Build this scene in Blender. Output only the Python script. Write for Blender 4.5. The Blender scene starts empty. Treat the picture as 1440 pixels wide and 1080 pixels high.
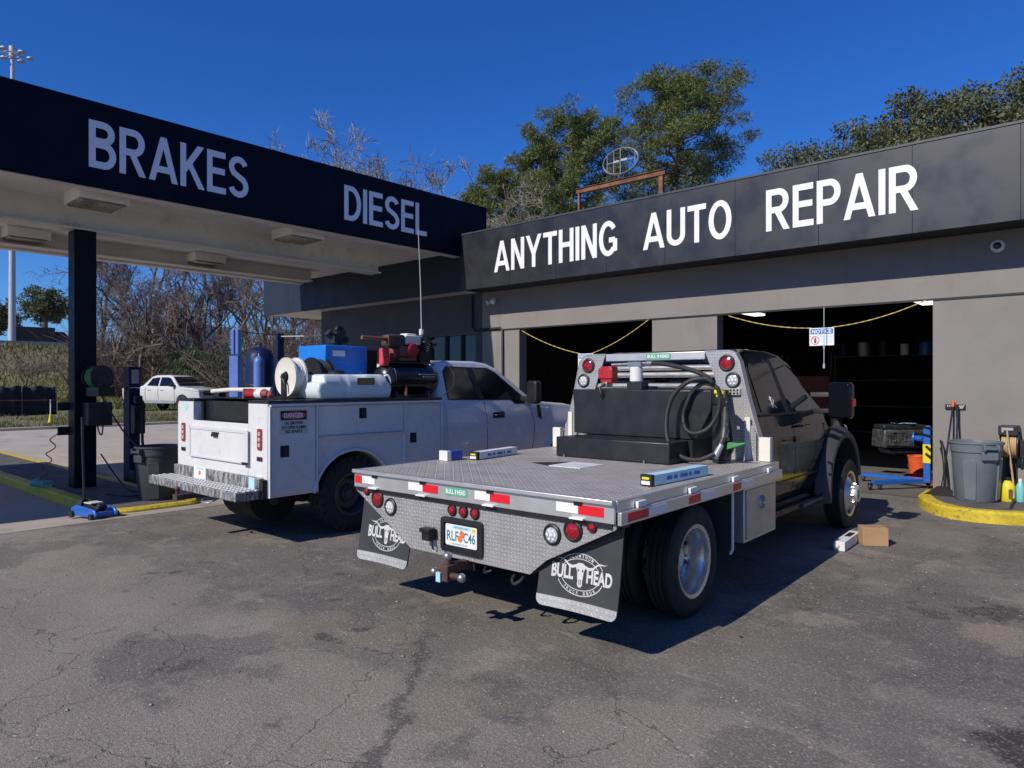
import bpy, bmesh, math, random
from mathutils import Vector, Matrix, noise as mnoise

# ------------------------------------------------------------------ scene, camera, light
S = bpy.context.scene
R = math.radians
COL = S.collection
PI = math.pi

cam_d = bpy.data.cameras.new('camera')
cam = bpy.data.objects.new('camera', cam_d)
COL.objects.link(cam)
cam.location = (0, 0, 1.70)
cam.rotation_euler = (R(90), 0, R(41.7))
cam_d.sensor_width = 36.0
cam_d.lens = 36.0 * 985.0 / 1440.0
cam_d.clip_start = 0.05
cam_d.clip_end = 3000
S.camera = cam

SUN_EL, SUN_AZ = 37.0, 5.0          # shadows fall along +Y, turned SUN_AZ degrees towards +X
sx, sy = math.sin(R(SUN_AZ)), math.cos(R(SUN_AZ))
to_sun = Vector((-sx * math.cos(R(SUN_EL)), -sy * math.cos(R(SUN_EL)), math.sin(R(SUN_EL))))

W = bpy.data.worlds.new('World')
S.world = W
W.use_nodes = True
wn = W.node_tree
wn.nodes.clear()
sky = wn.nodes.new('ShaderNodeTexSky')
sky.sky_type = 'NISHITA'
sky.sun_disc = False
sky.sun_elevation = R(SUN_EL)
sky.sun_rotation = math.atan2(to_sun.x, to_sun.y)
sky.altitude = 0
sky.air_density = 1.0
sky.dust_density = 0.0
sky.ozone_density = 3.0
bg = wn.nodes.new('ShaderNodeBackground')
bg.inputs['Strength'].default_value = 0.078
hs = wn.nodes.new('ShaderNodeHueSaturation')     # the deep, clear blue of a dry winter sky
hs.inputs['Saturation'].default_value = 1.25
tint = wn.nodes.new('ShaderNodeMix')
tint.data_type = 'RGBA'; tint.blend_type = 'MULTIPLY'
tint.inputs[0].default_value = 1.0
tint.inputs[7].default_value = (0.50, 0.88, 1.56, 1)
wo = wn.nodes.new('ShaderNodeOutputWorld')
wn.links.new(sky.outputs[0], hs.inputs['Color'])
wn.links.new(hs.outputs[0], tint.inputs[6])
wn.links.new(tint.outputs[2], bg.inputs['Color'])
wn.links.new(bg.outputs[0], wo.inputs['Surface'])

sun_d = bpy.data.lights.new('sun', 'SUN')
sun_d.energy = 4.4
sun_d.angle = R(0.5)
sun_d.color = (1.0, 0.93, 0.83)
sun = bpy.data.objects.new('sun', sun_d)
COL.objects.link(sun)
sun.rotation_euler = to_sun.to_track_quat('Z', 'Y').to_euler()

vs = S.view_settings
vs.view_transform = 'Standard'
vs.look = 'None'
vs.exposure = 0.0
vs.gamma = 1.0
vs.use_curve_mapping = False
S.render.resolution_x, S.render.resolution_y = 1024, 768

# ------------------------------------------------------------------ materials
M = {}

class NT:
    """small helper to write node trees"""
    def __init__(s, name):
        s.m = bpy.data.materials.new(name)
        s.m.use_nodes = True
        s.t = s.m.node_tree
        s.b = s.t.nodes['Principled BSDF']
    def n(s, typ, **kw):
        nd = s.t.nodes.new(typ)
        for k, v in kw.items():
            setattr(nd, k, v)
        return nd
    def put(s, sock, v):
        if hasattr(v, 'is_output'):
            s.t.links.new(v, sock)
        elif isinstance(v, (tuple, list)) and len(v) == 3 and sock.type == 'RGBA':
            sock.default_value = (*v, 1)
        else:
            sock.default_value = v
    def coord(s, kind='Object'):
        return s.n('ShaderNodeTexCoord').outputs[kind]
    def geo_pos(s):
        return s.n('ShaderNodeNewGeometry').outputs['Position']
    def noise(s, vec, scale, detail=4, rough=0.55, dist=0.0):
        nd = s.n('ShaderNodeTexNoise')
        s.put(nd.inputs['Vector'], vec)
        nd.inputs['Scale'].default_value = scale
        nd.inputs['Detail'].default_value = detail
        nd.inputs['Roughness'].default_value = rough
        nd.inputs['Distortion'].default_value = dist
        return nd.outputs['Fac']
    def voro(s, vec, scale, feature='F1', out='Distance', rnd=1.0):
        nd = s.n('ShaderNodeTexVoronoi')
        nd.feature = feature
        s.put(nd.inputs['Vector'], vec)
        nd.inputs['Scale'].default_value = scale
        nd.inputs['Randomness'].default_value = rnd
        return nd.outputs[out]
    def mapv(s, vec, loc=(0, 0, 0), rot=(0, 0, 0), sc=(1, 1, 1)):
        nd = s.n('ShaderNodeMapping')
        s.put(nd.inputs['Vector'], vec)
        nd.inputs['Location'].default_value = loc
        nd.inputs['Rotation'].default_value = rot
        nd.inputs['Scale'].default_value = sc
        return nd.outputs[0]
    def math(s, op, a, b=0.0, c=0.0, clamp=False):
        nd = s.n('ShaderNodeMath', operation=op)
        nd.use_clamp = clamp
        s.put(nd.inputs[0], a); s.put(nd.inputs[1], b); s.put(nd.inputs[2], c)
        return nd.outputs[0]
    def ramp(s, fac, lo, hi, a=0.0, b=1.0):
        nd = s.n('ShaderNodeMapRange')
        nd.interpolation_type = 'SMOOTHSTEP'
        s.put(nd.inputs['Value'], fac)
        s.put(nd.inputs['From Min'], lo); s.put(nd.inputs['From Max'], hi)
        s.put(nd.inputs['To Min'], a); s.put(nd.inputs['To Max'], b)
        return nd.outputs['Result']
    def mix(s, fac, a, b, blend='MIX'):
        nd = s.n('ShaderNodeMix')
        nd.data_type = 'RGBA'
        nd.blend_type = blend
        nd.clamp_factor = True
        s.put(nd.inputs[0], fac); s.put(nd.inputs[6], a); s.put(nd.inputs[7], b)
        return nd.outputs[2]
    def sep(s, vec):
        nd = s.n('ShaderNodeSeparateXYZ')
        s.put(nd.inputs[0], vec)
        return nd.outputs
    def bump(s, h, strength=0.3, dist=0.01):
        nd = s.n('ShaderNodeBump')
        nd.inputs['Strength'].default_value = strength
        nd.inputs['Distance'].default_value = dist
        s.put(nd.inputs['Height'], h)
        s.t.links.new(nd.outputs[0], s.b.inputs['Normal'])
    def out(s, col=None, rough=None, metal=None, **kw):
        if col is not None: s.put(s.b.inputs['Base Color'], col)
        if rough is not None: s.put(s.b.inputs['Roughness'], rough)
        if metal is not None: s.put(s.b.inputs['Metallic'], metal)
        for k, v in kw.items():
            s.put(s.b.inputs[k.replace('_', ' ')], v)
        M[s.m.name] = s.m
        return s.m

def cl(c, k):
    return tuple(min(1.0, max(0.0, x * k)) for x in c)

def paint(name, col, rough=0.45, metal=0.0, var=0.25, scale=3.0, dirt=None, dirt_amt=0.0, bumpy=0.0, coat=0.0, streak=False, spec=None):
    """plain coloured surface with soft mottling, optional dirt blotches and relief"""
    t = NT(name)
    p = t.geo_pos() if streak else t.coord()
    n1 = t.noise(p, scale, 5, 0.6)
    c = t.mix(t.ramp(n1, 0.3, 0.7), cl(col, 1 - var), cl(col, 1 + var * 0.6))
    if dirt is not None:
        q = t.mapv(p, sc=(1, 1, 0.12)) if streak else p
        n2 = t.noise(q, scale * 3.1, 6, 0.65, 0.4)
        c = t.mix(t.ramp(n2, 0.62 - 0.25 * dirt_amt, 0.8 - 0.1 * dirt_amt, 0, min(1, dirt_amt * 1.3)), c, dirt)
    if bumpy:
        t.bump(t.noise(p, scale * 14, 4), bumpy, 0.01)
    if spec is not None: t.b.inputs['Specular IOR Level'].default_value = spec
    r = t.ramp(t.noise(p, scale * 2.3, 3), 0.3, 0.7, max(0.02, rough - 0.08), min(1, rough + 0.08))
    return t.out(c, r, metal, **({'Coat_Weight': coat, 'Coat_Roughness': 0.03} if coat else {}))

paint('white_paint', (0.70, 0.70, 0.69), 0.32, var=0.05, dirt=(0.36, 0.32, 0.27), dirt_amt=0.30, coat=0.2)
paint('white_car_paint', (0.68, 0.69, 0.71), 0.28, var=0.03, coat=0.8)
paint('silver_white_paint', (0.62, 0.61, 0.58), 0.3, var=0.04, coat=0.6)
paint('black_car_paint', (0.004, 0.005, 0.008), 0.09, var=0.2, dirt=(0.012, 0.011, 0.010), dirt_amt=0.12, spec=0.38)
paint('black_plastic', (0.013, 0.013, 0.014), 0.5, var=0.3)
paint('wheel_grey', (0.055, 0.055, 0.06), 0.45, var=0.2)
paint('flare_plastic', (0.045, 0.045, 0.046), 0.55, var=0.2)
paint('black_steel', (0.014, 0.015, 0.017), 0.42, var=0.35, dirt=(0.06, 0.055, 0.05), dirt_amt=0.25)
paint('underbody', (0.012, 0.011, 0.010), 0.8, var=0.4)
paint('rubber_hose', (0.022, 0.022, 0.022), 0.6, var=0.25)
paint('navy_fascia', (0.0035, 0.0055, 0.017), 0.55, var=0.12, scale=1.2, spec=0.12)
paint('slate_fascia', (0.019, 0.021, 0.026), 0.40, var=0.12, scale=0.9, dirt=(0.040, 0.039, 0.038), dirt_amt=0.25, streak=True, spec=0.6)
paint('navy_eaves', (0.022, 0.028, 0.046), 0.5, var=0.12, scale=1.2, spec=0.25)
paint('slate_trim', (0.055, 0.057, 0.062), 0.45, var=0.1)
paint('letter_white', (0.80, 0.80, 0.79), 0.5, var=0.04, dirt=(0.5, 0.48, 0.44), dirt_amt=0.2)
paint('letter_pale', (0.80, 0.80, 0.83), 0.5, var=0.05)
paint('navy_column', (0.004, 0.006, 0.012), 0.5, var=0.3, scale=5, spec=0.2)
paint('soffit_white', (0.84, 0.82, 0.77), 0.6, var=0.08, scale=0.8, dirt=(0.4, 0.36, 0.30), dirt_amt=0.28)
paint('soffit_beam', (0.70, 0.675, 0.62), 0.6, var=0.12, scale=0.8, dirt=(0.2, 0.18, 0.15), dirt_amt=0.4)
paint('lamp_lens', (0.22, 0.20, 0.14), 0.3, var=0.3, scale=8)
paint('wall_taupe', (0.225, 0.207, 0.192), 0.75, var=0.08, scale=0.9, dirt=(0.14, 0.13, 0.12), dirt_amt=0.34, bumpy=0.30, streak=True)
paint('wall_slate', (0.060, 0.063, 0.072), 0.7, var=0.1, scale=0.9, dirt=(0.09, 0.09, 0.095), dirt_amt=0.3, bumpy=0.25, streak=True)
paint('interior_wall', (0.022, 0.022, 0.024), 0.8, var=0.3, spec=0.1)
paint('shelf_dark', (0.07, 0.07, 0.075), 0.6, var=0.3)
paint('yellow_kerb', (0.62, 0.47, 0.028), 0.65, var=0.12, scale=5, dirt=(0.12, 0.10, 0.06), dirt_amt=0.62, bumpy=0.4)
paint('island_concrete', (0.11, 0.10, 0.092), 0.85, var=0.3, scale=4, bumpy=0.3)
paint('bin_grey', (0.13, 0.155, 0.175), 0.5, var=0.12, scale=4, dirt=(0.19, 0.19, 0.18), dirt_amt=0.28, bumpy=0.05)
paint('bin_dark', (0.05, 0.055, 0.06), 0.5, var=0.15, scale=4)
paint('blue_paint', (0.02, 0.12, 0.46), 0.35, var=0.12, dirt=(0.04, 0.05, 0.08), dirt_amt=0.25, coat=0.2)
paint('lift_blue', (0.10, 0.19, 0.55), 0.42, var=0.12)
paint('deep_blue', (0.008, 0.018, 0.07), 0.5, var=0.2, spec=0.25)
paint('welder_blue', (0.01, 0.20, 0.68), 0.35, var=0.08, coat=0.2)
paint('poly_white', (0.66, 0.74, 0.73), 0.35, var=0.06, scale=6)
paint('tank_black', (0.012, 0.012, 0.013), 0.3, var=0.2, coat=0.3)
paint('red_paint', (0.42, 0.02, 0.025), 0.35, var=0.15)
paint('pink_red', (0.62, 0.06, 0.07), 0.45, var=0.12)
paint('orange_paint', (0.75, 0.11, 0.03), 0.5, var=0.15)
paint('cream_plate', (0.75, 0.72, 0.64), 0.45, var=0.08, dirt=(0.4, 0.35, 0.28), dirt_amt=0.3)
paint('cardboard', (0.42, 0.26, 0.14), 0.85, var=0.10, scale=6)
paint('carton_white', (0.70, 0.70, 0.68), 0.6, var=0.06)
paint('carton_blue', (0.03, 0.07, 0.36), 0.5, var=0.1)
paint('yellow_plastic', (0.75, 0.62, 0.03), 0.4, var=0.08)
paint('cyan_plastic', (0.20, 0.55, 0.55), 0.4, var=0.1)
paint('rope_yellow', (0.62, 0.47, 0.12), 0.7, var=0.2)
paint('rope_white', (0.6, 0.58, 0.52), 0.8, var=0.1)
paint('hose_tan', (0.45, 0.30, 0.15), 0.6, var=0.15)
paint('black_cloth', (0.012, 0.012, 0.016), 0.7, var=0.4, scale=2)
paint('rust', (0.20, 0.085, 0.045), 0.8, var=0.4, scale=2.5, dirt=(0.10, 0.045, 0.03), dirt_amt=0.6)
paint('galv', (0.42, 0.43, 0.44), 0.5, 0.6, var=0.12)
paint('pole_grey', (0.48, 0.49, 0.50), 0.55, var=0.06)
paint('sign_white', (0.78, 0.78, 0.78), 0.45, var=0.03)
paint('sign_blue', (0.03, 0.16, 0.50), 0.45, var=0.05)
paint('sign_red', (0.62, 0.03, 0.04), 0.45, var=0.05)
paint('sign_black', (0.012, 0.012, 0.012), 0.5, var=0.1)
paint('caution_brown', (0.10, 0.07, 0.03), 0.5, var=0.1)
paint('caution_gold', (0.50, 0.34, 0.10), 0.5, var=0.1)
paint('plate_teal', (0.02, 0.20, 0.20), 0.5, var=0.05)
paint('plate_orange', (0.72, 0.20, 0.06), 0.5, var=0.1)
paint('plate_green', (0.05, 0.25, 0.08), 0.5, var=0.1)
paint('plate_sky', (0.45, 0.72, 0.80), 0.5, var=0.08)
paint('badge_green', (0.10, 0.42, 0.24), 0.45, var=0.1)
paint('tape_red', (0.70, 0.012, 0.022), 0.35, var=0.1)
paint('tape_white', (0.80, 0.80, 0.80), 0.35, var=0.05)
paint('decal_grey', (0.60, 0.60, 0.60), 0.6, var=0.1, scale=12)
paint('flap_rubber', (0.038, 0.039, 0.040), 0.55, var=0.15, scale=3)
paint('tyre_rubber', (0.018, 0.018, 0.019), 0.75, var=0.3, scale=5, dirt=(0.06, 0.055, 0.05), dirt_amt=0.25)
paint('tyre_letter', (0.45, 0.45, 0.45), 0.7, var=0.1)
paint('engine_metal', (0.10, 0.10, 0.10), 0.5, 0.5, var=0.6, scale=14, dirt=(0.35, 0.35, 0.35), dirt_amt=0.35)
paint('dark_metal', (0.05, 0.05, 0.055), 0.45, 0.6, var=0.4, scale=8)
paint('steel', (0.45, 0.45, 0.46), 0.35, 0.9, var=0.2, scale=8)
paint('brick_red', (0.30, 0.06, 0.06), 0.6, var=0.2)
paint('brick_dark', (0.085, 0.045, 0.035), 0.7, var=0.4, scale=9)
paint('pebble', (0.36, 0.33, 0.29), 0.9, var=0.3, scale=4)
paint('trailer_white', (0.62, 0.63, 0.66), 0.5, var=0.05)
paint('bark_grey', (0.16, 0.13, 0.105), 0.9, var=0.35, scale=1.5)
paint('bark_pine', (0.15, 0.105, 0.08), 0.9, var=0.35, scale=1.5)
paint('twig_brown', (0.175, 0.128, 0.105), 0.9, var=0.45, scale=0.35)
paint('twig_grey', (0.27, 0.235, 0.20), 0.9, var=0.3, scale=0.5)
paint('letter_white_emboss', (0.35, 0.35, 0.35), 0.5, var=0.1)

def chrome(name, col, rough):
    t = NT(name)
    n1 = t.noise(t.coord(), 9, 4)
    return t.out(cl(col, 1.0), t.ramp(n1, 0.3, 0.7, rough, rough + 0.10), 1.0 if name == 'chrome' else 0.72)
chrome('polished_alu', (0.70, 0.67, 0.62), 0.22)
chrome('brushed_alu', (0.66, 0.645, 0.62), 0.36)
chrome('chrome', (0.75, 0.76, 0.78), 0.05)

def glass_dark(name, col, rough=0.03):
    t = NT(name)
    return t.out(col, rough, 0.0, IOR=1.5)
glass_dark('tinted_glass', (0.006, 0.007, 0.009), 0.10)
glass_dark('window_glass', (0.02, 0.026, 0.032))
def lens(name, col):
    t = NT(name)
    v = t.voro(t.coord(), 60)
    t.bump(v, 0.5, 0.004)
    return t.out(t.mix(t.ramp(v, 0.0, 0.6), cl(col, 1.25), cl(col, 0.6)), 0.12, 0.0, Coat_Weight=0.7)
lens('lens_red', (0.42, 0.006, 0.012))
lens('lens_clear', (0.62, 0.64, 0.66))
lens('lens_amber', (0.6, 0.12, 0.01))

def emit(name, col, st):
    t = NT(name)
    return t.out((0.8, 0.8, 0.8), 0.5, 0.0, Emission_Color=col, Emission_Strength=st)
emit('lit_tube', (1.0, 0.98, 0.92), 1.6)
emit('lit_red', (1.0, 0.08, 0.04), 2.0)

def diamond(name, ax, col, rough, metal, cell=0.027, strength=0.8, dirt=None, dirt_amt=0.0, lug=(0.9, 0.9, 0.9)):
    """tread plate: raised lozenges, alternately turned, over plain sheet; ax picks the plane of the sheet"""
    t = NT(name)
    o = t.sep(t.coord())
    u = t.math('DIVIDE', o[ax[0]], cell); v = t.math('DIVIDE', o[ax[1]], cell)
    fu = t.math('SUBTRACT', t.math('FRACT', u), 0.5); fv = t.math('SUBTRACT', t.math('FRACT', v), 0.5)
    par = t.math('GREATER_THAN', t.math('FRACT', t.math('MULTIPLY', t.math('ADD', t.math('FLOOR', u), t.math('FLOOR', v)), 0.5)), 0.25)
    a = t.math('MULTIPLY', t.math('ADD', fu, fv), 0.7071); b = t.math('MULTIPLY', t.math('SUBTRACT', fu, fv), 0.7071)
    p = t.math('ADD', t.math('MULTIPLY', a, t.math('SUBTRACT', 1.0, par)), t.math('MULTIPLY', b, par))
    q = t.math('ADD', t.math('MULTIPLY', b, t.math('SUBTRACT', 1.0, par)), t.math('MULTIPLY', a, par))
    e = t.math('ADD', t.math('POWER', t.math('DIVIDE', t.math('ABSOLUTE', p), 0.52), 2.0), t.math('POWER', t.math('DIVIDE', t.math('ABSOLUTE', q), 0.135), 2.0))
    m = t.ramp(e, 0.35, 1.1, 1.0, 0.0)
    n1 = t.noise(t.coord(), 5, 5, 0.6)
    base = t.mix(t.ramp(n1, 0.3, 0.7), cl(col, 0.85), cl(col, 1.1))
    c = t.mix(t.math('MULTIPLY', m, 0.8), base, lug)
    if dirt:
        c = t.mix(t.ramp(t.noise(t.coord(), 2.2, 6, 0.65), 0.5, 0.75, 0, dirt_amt), c, dirt)
    t.bump(m, strength, 0.005)
    return t.out(c, t.ramp(m, 0, 1, rough, max(0.1, rough - 0.12)), metal)
diamond('tread_deck', (0, 1), (0.36, 0.335, 0.30), 0.5, 0.10, 0.048, strength=1.0, dirt=(0.20, 0.17, 0.14), dirt_amt=0.5, lug=(0.88, 0.84, 0.78))
diamond('tread_rear', (0, 2), (0.42, 0.41, 0.40), 0.42, 0.45, 0.027, lug=(0.78, 0.78, 0.78))
diamond('tread_side', (1, 2), (0.42, 0.42, 0.42), 0.38, 0.6, 0.027, lug=(0.75, 0.75, 0.75))
diamond('tread_strip', (0, 2), (0.50, 0.49, 0.46), 0.45, 0.35, 0.035, lug=(0.72, 0.72, 0.70))
diamond('tread_bumper', (0, 1), (0.45, 0.45, 0.46), 0.45, 0.4, 0.035, lug=(0.8, 0.8, 0.8))
def galv_worn():
    t = NT('bumper_galv')
    p = t.coord()
    n1 = t.noise(t.mapv(p, sc=(1, 1, 0.25)), 30, 5, 0.7)
    n2 = t.noise(p, 6, 5, 0.6)
    c = t.mix(t.ramp(n1, 0.42, 0.6), (0.10, 0.10, 0.105), (0.42, 0.42, 0.42))
    c = t.mix(t.ramp(n2, 0.55, 0.75, 0, 0.7), c, (0.05, 0.05, 0.05))
    return t.out(c, 0.6, 0.2)
galv_worn()

def foliage(name, a, b, c3, scale=0.6, rough=0.6):
    t = NT(name)
    p = t.geo_pos()
    n1 = t.noise(p, scale, 3)
    oi = t.n('ShaderNodeNewGeometry').outputs['Random Per Island']
    c = t.mix(t.ramp(n1, 0.35, 0.65), a, b)
    c = t.mix(t.ramp(oi, 0.55, 1.0, 0, 0.7), c, c3)
    m = t.out(c, rough, 0.0)
    # thin leaves let some light through
    tr = t.n('ShaderNodeBsdfTranslucent')
    t.put(tr.inputs['Color'], c)
    mx = t.n('ShaderNodeMixShader')
    mx.inputs[0].default_value = 0.25
    o = t.t.nodes['Material Output']
    t.t.links.new(t.b.outputs[0], mx.inputs[1]); t.t.links.new(tr.outputs[0], mx.inputs[2])
    t.t.links.new(mx.outputs[0], o.inputs['Surface'])
    return m
foliage('pine_needles', (0.085, 0.112, 0.028), (0.145, 0.172, 0.042), (0.21, 0.215, 0.065))
foliage('oak_leaves', (0.065, 0.078, 0.030), (0.135, 0.145, 0.056), (0.21, 0.205, 0.10))
foliage('palm_leaf', (0.045, 0.070, 0.028), (0.085, 0.105, 0.045), (0.20, 0.19, 0.11))
foliage('grass_blade', (0.075, 0.095, 0.022), (0.14, 0.155, 0.045), (0.22, 0.19, 0.10), 0.8)
foliage('brush_leaf', (0.10, 0.065, 0.045), (0.13, 0.09, 0.06), (0.08, 0.09, 0.04), 0.3)
# ------------------------------------------------------------------ ground materials
def asphalt():
    t = NT('asphalt')
    p = t.geo_pos()
    big = t.noise(p, 0.9, 5, 0.6)
    med = t.noise(p, 4.5, 6, 0.65)
    fine = t.noise(p, 60, 4, 0.7)
    grit = t.voro(p, 130)
    wob = t.noise(p, 1.6, 6, 0.62)
    o = t.sep(p)
    x, y = o[0], o[1]
    wy = t.math('ADD', y, t.math('MULTIPLY', t.math('SUBTRACT', wob, 0.5), 1.5))
    wx = t.math('ADD', x, t.math('MULTIPLY', t.math('SUBTRACT', med, 0.5), 0.7))
    old = t.mix(t.ramp(big, 0.3, 0.7), (0.41, 0.355, 0.298), (0.55, 0.475, 0.398))
    new = t.mix(t.ramp(big, 0.35, 0.65), (0.262, 0.242, 0.206), (0.37, 0.338, 0.287))
    # newer overlay near the trucks, with a ragged edge
    edge = t.math('ADD', 2.55, t.math('MULTIPLY', t.ramp(x, -3.2, -1.6), 0.9))
    nm = t.math('MULTIPLY', t.ramp(t.math('SUBTRACT', wy, edge), -0.10, 0.14), t.ramp(x, 1.0, -1.6, 0.35, 1.0))
    c = t.mix(nm, old, new)
    # rubbed, dusty patches
    dust = t.noise(t.mapv(p, (7.3, 2.1, 0)), 1.3, 7, 0.7)
    c = t.mix(t.ramp(dust, 0.52, 0.64, 0, 0.8), c, (0.52, 0.45, 0.37))
    scuff = t.noise(t.mapv(p, (1, 5, 0), (0, 0, 0.6), (1.0, 3.5, 1)), 2.2, 7, 0.72)
    c = t.mix(t.ramp(scuff, 0.56, 0.66, 0, 0.7), c, (0.56, 0.51, 0.45))
    patch = t.noise(t.mapv(p, (11, 4, 0)), 0.55, 7, 0.68)
    c = t.mix(t.ramp(patch, 0.53, 0.575, 0, 0.55), c, (0.16, 0.15, 0.138))
    # dark oil spots
    spot = t.noise(t.mapv(p, (3.3, 8.8, 0)), 2.3, 3, 0.5)
    c = t.mix(t.ramp(spot, 0.64, 0.73, 0, 0.7), c, (0.06, 0.054, 0.05))
    def blob(cx, cy, r, col, amt, sx_=1.0):
        nonlocal c
        dx = t.math('MULTIPLY', t.math('SUBTRACT', wx, cx), sx_); dy = t.math('SUBTRACT', wy, cy)
        d = t.math('SQRT', t.math('ADD', t.math('MULTIPLY', dx, dx), t.math('MULTIPLY', dy, dy)))
        c = t.mix(t.ramp(d, r * 1.15, r * 0.8, 0, amt), c, col)
    blob(-0.62, 5.75, 0.33, (0.55, 0.46, 0.35), 0.8)
    blob(-0.42, 6.9, 0.30, (0.48, 0.42, 0.35), 0.6)
    blob(-0.22, 4.15, 0.36, (0.03, 0.024, 0.021), 0.9)
    blob(-0.80, 6.35, 0.20, (0.055, 0.045, 0.035), 0.7)
    blob(-1.15, 6.05, 0.16, (0.05, 0.042, 0.036), 0.6)
    blob(-1.25, 3.05, 0.30, (0.10, 0.09, 0.082), 0.45)
    blob(-4.35, 2.75, 0.30, (0.42, 0.35, 0.26), 0.6)
    blob(-3.75, 2.95, 0.22, (0.42, 0.35, 0.26), 0.55)
    blob(-2.75, 2.62, 0.28, (0.40, 0.34, 0.27), 0.5)
    blob(-4.05, 2.85, 0.09, (0.05, 0.04, 0.035), 0.7)
    # drip line: distance from the line through (-3.35,2.9) and (-2.45,1.85)
    ln = t.math('ADD', t.math('MULTIPLY', t.math('SUBTRACT', wx, -2.9), 0.76), t.math('MULTIPLY', t.math('SUBTRACT', y, 2.35), 0.65))
    c = t.mix(t.math('MULTIPLY', t.ramp(t.math('ABSOLUTE', ln), 0.060, 0.02), t.math('MULTIPLY', t.ramp(y, 3.6, 2.8, 0.0, 0.62), t.ramp(y, 0.6, 1.5))), c, (0.052, 0.044, 0.038))
    # cracks
    cw = t.n('ShaderNodeVectorMath', operation='ADD')
    nz = t.n('ShaderNodeTexNoise'); t.put(nz.inputs['Vector'], p); nz.inputs['Scale'].default_value = 3.0; nz.inputs['Detail'].default_value = 5
    sc = t.n('ShaderNodeVectorMath', operation='SCALE'); t.put(sc.inputs[0], nz.outputs['Color']); sc.inputs['Scale'].default_value = 0.45
    t.put(cw.inputs[0], p); t.put(cw.inputs[1], sc.outputs[0])
    cr1 = t.voro(cw.outputs[0], 0.75, 'DISTANCE_TO_EDGE')
    cr2 = t.voro(cw.outputs[0], 2.6, 'DISTANCE_TO_EDGE')
    k1 = t.ramp(cr1, 0.004, 0.0015)
    k2 = t.math('MULTIPLY', t.ramp(cr2, 0.022, 0.006), t.ramp(t.noise(p, 0.5, 3), 0.5, 0.62))
    c = t.mix(t.math('MULTIPLY', t.math('MULTIPLY', k1, t.ramp(t.noise(p, 0.35, 2), 0.42, 0.58)), 0.6), c, (0.035, 0.03, 0.028))
    c = t.mix(t.math('MULTIPLY', k2, 0.4), c, (0.045, 0.04, 0.036))
    # stones, pale chips and grime between them
    c = t.mix(t.ramp(fine, 0.35, 0.7, 0.0, 0.5), t.mix(0.5, c, (0.03, 0.027, 0.025)), t.mix(0.35, c, (0.30, 0.27, 0.24)))
    chip = t.voro(t.mapv(p, (0, 0, 0), (0, 0, 0.4), (1, 1.5, 1)), 9.0)
    cm = t.math('MULTIPLY', t.ramp(chip, 0.13, 0.06), t.ramp(t.noise(p, 1.1, 4), 0.47, 0.62))
    c = t.mix(t.math('MULTIPLY', cm, 0.85), c, (0.68, 0.64, 0.58))
    speck = t.ramp(t.voro(p, 42), 0.14, 0.08)
    c = t.mix(t.math('MULTIPLY', speck, t.ramp(med, 0.45, 0.65, 0.0, 0.55)), c, (0.36, 0.34, 0.31))
    # exposed aggregate: stones a centimetre across, light and dark
    g1 = t.noise(p, 170, 3, 0.6); g2 = t.noise(p, 55, 4, 0.65)
    agg = t.math('ADD', t.math('MULTIPLY', g1, 0.65), t.math('MULTIPLY', g2, 0.35))
    c = t.mix(1.0, c, t.mix(t.ramp(agg, 0.36, 0.64), (0.48, 0.475, 0.475), (1.06, 1.05, 1.03)), 'MULTIPLY')
    st = t.voro(p, 95, 'F1', 'Color')
    c = t.mix(t.ramp(t.sep(st)[0], 0.84, 0.98, 0.0, 0.32), c, (0.46, 0.42, 0.38))
    h = t.math('ADD', t.math('MULTIPLY', grit, 0.6), t.math('ADD', t.math('MULTIPLY', fine, 0.7), t.math('SUBTRACT', t.math('MULTIPLY', med, 1.2), t.math('ADD', k1, t.math('MULTIPLY', k2, 0.4)))))
    t.bump(h, 0.55, 0.008)
    return t.out(c, t.ramp(med, 0.3, 0.7, 0.82, 0.95), 0.0)
asphalt()

def concrete(name, a, b, stain, joint=0.0):
    t = NT(name)
    p = t.geo_pos()
    n1 = t.noise(p, 0.7, 6, 0.65)
    n2 = t.noise(t.mapv(p, (4, 1, 0), (0, 0, 0.2), (0.4, 1.6, 1)), 1.1, 6, 0.65)
    f = t.noise(p, 40, 4, 0.7)
    c = t.mix(t.ramp(n1, 0.3, 0.7), a, b)
    c = t.mix(t.ramp(n2, 0.52, 0.72, 0, 0.6), c, stain)
    c = t.mix(t.ramp(f, 0.4, 0.75, 0, 0.25), c, cl(a, 0.5))
    t.bump(t.math('ADD', f, n1), 0.3, 0.006)
    return t.out(c, 0.88, 0.0)
concrete('lot_concrete', (0.40, 0.345, 0.28), (0.48, 0.42, 0.345), (0.24, 0.205, 0.17))
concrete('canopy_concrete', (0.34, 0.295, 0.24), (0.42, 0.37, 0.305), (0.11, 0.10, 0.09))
concrete('shop_floor', (0.115, 0.102, 0.09), (0.16, 0.145, 0.125), (0.05, 0.045, 0.04))
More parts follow.
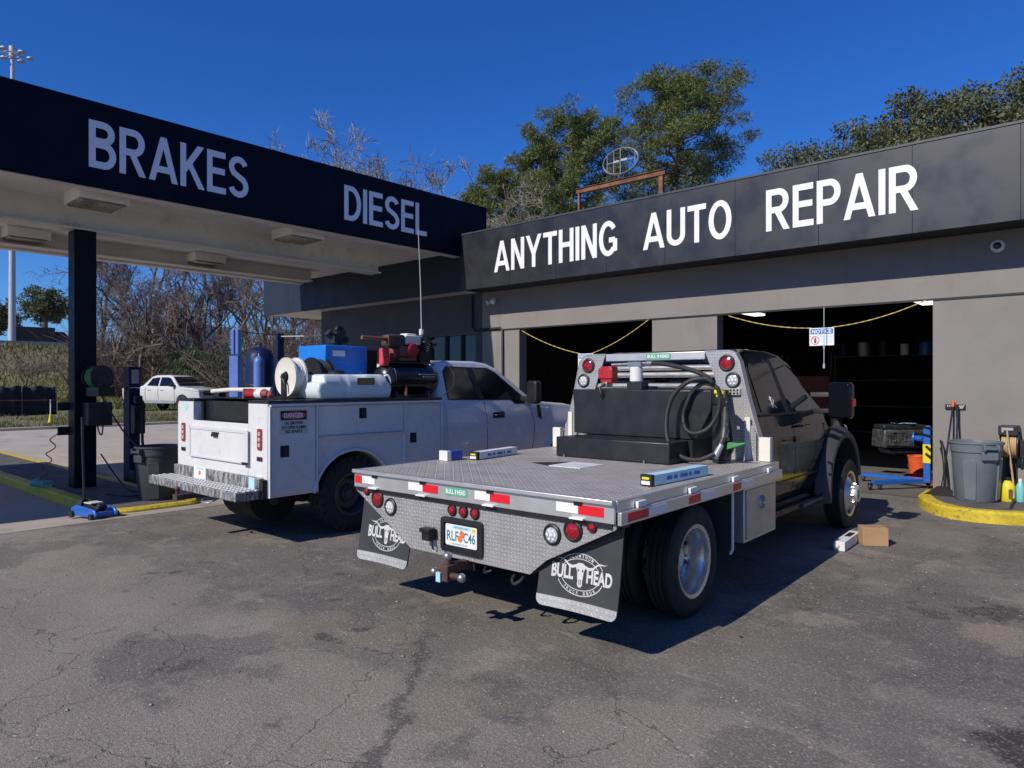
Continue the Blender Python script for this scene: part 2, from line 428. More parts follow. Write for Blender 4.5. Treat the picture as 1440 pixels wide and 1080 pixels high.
def soil():
    t = NT('verge_soil')
    p = t.geo_pos()
    c = t.mix(t.ramp(t.noise(p, 0.5, 6, 0.65), 0.4, 0.62), (0.115, 0.135, 0.04), (0.22, 0.17, 0.11))
    c = t.mix(t.ramp(t.noise(p, 6, 5, 0.7), 0.4, 0.7, 0, 0.5), c, (0.08, 0.075, 0.03))
    t.bump(t.noise(p, 9, 5), 0.8, 0.06)
    t.out(c, 0.95)
    t = NT('bank_grass')
    p = t.geo_pos()
    hgt = t.math('ADD', t.sep(p)[2], t.math('MULTIPLY', t.noise(p, 0.22, 6, 0.65), 4.0))
    c = t.mix(t.ramp(hgt, 3.4, 5.0), (0.15, 0.165, 0.045), (0.20, 0.145, 0.09))
    c = t.mix(t.ramp(t.noise(p, 4, 5, 0.7), 0.4, 0.7, 0, 0.5), c, (0.09, 0.085, 0.035))
    t.bump(t.noise(p, 5, 5), 0.9, 0.12)
    t.out(c, 0.95)
soil()

# ------------------------------------------------------------------ mesh helpers
def V(*a): return Vector(a)

class MB:
    """collects shapes into one mesh"""
    def __init__(s):
        s.bm = bmesh.new()
        s.mx = Matrix.Identity(4)
    def at(s, loc=(0, 0, 0), rot=(0, 0, 0)):
        from mathutils import Euler
        s.mx = Matrix.Translation(loc) @ Euler(rot).to_matrix().to_4x4()
        return s
    def _v(s, co):
        return s.bm.verts.new(s.mx @ Vector(co))
    def poly(s, pts):
        return s.bm.faces.new([s._v(p) for p in pts])
    def box(s, c, d):
        x, y, z = c; a, b, h = d[0] / 2, d[1] / 2, d[2] / 2
        return s.box2((x - a, y - b, z - h), (x + a, y + b, z + h))
    def box2(s, a, b):
        v = [s._v((x, y, z)) for x in (a[0], b[0]) for y in (a[1], b[1]) for z in (a[2], b[2])]
        for q in ((0, 1, 3, 2), (4, 6, 7, 5), (0, 4, 5, 1), (2, 3, 7, 6), (0, 2, 6, 4), (1, 5, 7, 3)):
            s.bm.faces.new([v[i] for i in q])
        return s
    def prism(s, pts, axis, a, b):
        """2D outline pushed from a to b along axis x (pts = y,z), y (x,z) or z (x,y)"""
        def co(p, t):
            return {'x': (t, p[0], p[1]), 'y': (p[0], t, p[1]), 'z': (p[0], p[1], t)}[axis]
        A = [s._v(co(p, a)) for p in pts]; B = [s._v(co(p, b)) for p in pts]
        n = len(pts)
        s.bm.faces.new(A); s.bm.faces.new(B[::-1])
        for i in range(n):
            j = (i + 1) % n
            s.bm.faces.new([A[i], B[i], B[j], A[j]])
        return s
    def cyl(s, p0, p1, r0, r1=None, n=16, cap=True):
        r1 = r0 if r1 is None else r1
        p0, p1 = Vector(p0), Vector(p1)
        d = (p1 - p0).normalized()
        a = d.orthogonal().normalized(); b = d.cross(a)
        A = []; B = []
        for i in range(n):
            w = 2 * PI * i / n
            o = a * math.cos(w) + b * math.sin(w)
            A.append(s._v(p0 + o * r0)); B.append(s._v(p1 + o * r1))
        for i in range(n):
            j = (i + 1) % n
            s.bm.faces.new([A[i], A[j], B[j], B[i]])
        if cap:
            s.bm.faces.new(A[::-1]); s.bm.faces.new(B)
        return s
    def tube(s, pts, r, n=8, closed=False):
        pts = [Vector(p) for p in pts]
        rr = r if isinstance(r, (list, tuple)) else [r] * len(pts)
        N = len(pts); rings = []
        prev = None
        for i, p in enumerate(pts):
            if closed: d = pts[(i + 1) % N] - pts[i - 1]
            else: d = pts[min(i + 1, N - 1)] - pts[max(i - 1, 0)]
            d.normalize()
            if prev is None: a = d.orthogonal().normalized()
            else: a = (prev - d * prev.dot(d)).normalized()
            prev = a
            b = d.cross(a)
            rings.append([s._v(p + (a * math.cos(2 * PI * k / n) + b * math.sin(2 * PI * k / n)) * rr[i]) for k in range(n)])
        for i in range(N if closed else N - 1):
            A, B = rings[i], rings[(i + 1) % N]
            for k in range(n):
                j = (k + 1) % n
                s.bm.faces.new([A[k], A[j], B[j], B[k]])
        if not closed:
            s.bm.faces.new(rings[0][::-1]); s.bm.faces.new(rings[-1])
        return s
    def lathe(s, prof, n=24, axis='z', c=(0, 0, 0), closed=False):
        """prof = (radius, height) pairs turned round axis"""
        rings = []
        for r, h in prof:
            if r < 1e-6:
                co = {'x': (h, 0, 0), 'y': (0, h, 0), 'z': (0, 0, h)}[axis]
                rings.append([s._v(Vector(co) + Vector(c))]); continue
            ring = []
            for k in range(n):
                w = 2 * PI * k / n; a, b = r * math.cos(w), r * math.sin(w)
                co = {'x': (h, a, b), 'y': (a, h, b), 'z': (a, b, h)}[axis]
                ring.append(s._v(Vector(co) + Vector(c)))
            rings.append(ring)
        L = len(rings)
        for i in range(L if closed else L - 1):
            A, B = rings[i], rings[(i + 1) % L]
            if len(A) == 1 and len(B) == 1: continue
            for k in range(n):
                j = (k + 1) % n
                if len(A) == 1: s.bm.faces.new([A[0], B[j], B[k]])
                elif len(B) == 1: s.bm.faces.new([A[k], A[j], B[0]])
                else: s.bm.faces.new([A[k], A[j], B[j], B[k]])
        return s
    def ball(s, c, r, n=12, sc=(1, 1, 1)):
        prof = [(r * math.sin(PI * i / (n // 2)), -r * math.cos(PI * i / (n // 2))) for i in range(n // 2 + 1)]
        k = len(s.bm.verts)
        s.lathe(prof, n)
        s.bm.verts.ensure_lookup_table()
        m = s.mx
        for v in s.bm.verts[k:]:
            q = m.inverted() @ v.co
            v.co = m @ Vector((q.x * sc[0] + c[0], q.y * sc[1] + c[1], q.z * sc[2] + c[2]))
        return s
    def build(s, name, mat, parent=None, loc=None, rot=None, bev=0.0, smooth=35, seg=2, recalc=True):
        if recalc: bmesh.ops.recalc_face_normals(s.bm, faces=s.bm.faces)
        me = bpy.data.meshes.new(name)
        s.bm.to_mesh(me); s.bm.free()
        return link_mesh(name, me, mat, parent, loc, rot, bev, smooth, seg)

def link_mesh(name, me, mat, parent=None, loc=None, rot=None, bev=0.0, smooth=35, seg=2):
    o = bpy.data.objects.new(name, me)
    COL.objects.link(o)
    me.materials.append(M[mat])
    if smooth:
        me.polygons.foreach_set('use_smooth', [True] * len(me.polygons))
        me.set_sharp_from_angle(angle=R(smooth))
    if parent: o.parent = parent
    if loc: o.location = loc
    if rot: o.rotation_euler = rot
    if bev:
        b = o.modifiers.new('bevel', 'BEVEL')
        b.width = bev; b.segments = seg; b.limit_method = 'ANGLE'; b.angle_limit = R(40)
        b.use_clamp_overlap = True
    return o

def pydata(name, verts, faces, mat, parent=None, smooth=0):
    me = bpy.data.meshes.new(name)
    me.from_pydata(verts, [], faces)
    me.update()
    return link_mesh(name, me, mat, parent, smooth=smooth)

def empty(name, loc=(0, 0, 0), rz=0.0, label=None, cat=None, group=None):
    o = bpy.data.objects.new(name, None)
    COL.objects.link(o)
    o.location = loc; o.rotation_euler = (0, 0, rz)
    o.empty_display_size = 0.2
    if label: tag(o, label, cat, group)
    return o

def tag(o, label=None, cat=None, group=None, kind=None):
    if label: o['label'] = label
    if cat: o['category'] = cat
    if group: o['group'] = group
    if kind: o['kind'] = kind
    return o

def copy_tree(o, parent=None):
    c = o.copy(); COL.objects.link(c)
    if parent: c.parent = parent
    for ch in [k for k in o.children]:
        copy_tree(ch, c)
    return c

def rrect(w, h, r, n=5, cx=0, cy=0):
    pts = []
    for (sx_, sy_, a0) in ((1, 1, 0), (-1, 1, 90), (-1, -1, 180), (1, -1, 270)):
        for i in range(n + 1):
            a = R(a0 + 90 * i / n)
            pts.append((cx + sx_ * (w / 2 - r) + r * math.cos(a), cy + sy_ * (h / 2 - r) + r * math.sin(a)))
    return pts

def smooth_path(pts, k=6):
    """Catmull-Rom through the points"""
    P = [Vector(p) for p in pts]
    P = [P[0] * 2 - P[1]] + P + [P[-1] * 2 - P[-2]]
    out = []
    for i in range(1, len(P) - 2):
        for j in range(k):
            t = j / k
            a, b, c, d = P[i - 1], P[i], P[i + 1], P[i + 2]
            out.append(0.5 * ((2 * b) + (-a + c) * t + (2 * a - 5 * b + 4 * c - d) * t * t + (-a + 3 * b - 3 * c + d) * t ** 3))
    out.append(P[-2])
    return out

def text_mesh(txt, bold=0.0, depth=0.0, res=3):
    """mesh of a piece of lettering, in its own xy plane"""
    cu = bpy.data.curves.new('lettering', 'FONT')
    cu.body = txt; cu.size = 1.0; cu.offset = bold; cu.extrude = depth
    cu.resolution_u = res
    ob = bpy.data.objects.new('lettering', cu)
    COL.objects.link(ob)
    dg = bpy.context.evaluated_depsgraph_get()
    me = bpy.data.meshes.new_from_object(ob.evaluated_get(dg))
    bpy.data.objects.remove(ob); bpy.data.curves.remove(cu)
    me.materials.clear()
    return me

def fit_text(txt, w, h, bold=0.0, depth=0.002):
    """lettering stretched to w x h, centred on its own origin, thickness depth"""
    me = text_mesh(txt, bold, 0.01)
    xs = [v.co.x for v in me.vertices]; ys = [v.co.y for v in me.vertices]; zs = [v.co.z for v in me.vertices]
    x0, x1, y0, y1, z0, z1 = min(xs), max(xs), min(ys), max(ys), min(zs), max(zs)
    for v in me.vertices:
        v.co.x = ((v.co.x - x0) / (x1 - x0) - 0.5) * w
        v.co.y = ((v.co.y - y0) / (y1 - y0) - 0.5) * h
        v.co.z = ((v.co.z - z0) / max(1e-6, z1 - z0)) * depth
    return me

ROT_REAR = (R(90), 0, 0)            # sheet facing -Y
ROT_SIDE = (R(90), 0, R(90))        # sheet facing +X

def lettering(name, txt, w, h, mat, parent, loc, rot, bold=0.0, depth=0.002):
    return link_mesh(name, fit_text(txt, w, h, bold, depth), mat, parent, loc, rot, smooth=0)
# ------------------------------------------------------------------ the setting: ground, verge, bank
def sstep(a, b, x):
    t = min(1, max(0, (x - a) / (b - a)))
    return t * t * (3 - 2 * t)

def gz(x, y):
    """the lot falls away gently towards the canopy"""
    return -0.15 * sstep(-8.8, -12.2, x)

def sheet(name, xs, ys, zf, mat, kind='structure'):
    vs_ = [(x, y, zf(x, y)) for x in xs for y in ys]
    n = len(ys)
    fs = [(i * n + j, (i + 1) * n + j, (i + 1) * n + j + 1, i * n + j + 1) for i in range(len(xs) - 1) for j in range(n - 1)]
    o = pydata(name, vs_, fs, mat, smooth=40)
    o['kind'] = kind
    return o

def frange(a, b, s):
    n = max(1, int(round((b - a) / s)))
    return [a + (b - a) * i / n for i in range(n + 1)]

xsl = [-900, -400, -200, -100, -60] + frange(-34, -14, 5) + frange(-13, -8, 0.25) + [-6, -3, 0, 5, 20, 60, 200, 700]
ysl = [-700, -200, -60, -20, -5, 0, 5, 10, 20, 40, 80, 200, 900]
sheet('ground', xsl, ysl, gz, 'asphalt')
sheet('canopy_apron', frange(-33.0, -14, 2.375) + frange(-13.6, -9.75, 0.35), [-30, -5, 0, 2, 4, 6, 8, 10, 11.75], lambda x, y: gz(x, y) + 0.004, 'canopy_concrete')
sheet('concrete_lot', [-33.05, -27, -22, -17.7], [-30, 0, 10, 20, 34], lambda x, y: -0.142, 'lot_concrete')
sheet('concrete_lot', [-33.05, -27, -22, -18.2], [11.8, 20, 34], lambda x, y: -0.139, 'lot_concrete').name = 'concrete_lot_behind_shop'

# kerb of the verge
k = MB(); k.box2((-33.35, -40, -0.3), (-33.05, 60, -0.03)); k.build('verge_kerb', 'lot_concrete', bev=0.02)['kind'] = 'structure'

random.seed(3)
def vz(x, y):
    return -0.06 + 0.10 * mnoise.noise((x * 0.35, y * 0.35, 0)) * sstep(-33.6, -36, x) + 0.15 * sstep(-35, -44, x)
sheet('grass_verge', frange(-62, -33.35, 0.8), frange(-25, 62, 1.2), vz, 'verge_soil')
def bz(x, y):
    return -0.3 + 5.5 * sstep(-46, -78, x) + 0.35 * mnoise.noise((x * 0.14, y * 0.14, 3))
sheet('embankment', [-300, -180] + frange(-110, -44, 2.2), [-160, -80] + frange(-50, 80, 3.5) + [140, 300], bz, 'bank_grass')

# ------------------------------------------------------------------ repair shop
SHOP_LBL = 'dark grey and taupe repair shop with two open garage bays and white lettered fascia'
shop = empty('repair_shop', (-8, 11.8, 0), 0, SHOP_LBL, 'building')
def sp(mb, name, mat, **kw):
    o = mb.build(name, mat, shop, **kw)
    o.location = (8, -11.8, 0)
    return o
FY = 11.8                                    # front wall
b = MB(); b.box2((-11.45, FY, 2.95), (6, FY + 0.25, 4.9)); sp(b, 'door_header', 'wall_taupe')
for (x0, x1) in ((-11.45, -10.30), (-6.92, -5.60), (-2.23, 6.0)):
    b = MB(); b.box2((x0, FY + 0.003, -0.3), (x1, FY + 0.253, 2.95)); sp(b, 'pillar', 'wall_taupe')
b = MB()
b.box2((-18.12, FY, -0.4), (-13.35, FY + 0.25, 4.9)); b.box2((-11.65, FY, -0.4), (-11.455, FY + 0.25, 4.9))
b.box2((-13.35, FY, -0.4), (-11.65, FY + 0.25, 0.9)); b.box2((-13.35, FY, 2.93), (-11.65, FY + 0.25, 4.9))
sp(b, 'office_wall', 'wall_slate')
for a_, c_ in (((-18.12, FY + 0.25, -0.4), (-17.87, 21.79, 4.61)), ((5.75, FY + 0.254, -0.4), (6.0, 21.79, 4.61))):
    b = MB(); b.box2(a_, c_); sp(b, 'side_wall', 'wall_slate')
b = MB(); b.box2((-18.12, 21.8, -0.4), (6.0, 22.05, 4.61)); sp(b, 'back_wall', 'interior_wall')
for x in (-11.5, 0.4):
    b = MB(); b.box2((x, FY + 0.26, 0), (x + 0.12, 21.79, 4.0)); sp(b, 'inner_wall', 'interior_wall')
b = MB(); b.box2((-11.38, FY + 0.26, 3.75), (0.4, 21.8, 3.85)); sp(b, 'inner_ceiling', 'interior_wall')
b = MB(); b.box2((-18.3, FY - 0.55, 4.62), (6.0, 22.3, 4.78)); sp(b, 'roof', 'slate_trim')
# thin black strip along the header underside
b = MB(); b.box2((-11.45, FY - 0.012, 2.925), (6, FY - 0.001, 2.955)); sp(b, 'header_trim', 'sign_black')
# window of the office, framed
b = MB(); b.box2((-13.35, FY + 0.10, 0.9), (-11.65, FY + 0.12, 2.93)); win = sp(b, 'window', 'window_glass')
b = MB()
for x in (-13.35, -12.78, -12.22, -11.69):
    b.box2((x, FY + 0.02, 0.9), (x + 0.04, FY + 0.10, 2.93))
b.box2((-13.35, FY + 0.015, 0.9), (-11.65, FY + 0.098, 0.95)); b.box2((-13.35, FY + 0.015, 2.88), (-11.65, FY + 0.098, 2.93))
fr = b.build('window_frame', 'slate_trim', win)
# sign fascia: separate panels with open joints
seams = [-11.45, -9.96, -8.72, -7.49, -6.25, -4.95, -3.62, -2.35, -1.11, 0.13, 1.37, 2.6, 3.85, 5.1, 6.0]
FF = 11.10
for x0, x1 in zip(seams[:-1], seams[1:]):
    b = MB(); b.box2((x0 + 0.002, FF, 3.82), (x1 - 0.002, FF + 0.04, 5.06)); sp(b, 'fascia_panel', 'slate_fascia', bev=0.002)
b = MB(); b.box2((-11.45, FF + 0.012, 3.83), (6.0, FF + 0.66, 5.04)); sp(b, 'fascia_core', 'sign_black')
b = MB(); b.box2((-11.47, FF - 0.012, 5.062), (6.02, FF + 0.5, 5.10)); sp(b, 'fascia_cap', 'slate_trim', bev=0.004)
# lower navy fascia left of the sign, running on under and past the canopy
nav = [-20.35, -18.9, -17.4, -15.9, -14.4, -12.9, -11.46]
for x0, x1 in zip(nav[:-1], nav[1:]):
    b = MB(); b.box2((x0 + 0.002, 11.18, 3.82), (x1 - 0.002, 11.22, 5.0)); sp(b, 'navy_panel', 'navy_eaves')
b = MB(); b.box2((-20.33, 11.225, 3.85), (-11.46, 15.5, 4.6)); sp(b, 'eaves_soffit', 'soffit_beam')

def arc(cx, cy, rx, ry, a0, a1, n=10):
    return [(cx + rx * math.cos(R(a0 + (a1 - a0) * i / n)), cy + ry * math.sin(R(a0 + (a1 - a0) * i / n))) for i in range(n + 1)]

def glyph(ch):
    """bold narrow grotesque capitals: width and stroke centre lines, cap height 1"""
    t = 0.148; h = t / 2
    if ch == 'A': return 0.70, [[(h * 0.9, 0), (0.35, 1)], [(0.70 - h * 0.9, 0), (0.35, 1)], [(0.15, 0.27), (0.55, 0.27)]]
    if ch == 'N': return 0.58, [[(h, 0), (h, 1)], [(0.58 - h, 0), (0.58 - h, 1)], [(h * 1.05, 1), (0.58 - h * 1.05, 0)]]
    if ch == 'Y': return 0.66, [[(0.33, 0), (0.33, 0.44)], [(h, 1), (0.33, 0.40)], [(0.66 - h, 1), (0.33, 0.40)]]
    if ch == 'T': return 0.56, [[(0.28, 0), (0.28, 1 - t)], [(0, 1 - h), (0.56, 1 - h)]]
    if ch == 'H': return 0.58, [[(h, 0), (h, 1)], [(0.58 - h, 0), (0.58 - h, 1)], [(h, 0.53), (0.58 - h, 0.53)]]
    if ch == 'I': return t, [[(h, 0), (h, 1)]]
    if ch == 'L': return 0.48, [[(h, 0), (h, 1)], [(h, h), (0.48, h)]]
    if ch == 'E': return 0.52, [[(h, 0), (h, 1)], [(h, h), (0.52, h)], [(h, 0.53), (0.49, 0.53)], [(h, 1 - h), (0.51, 1 - h)]]
    if ch == 'U': return 0.58, [[(h, 1), (h, 0.30)] + arc(0.29, 0.30, 0.29 - h, 0.30 - h, 180, 360, 14) + [(0.58 - h, 1)]]
    if ch == 'O': return 0.66, [arc(0.33, 0.5, 0.33 - h, 0.505 - h, 90, 450, 28)]
    if ch == 'G': return 0.65, [arc(0.33, 0.5, 0.33 - h, 0.505 - h, 38, 312, 22) + [(0.65 - h, 0.19), (0.65 - h, 0.47)], [(0.36, 0.45), (0.65 - h, 0.45)]]
    if ch == 'D': return 0.60, [[(h, 0), (h, 1)], [(h, 1 - h), (0.24, 1 - h)] + arc(0.24, 0.5, 0.36 - h, 0.5 - h, 90, -90, 16) + [(h, h)]]
    if ch == 'P': return 0.57, [[(h, 0), (h, 1)], [(h, 1 - h), (0.31, 1 - h)] + arc(0.31, 0.70, 0.26 - h, 0.30 - h, 90, -90, 12) + [(h, 0.40 + h)]]
    if ch == 'R': return 0.62, [[(h, 0), (h, 1)], [(h, 1 - h), (0.33, 1 - h)] + arc(0.33, 0.71, 0.26 - h, 0.29 - h, 90, -90, 12) + [(h, 0.42 + h)], [(0.30, 0.46), (0.62 - h * 1.1, 0)]]
    if ch == 'B': return 0.60, [[(h, 0), (h, 1)], [(h, 1 - h), (0.32, 1 - h)] + arc(0.32, 0.75, 0.25 - h, 0.25 - h, 90, -90, 12) + [(h, 0.5 + h)], [(h, 0.58 - h), (0.33, 0.58 - h)] + arc(0.33, 0.29, 0.27 - h, 0.29 - h, 90, -90, 12) + [(h, h)]]
    if ch == 'K': return 0.63, [[(h, 0), (h, 1)], [(h, 0.34), (0.61 - h, 1)], [(0.23, 0.56), (0.63 - h, 0)]]
    if ch == 'S': return 0.58, [arc(0.29, 0.735, 0.275 - h, 0.265 - h, 18, 205, 14) + [(0.15, 0.585), (0.29, 0.515), (0.43, 0.44)] + arc(0.29, 0.275, 0.29 - h, 0.275 - h, 25, -165, 14)]

def glyph_mesh(ch, sx_, sz_, depth):
    w, strokes = glyph(ch)
    t = 0.148
    b = MB()
    for k_, st in enumerate(strokes):
        P = [Vector(st[0])]
        for p in st[1:]:
            if (Vector(p) - P[-1]).length > 0.004: P.append(Vector(p))
        closed = (P[0] - P[-1]).length < 1e-4
        if closed: P = P[:-1]
        n = len(P); Lf = []; Rt = []
        diag = len(P) == 2 and abs(P[0].x - P[1].x) > 0.05 and abs(P[0].y - P[1].y) > 0.05
        for i in range(n):
            a = P[i - 1] if (i > 0 or closed) else None
            c = P[(i + 1) % n] if (i < n - 1 or closed) else None
            if diag:      # slanted strokes end flat on the line, as cut letters do
                e = (P[1] - P[0]).normalized()
                nn = Vector((1, 0)); wd = t / 2 / abs(e.y) * 0.96
                if e.y < 0: nn = -nn
                Lf.append(P[i] - nn * wd); Rt.append(P[i] + nn * wd); continue
            e1 = (P[i] - a).normalized() if a is not None else None
            e2 = (c - P[i]).normalized() if c is not None else None
            if e1 is None: e1 = e2
            if e2 is None: e2 = e1
            n1 = Vector((-e1.y, e1.x)); n2 = Vector((-e2.y, e2.x))
            nn = (n1 + n2).normalized(); wd = t / 2 / max(0.5, nn.dot(n1))
            Lf.append(P[i] + nn * wd); Rt.append(P[i] - nn * wd)
        z = depth + k_ * 0.0007
        def mk(p, zz): return b._v(((p.x - w / 2) * sx_, (p.y - 0.5) * sz_, zz))
        A = [mk(p, z) for p in Lf]; B = [mk(p, z) for p in Rt]; A0 = [mk(p, 0.0) for p in Lf]; B0 = [mk(p, 0.0) for p in Rt]
        m = n if closed else n - 1
        for i in range(m):
            j = (i + 1) % n
            b.bm.faces.new([A[i], B[i], B[j], A[j]]); b.bm.faces.new([A[i], A[j], A0[j], A0[i]]); b.bm.faces.new([B[j], B[i], B0[i], B0[j]])
        if not closed:
            b.bm.faces.new([A[0], A0[0], B0[0], B[0]]); b.bm.faces.new([A[-1], B[-1], B0[-1], A0[-1]])
    bmesh.ops.recalc_face_normals(b.bm, faces=b.bm.faces)
    me = bpy.data.meshes.new('letter'); b.bm.to_mesh(me); b.bm.free()
    return me

def word(txt, x0, x1, z0, z1, place, parent, mat, gap=0.075):
    """upright capitals of one word, each letter its own cut-out; place(u, z) gives loc, rot"""
    tot = sum(glyph(c)[0] for c in txt) + gap * (len(txt) - 1)
    k_ = (x1 - x0) / tot
    u = x0
    for ch in txt:
        w = glyph(ch)[0]
        loc, rot = place(u + w * k_ / 2, (z0 + z1) / 2)
        link_mesh('letter', glyph_mesh(ch, k_, z1 - z0, 0.004), mat, parent, loc, rot, smooth=0)
        u += (w + gap) * k_
def shop_place(u, z): return (u + 8, FF - 0.002 - 11.8, z), ROT_REAR
word('ANYTHING', -10.40, -7.25, 4.12, 4.78, shop_place, shop, 'letter_white')
word('AUTO', -6.69, -5.01, 4.13, 4.78, shop_place, shop, 'letter_white')
word('REPAIR', -4.43, -2.27, 4.14, 4.80, shop_place, shop, 'letter_white')

# shop floor, interior
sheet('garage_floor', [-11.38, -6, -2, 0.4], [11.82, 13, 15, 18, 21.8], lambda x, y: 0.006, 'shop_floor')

# conduit on the wall
b = MB(); b.tube([(-11.75, FY - 0.03, 3.8), (-11.75, FY - 0.03, 3.05), (-11.68, FY - 0.03, 2.97), (-10.85, FY - 0.03, 2.98), (-10.78, FY - 0.03, 2.93), (-10.76, FY - 0.03, 1.2)], 0.028, 8)
sp(b, 'conduit', 'sign_black')

# ------------------------------------------------------------------ canopy
canopy = empty('forecourt_canopy', (-13.1, 3.95, 0), 0, 'flat navy forecourt canopy lettered BRAKES and DIESEL on one square column', 'canopy')
def cp(mb, name, mat, **kw):
    o = mb.build(name, mat, canopy, **kw)
    o.location = (13.1, -3.95, 0)
    return o
CN, CF, CE, CS = -11.5, -18.3, 11.17, -5.0
ys_ = [CS] + frange(-3.9, 11.0, 1.24)
for y0, y1 in zip(ys_[:-1], ys_[1:-1] + [12.0]):
    b = MB(); b.box2((CN - 0.03, y0 + 0.0015, 4.61), (CN, y1 - 0.0015, 5.88)); cp(b, 'fascia_panel', 'navy_fascia')
b = MB(); b.box2((CF, CS, 4.61), (CF + 0.03, CE, 5.88)); cp(b, 'far_fascia', 'navy_fascia')
b = MB(); b.box2((CF, CS - 0.03, 4.61), (CN, CS - 0.001, 5.88)); cp(b, 'end_fascia', 'navy_fascia')
b = MB(); b.box2((CF + 0.03, CS, 5.60), (CN - 0.03, 11.9, 5.72)); cp(b, 'roof_deck', 'soffit_beam')
b = MB()
for x in frange(CF + 0.25, CN - 0.25, 0.3953)[:-1]:
    b.box2((x + 0.002, CS, 4.72), (x + 0.3933, CE, 4.75))
cp(b, 'soffit', 'soffit_white')
b = MB()
b.box2((CN - 0.25, CS, 4.60), (CN - 0.032, CE, 4.625)); b.box2((CF + 0.032, CS, 4.60), (CF + 0.25, CE, 4.625))
b.box2((CN - 0.25, CS, 4.625), (CN - 0.235, CE, 4.75)); b.box2((CF + 0.235, CS, 4.625), (CF + 0.25, CE, 4.75))
cp(b, 'soffit_lip', 'soffit_beam')
b = MB(); b.box2((-13.19, CS, 4.27), (-13.01, 9.98, 4.72)); b.box2((-13.30, CS, 4.235), (-12.90, 9.98, 4.265)); cp(b, 'beam', 'soffit_beam')
b = MB(); b.box2((-16.60, CS, 4.45), (-16.44, 10.4, 4.72)); b.box2((-16.68, CS, 4.43), (-16.36, 10.4, 4.452)); cp(b, 'beam', 'soffit_beam')
for yc in (3.95, -3.6):
    b = MB(); b.box2((-13.265, yc - 0.165, -0.02), (-12.935, yc + 0.165, 4.234)); cp(b, 'column', 'navy_column', bev=0.02)
def can_place(u, z): return (CN + 0.002 + 13.1, u - 3.95, z), ROT_SIDE
word('BRAKES', 3.55, 6.03, 4.90, 5.60, can_place, canopy, 'letter_pale')
word('DIESEL', 8.00, 10.12, 4.90, 5.58, can_place, canopy, 'letter_pale')

# lamps under the canopy
lamp0 = None
LL = {(-12.25, 3.9): 'square canopy lamp box under the word BRAKES', (-12.25, 7.45): 'square canopy lamp box between the words BRAKES and DIESEL, near edge',
      (-16.3, 3.9): 'square canopy lamp box left of the column, near far canopy edge', (-16.3, 7.45): 'square canopy lamp box right of the column, near far canopy edge'}
for (x, y), lb in LL.items():
    if lamp0 is None:
        lamp0 = empty('canopy_lamp', (x, y, 4.50), 0, lb, 'lamp', 'lamp boxes under the canopy')
        b = MB()
        b.box2((-0.36, -0.36, 0.03), (0.36, 0.36, 0.215)); b.build('housing', 'soffit_white', lamp0, bev=0.006)
        b = MB(); b.prism([(-0.30, 0.0), (0.30, 0.0), (0.34, 0.028), (-0.34, 0.028)], 'x', -0.32, 0.32); b.build('lens', 'lamp_lens', lamp0)
    else:
        c = copy_tree(lamp0); c.location = (x, y, 4.50); c['label'] = lb

# ------------------------------------------------------------------ kerbed islands
def island(name, outline, z0, z1, label):
    root = empty(name, (outline[0][0], outline[0][1], z0), 0, label, 'island')
    off = (-outline[0][0], -outline[0][1], -z0)
    n = len(outline)
    cx = sum(p[0] for p in outline) / n; cy = sum(p[1] for p in outline) / n
    def inset(d):
        out = []
        for i in range(n):
            a, p, c = Vector(outline[i - 1]), Vector(outline[i]), Vector(outline[(i + 1) % n])
            e1 = (p - a).normalized(); e2 = (c - p).normalized()
            nn = Vector((-(e1.y + e2.y), e1.x + e2.x)).normalized()
            if nn.dot(Vector((cx, cy)) - p) < 0 and n < 6: nn = -nn
            out.append(tuple(p + nn * d))
        return out
    i1 = inset(0.03); i2 = inset(0.16)
    b = MB()
    rings = [[b._v((p[0], p[1], z0)) for p in outline], [b._v((p[0], p[1], z1 - 0.03)) for p in outline], [b._v((p[0], p[1], z1)) for p in i1], [b._v((p[0], p[1], z1)) for p in i2], [b._v((p[0], p[1], z0)) for p in i2]]
    for A, B in zip(rings[:-1], rings[1:]):
        for i in range(n):
            j = (i + 1) % n
            b.bm.faces.new([A[i], A[j], B[j], B[i]])
    b.build('kerb', 'yellow_kerb', root, loc=off)
    b = MB(); b.prism(inset(0.163), 'z', z0, z1 - 0.006); b.build('slab', 'island_concrete', root, loc=off)
    return root
lo = [(-24, 3.42), (-10.45, 3.42), (-10.33, 3.46), (-10.25, 3.56), (-10.22, 3.70), (-10.22, 4.45), (-10.27, 4.60), (-10.42, 4.68), (-24, 4.68)]
lo2 = []
for i, p in enumerate(lo):
    lo2.append(p)
    if i in (0, 7):
        q = lo[(i + 1) % len(lo)]
        for s_ in range(1, 12): lo2.append((p[0] + (q[0] - p[0]) * s_ / 12, p[1] + (q[1] - p[1]) * s_ / 12))
island('pump_island', lo2, -0.17, 0.0, 'long yellow edged concrete island under the canopy column')
ro = [(-2.32, 11.795), (-2.30, 11.2), (-2.17, 10.82), (-1.98, 10.47), (-1.75, 10.27), (-1.48, 10.20), (-1.15, 10.27), (-0.85, 10.47), (-0.6, 10.8), (-0.5, 11.2), (-0.5, 11.795)]
island('bay_island', ro, -0.02, 0.15, 'rounded yellow painted kerb island at the wall beside the garage bay')
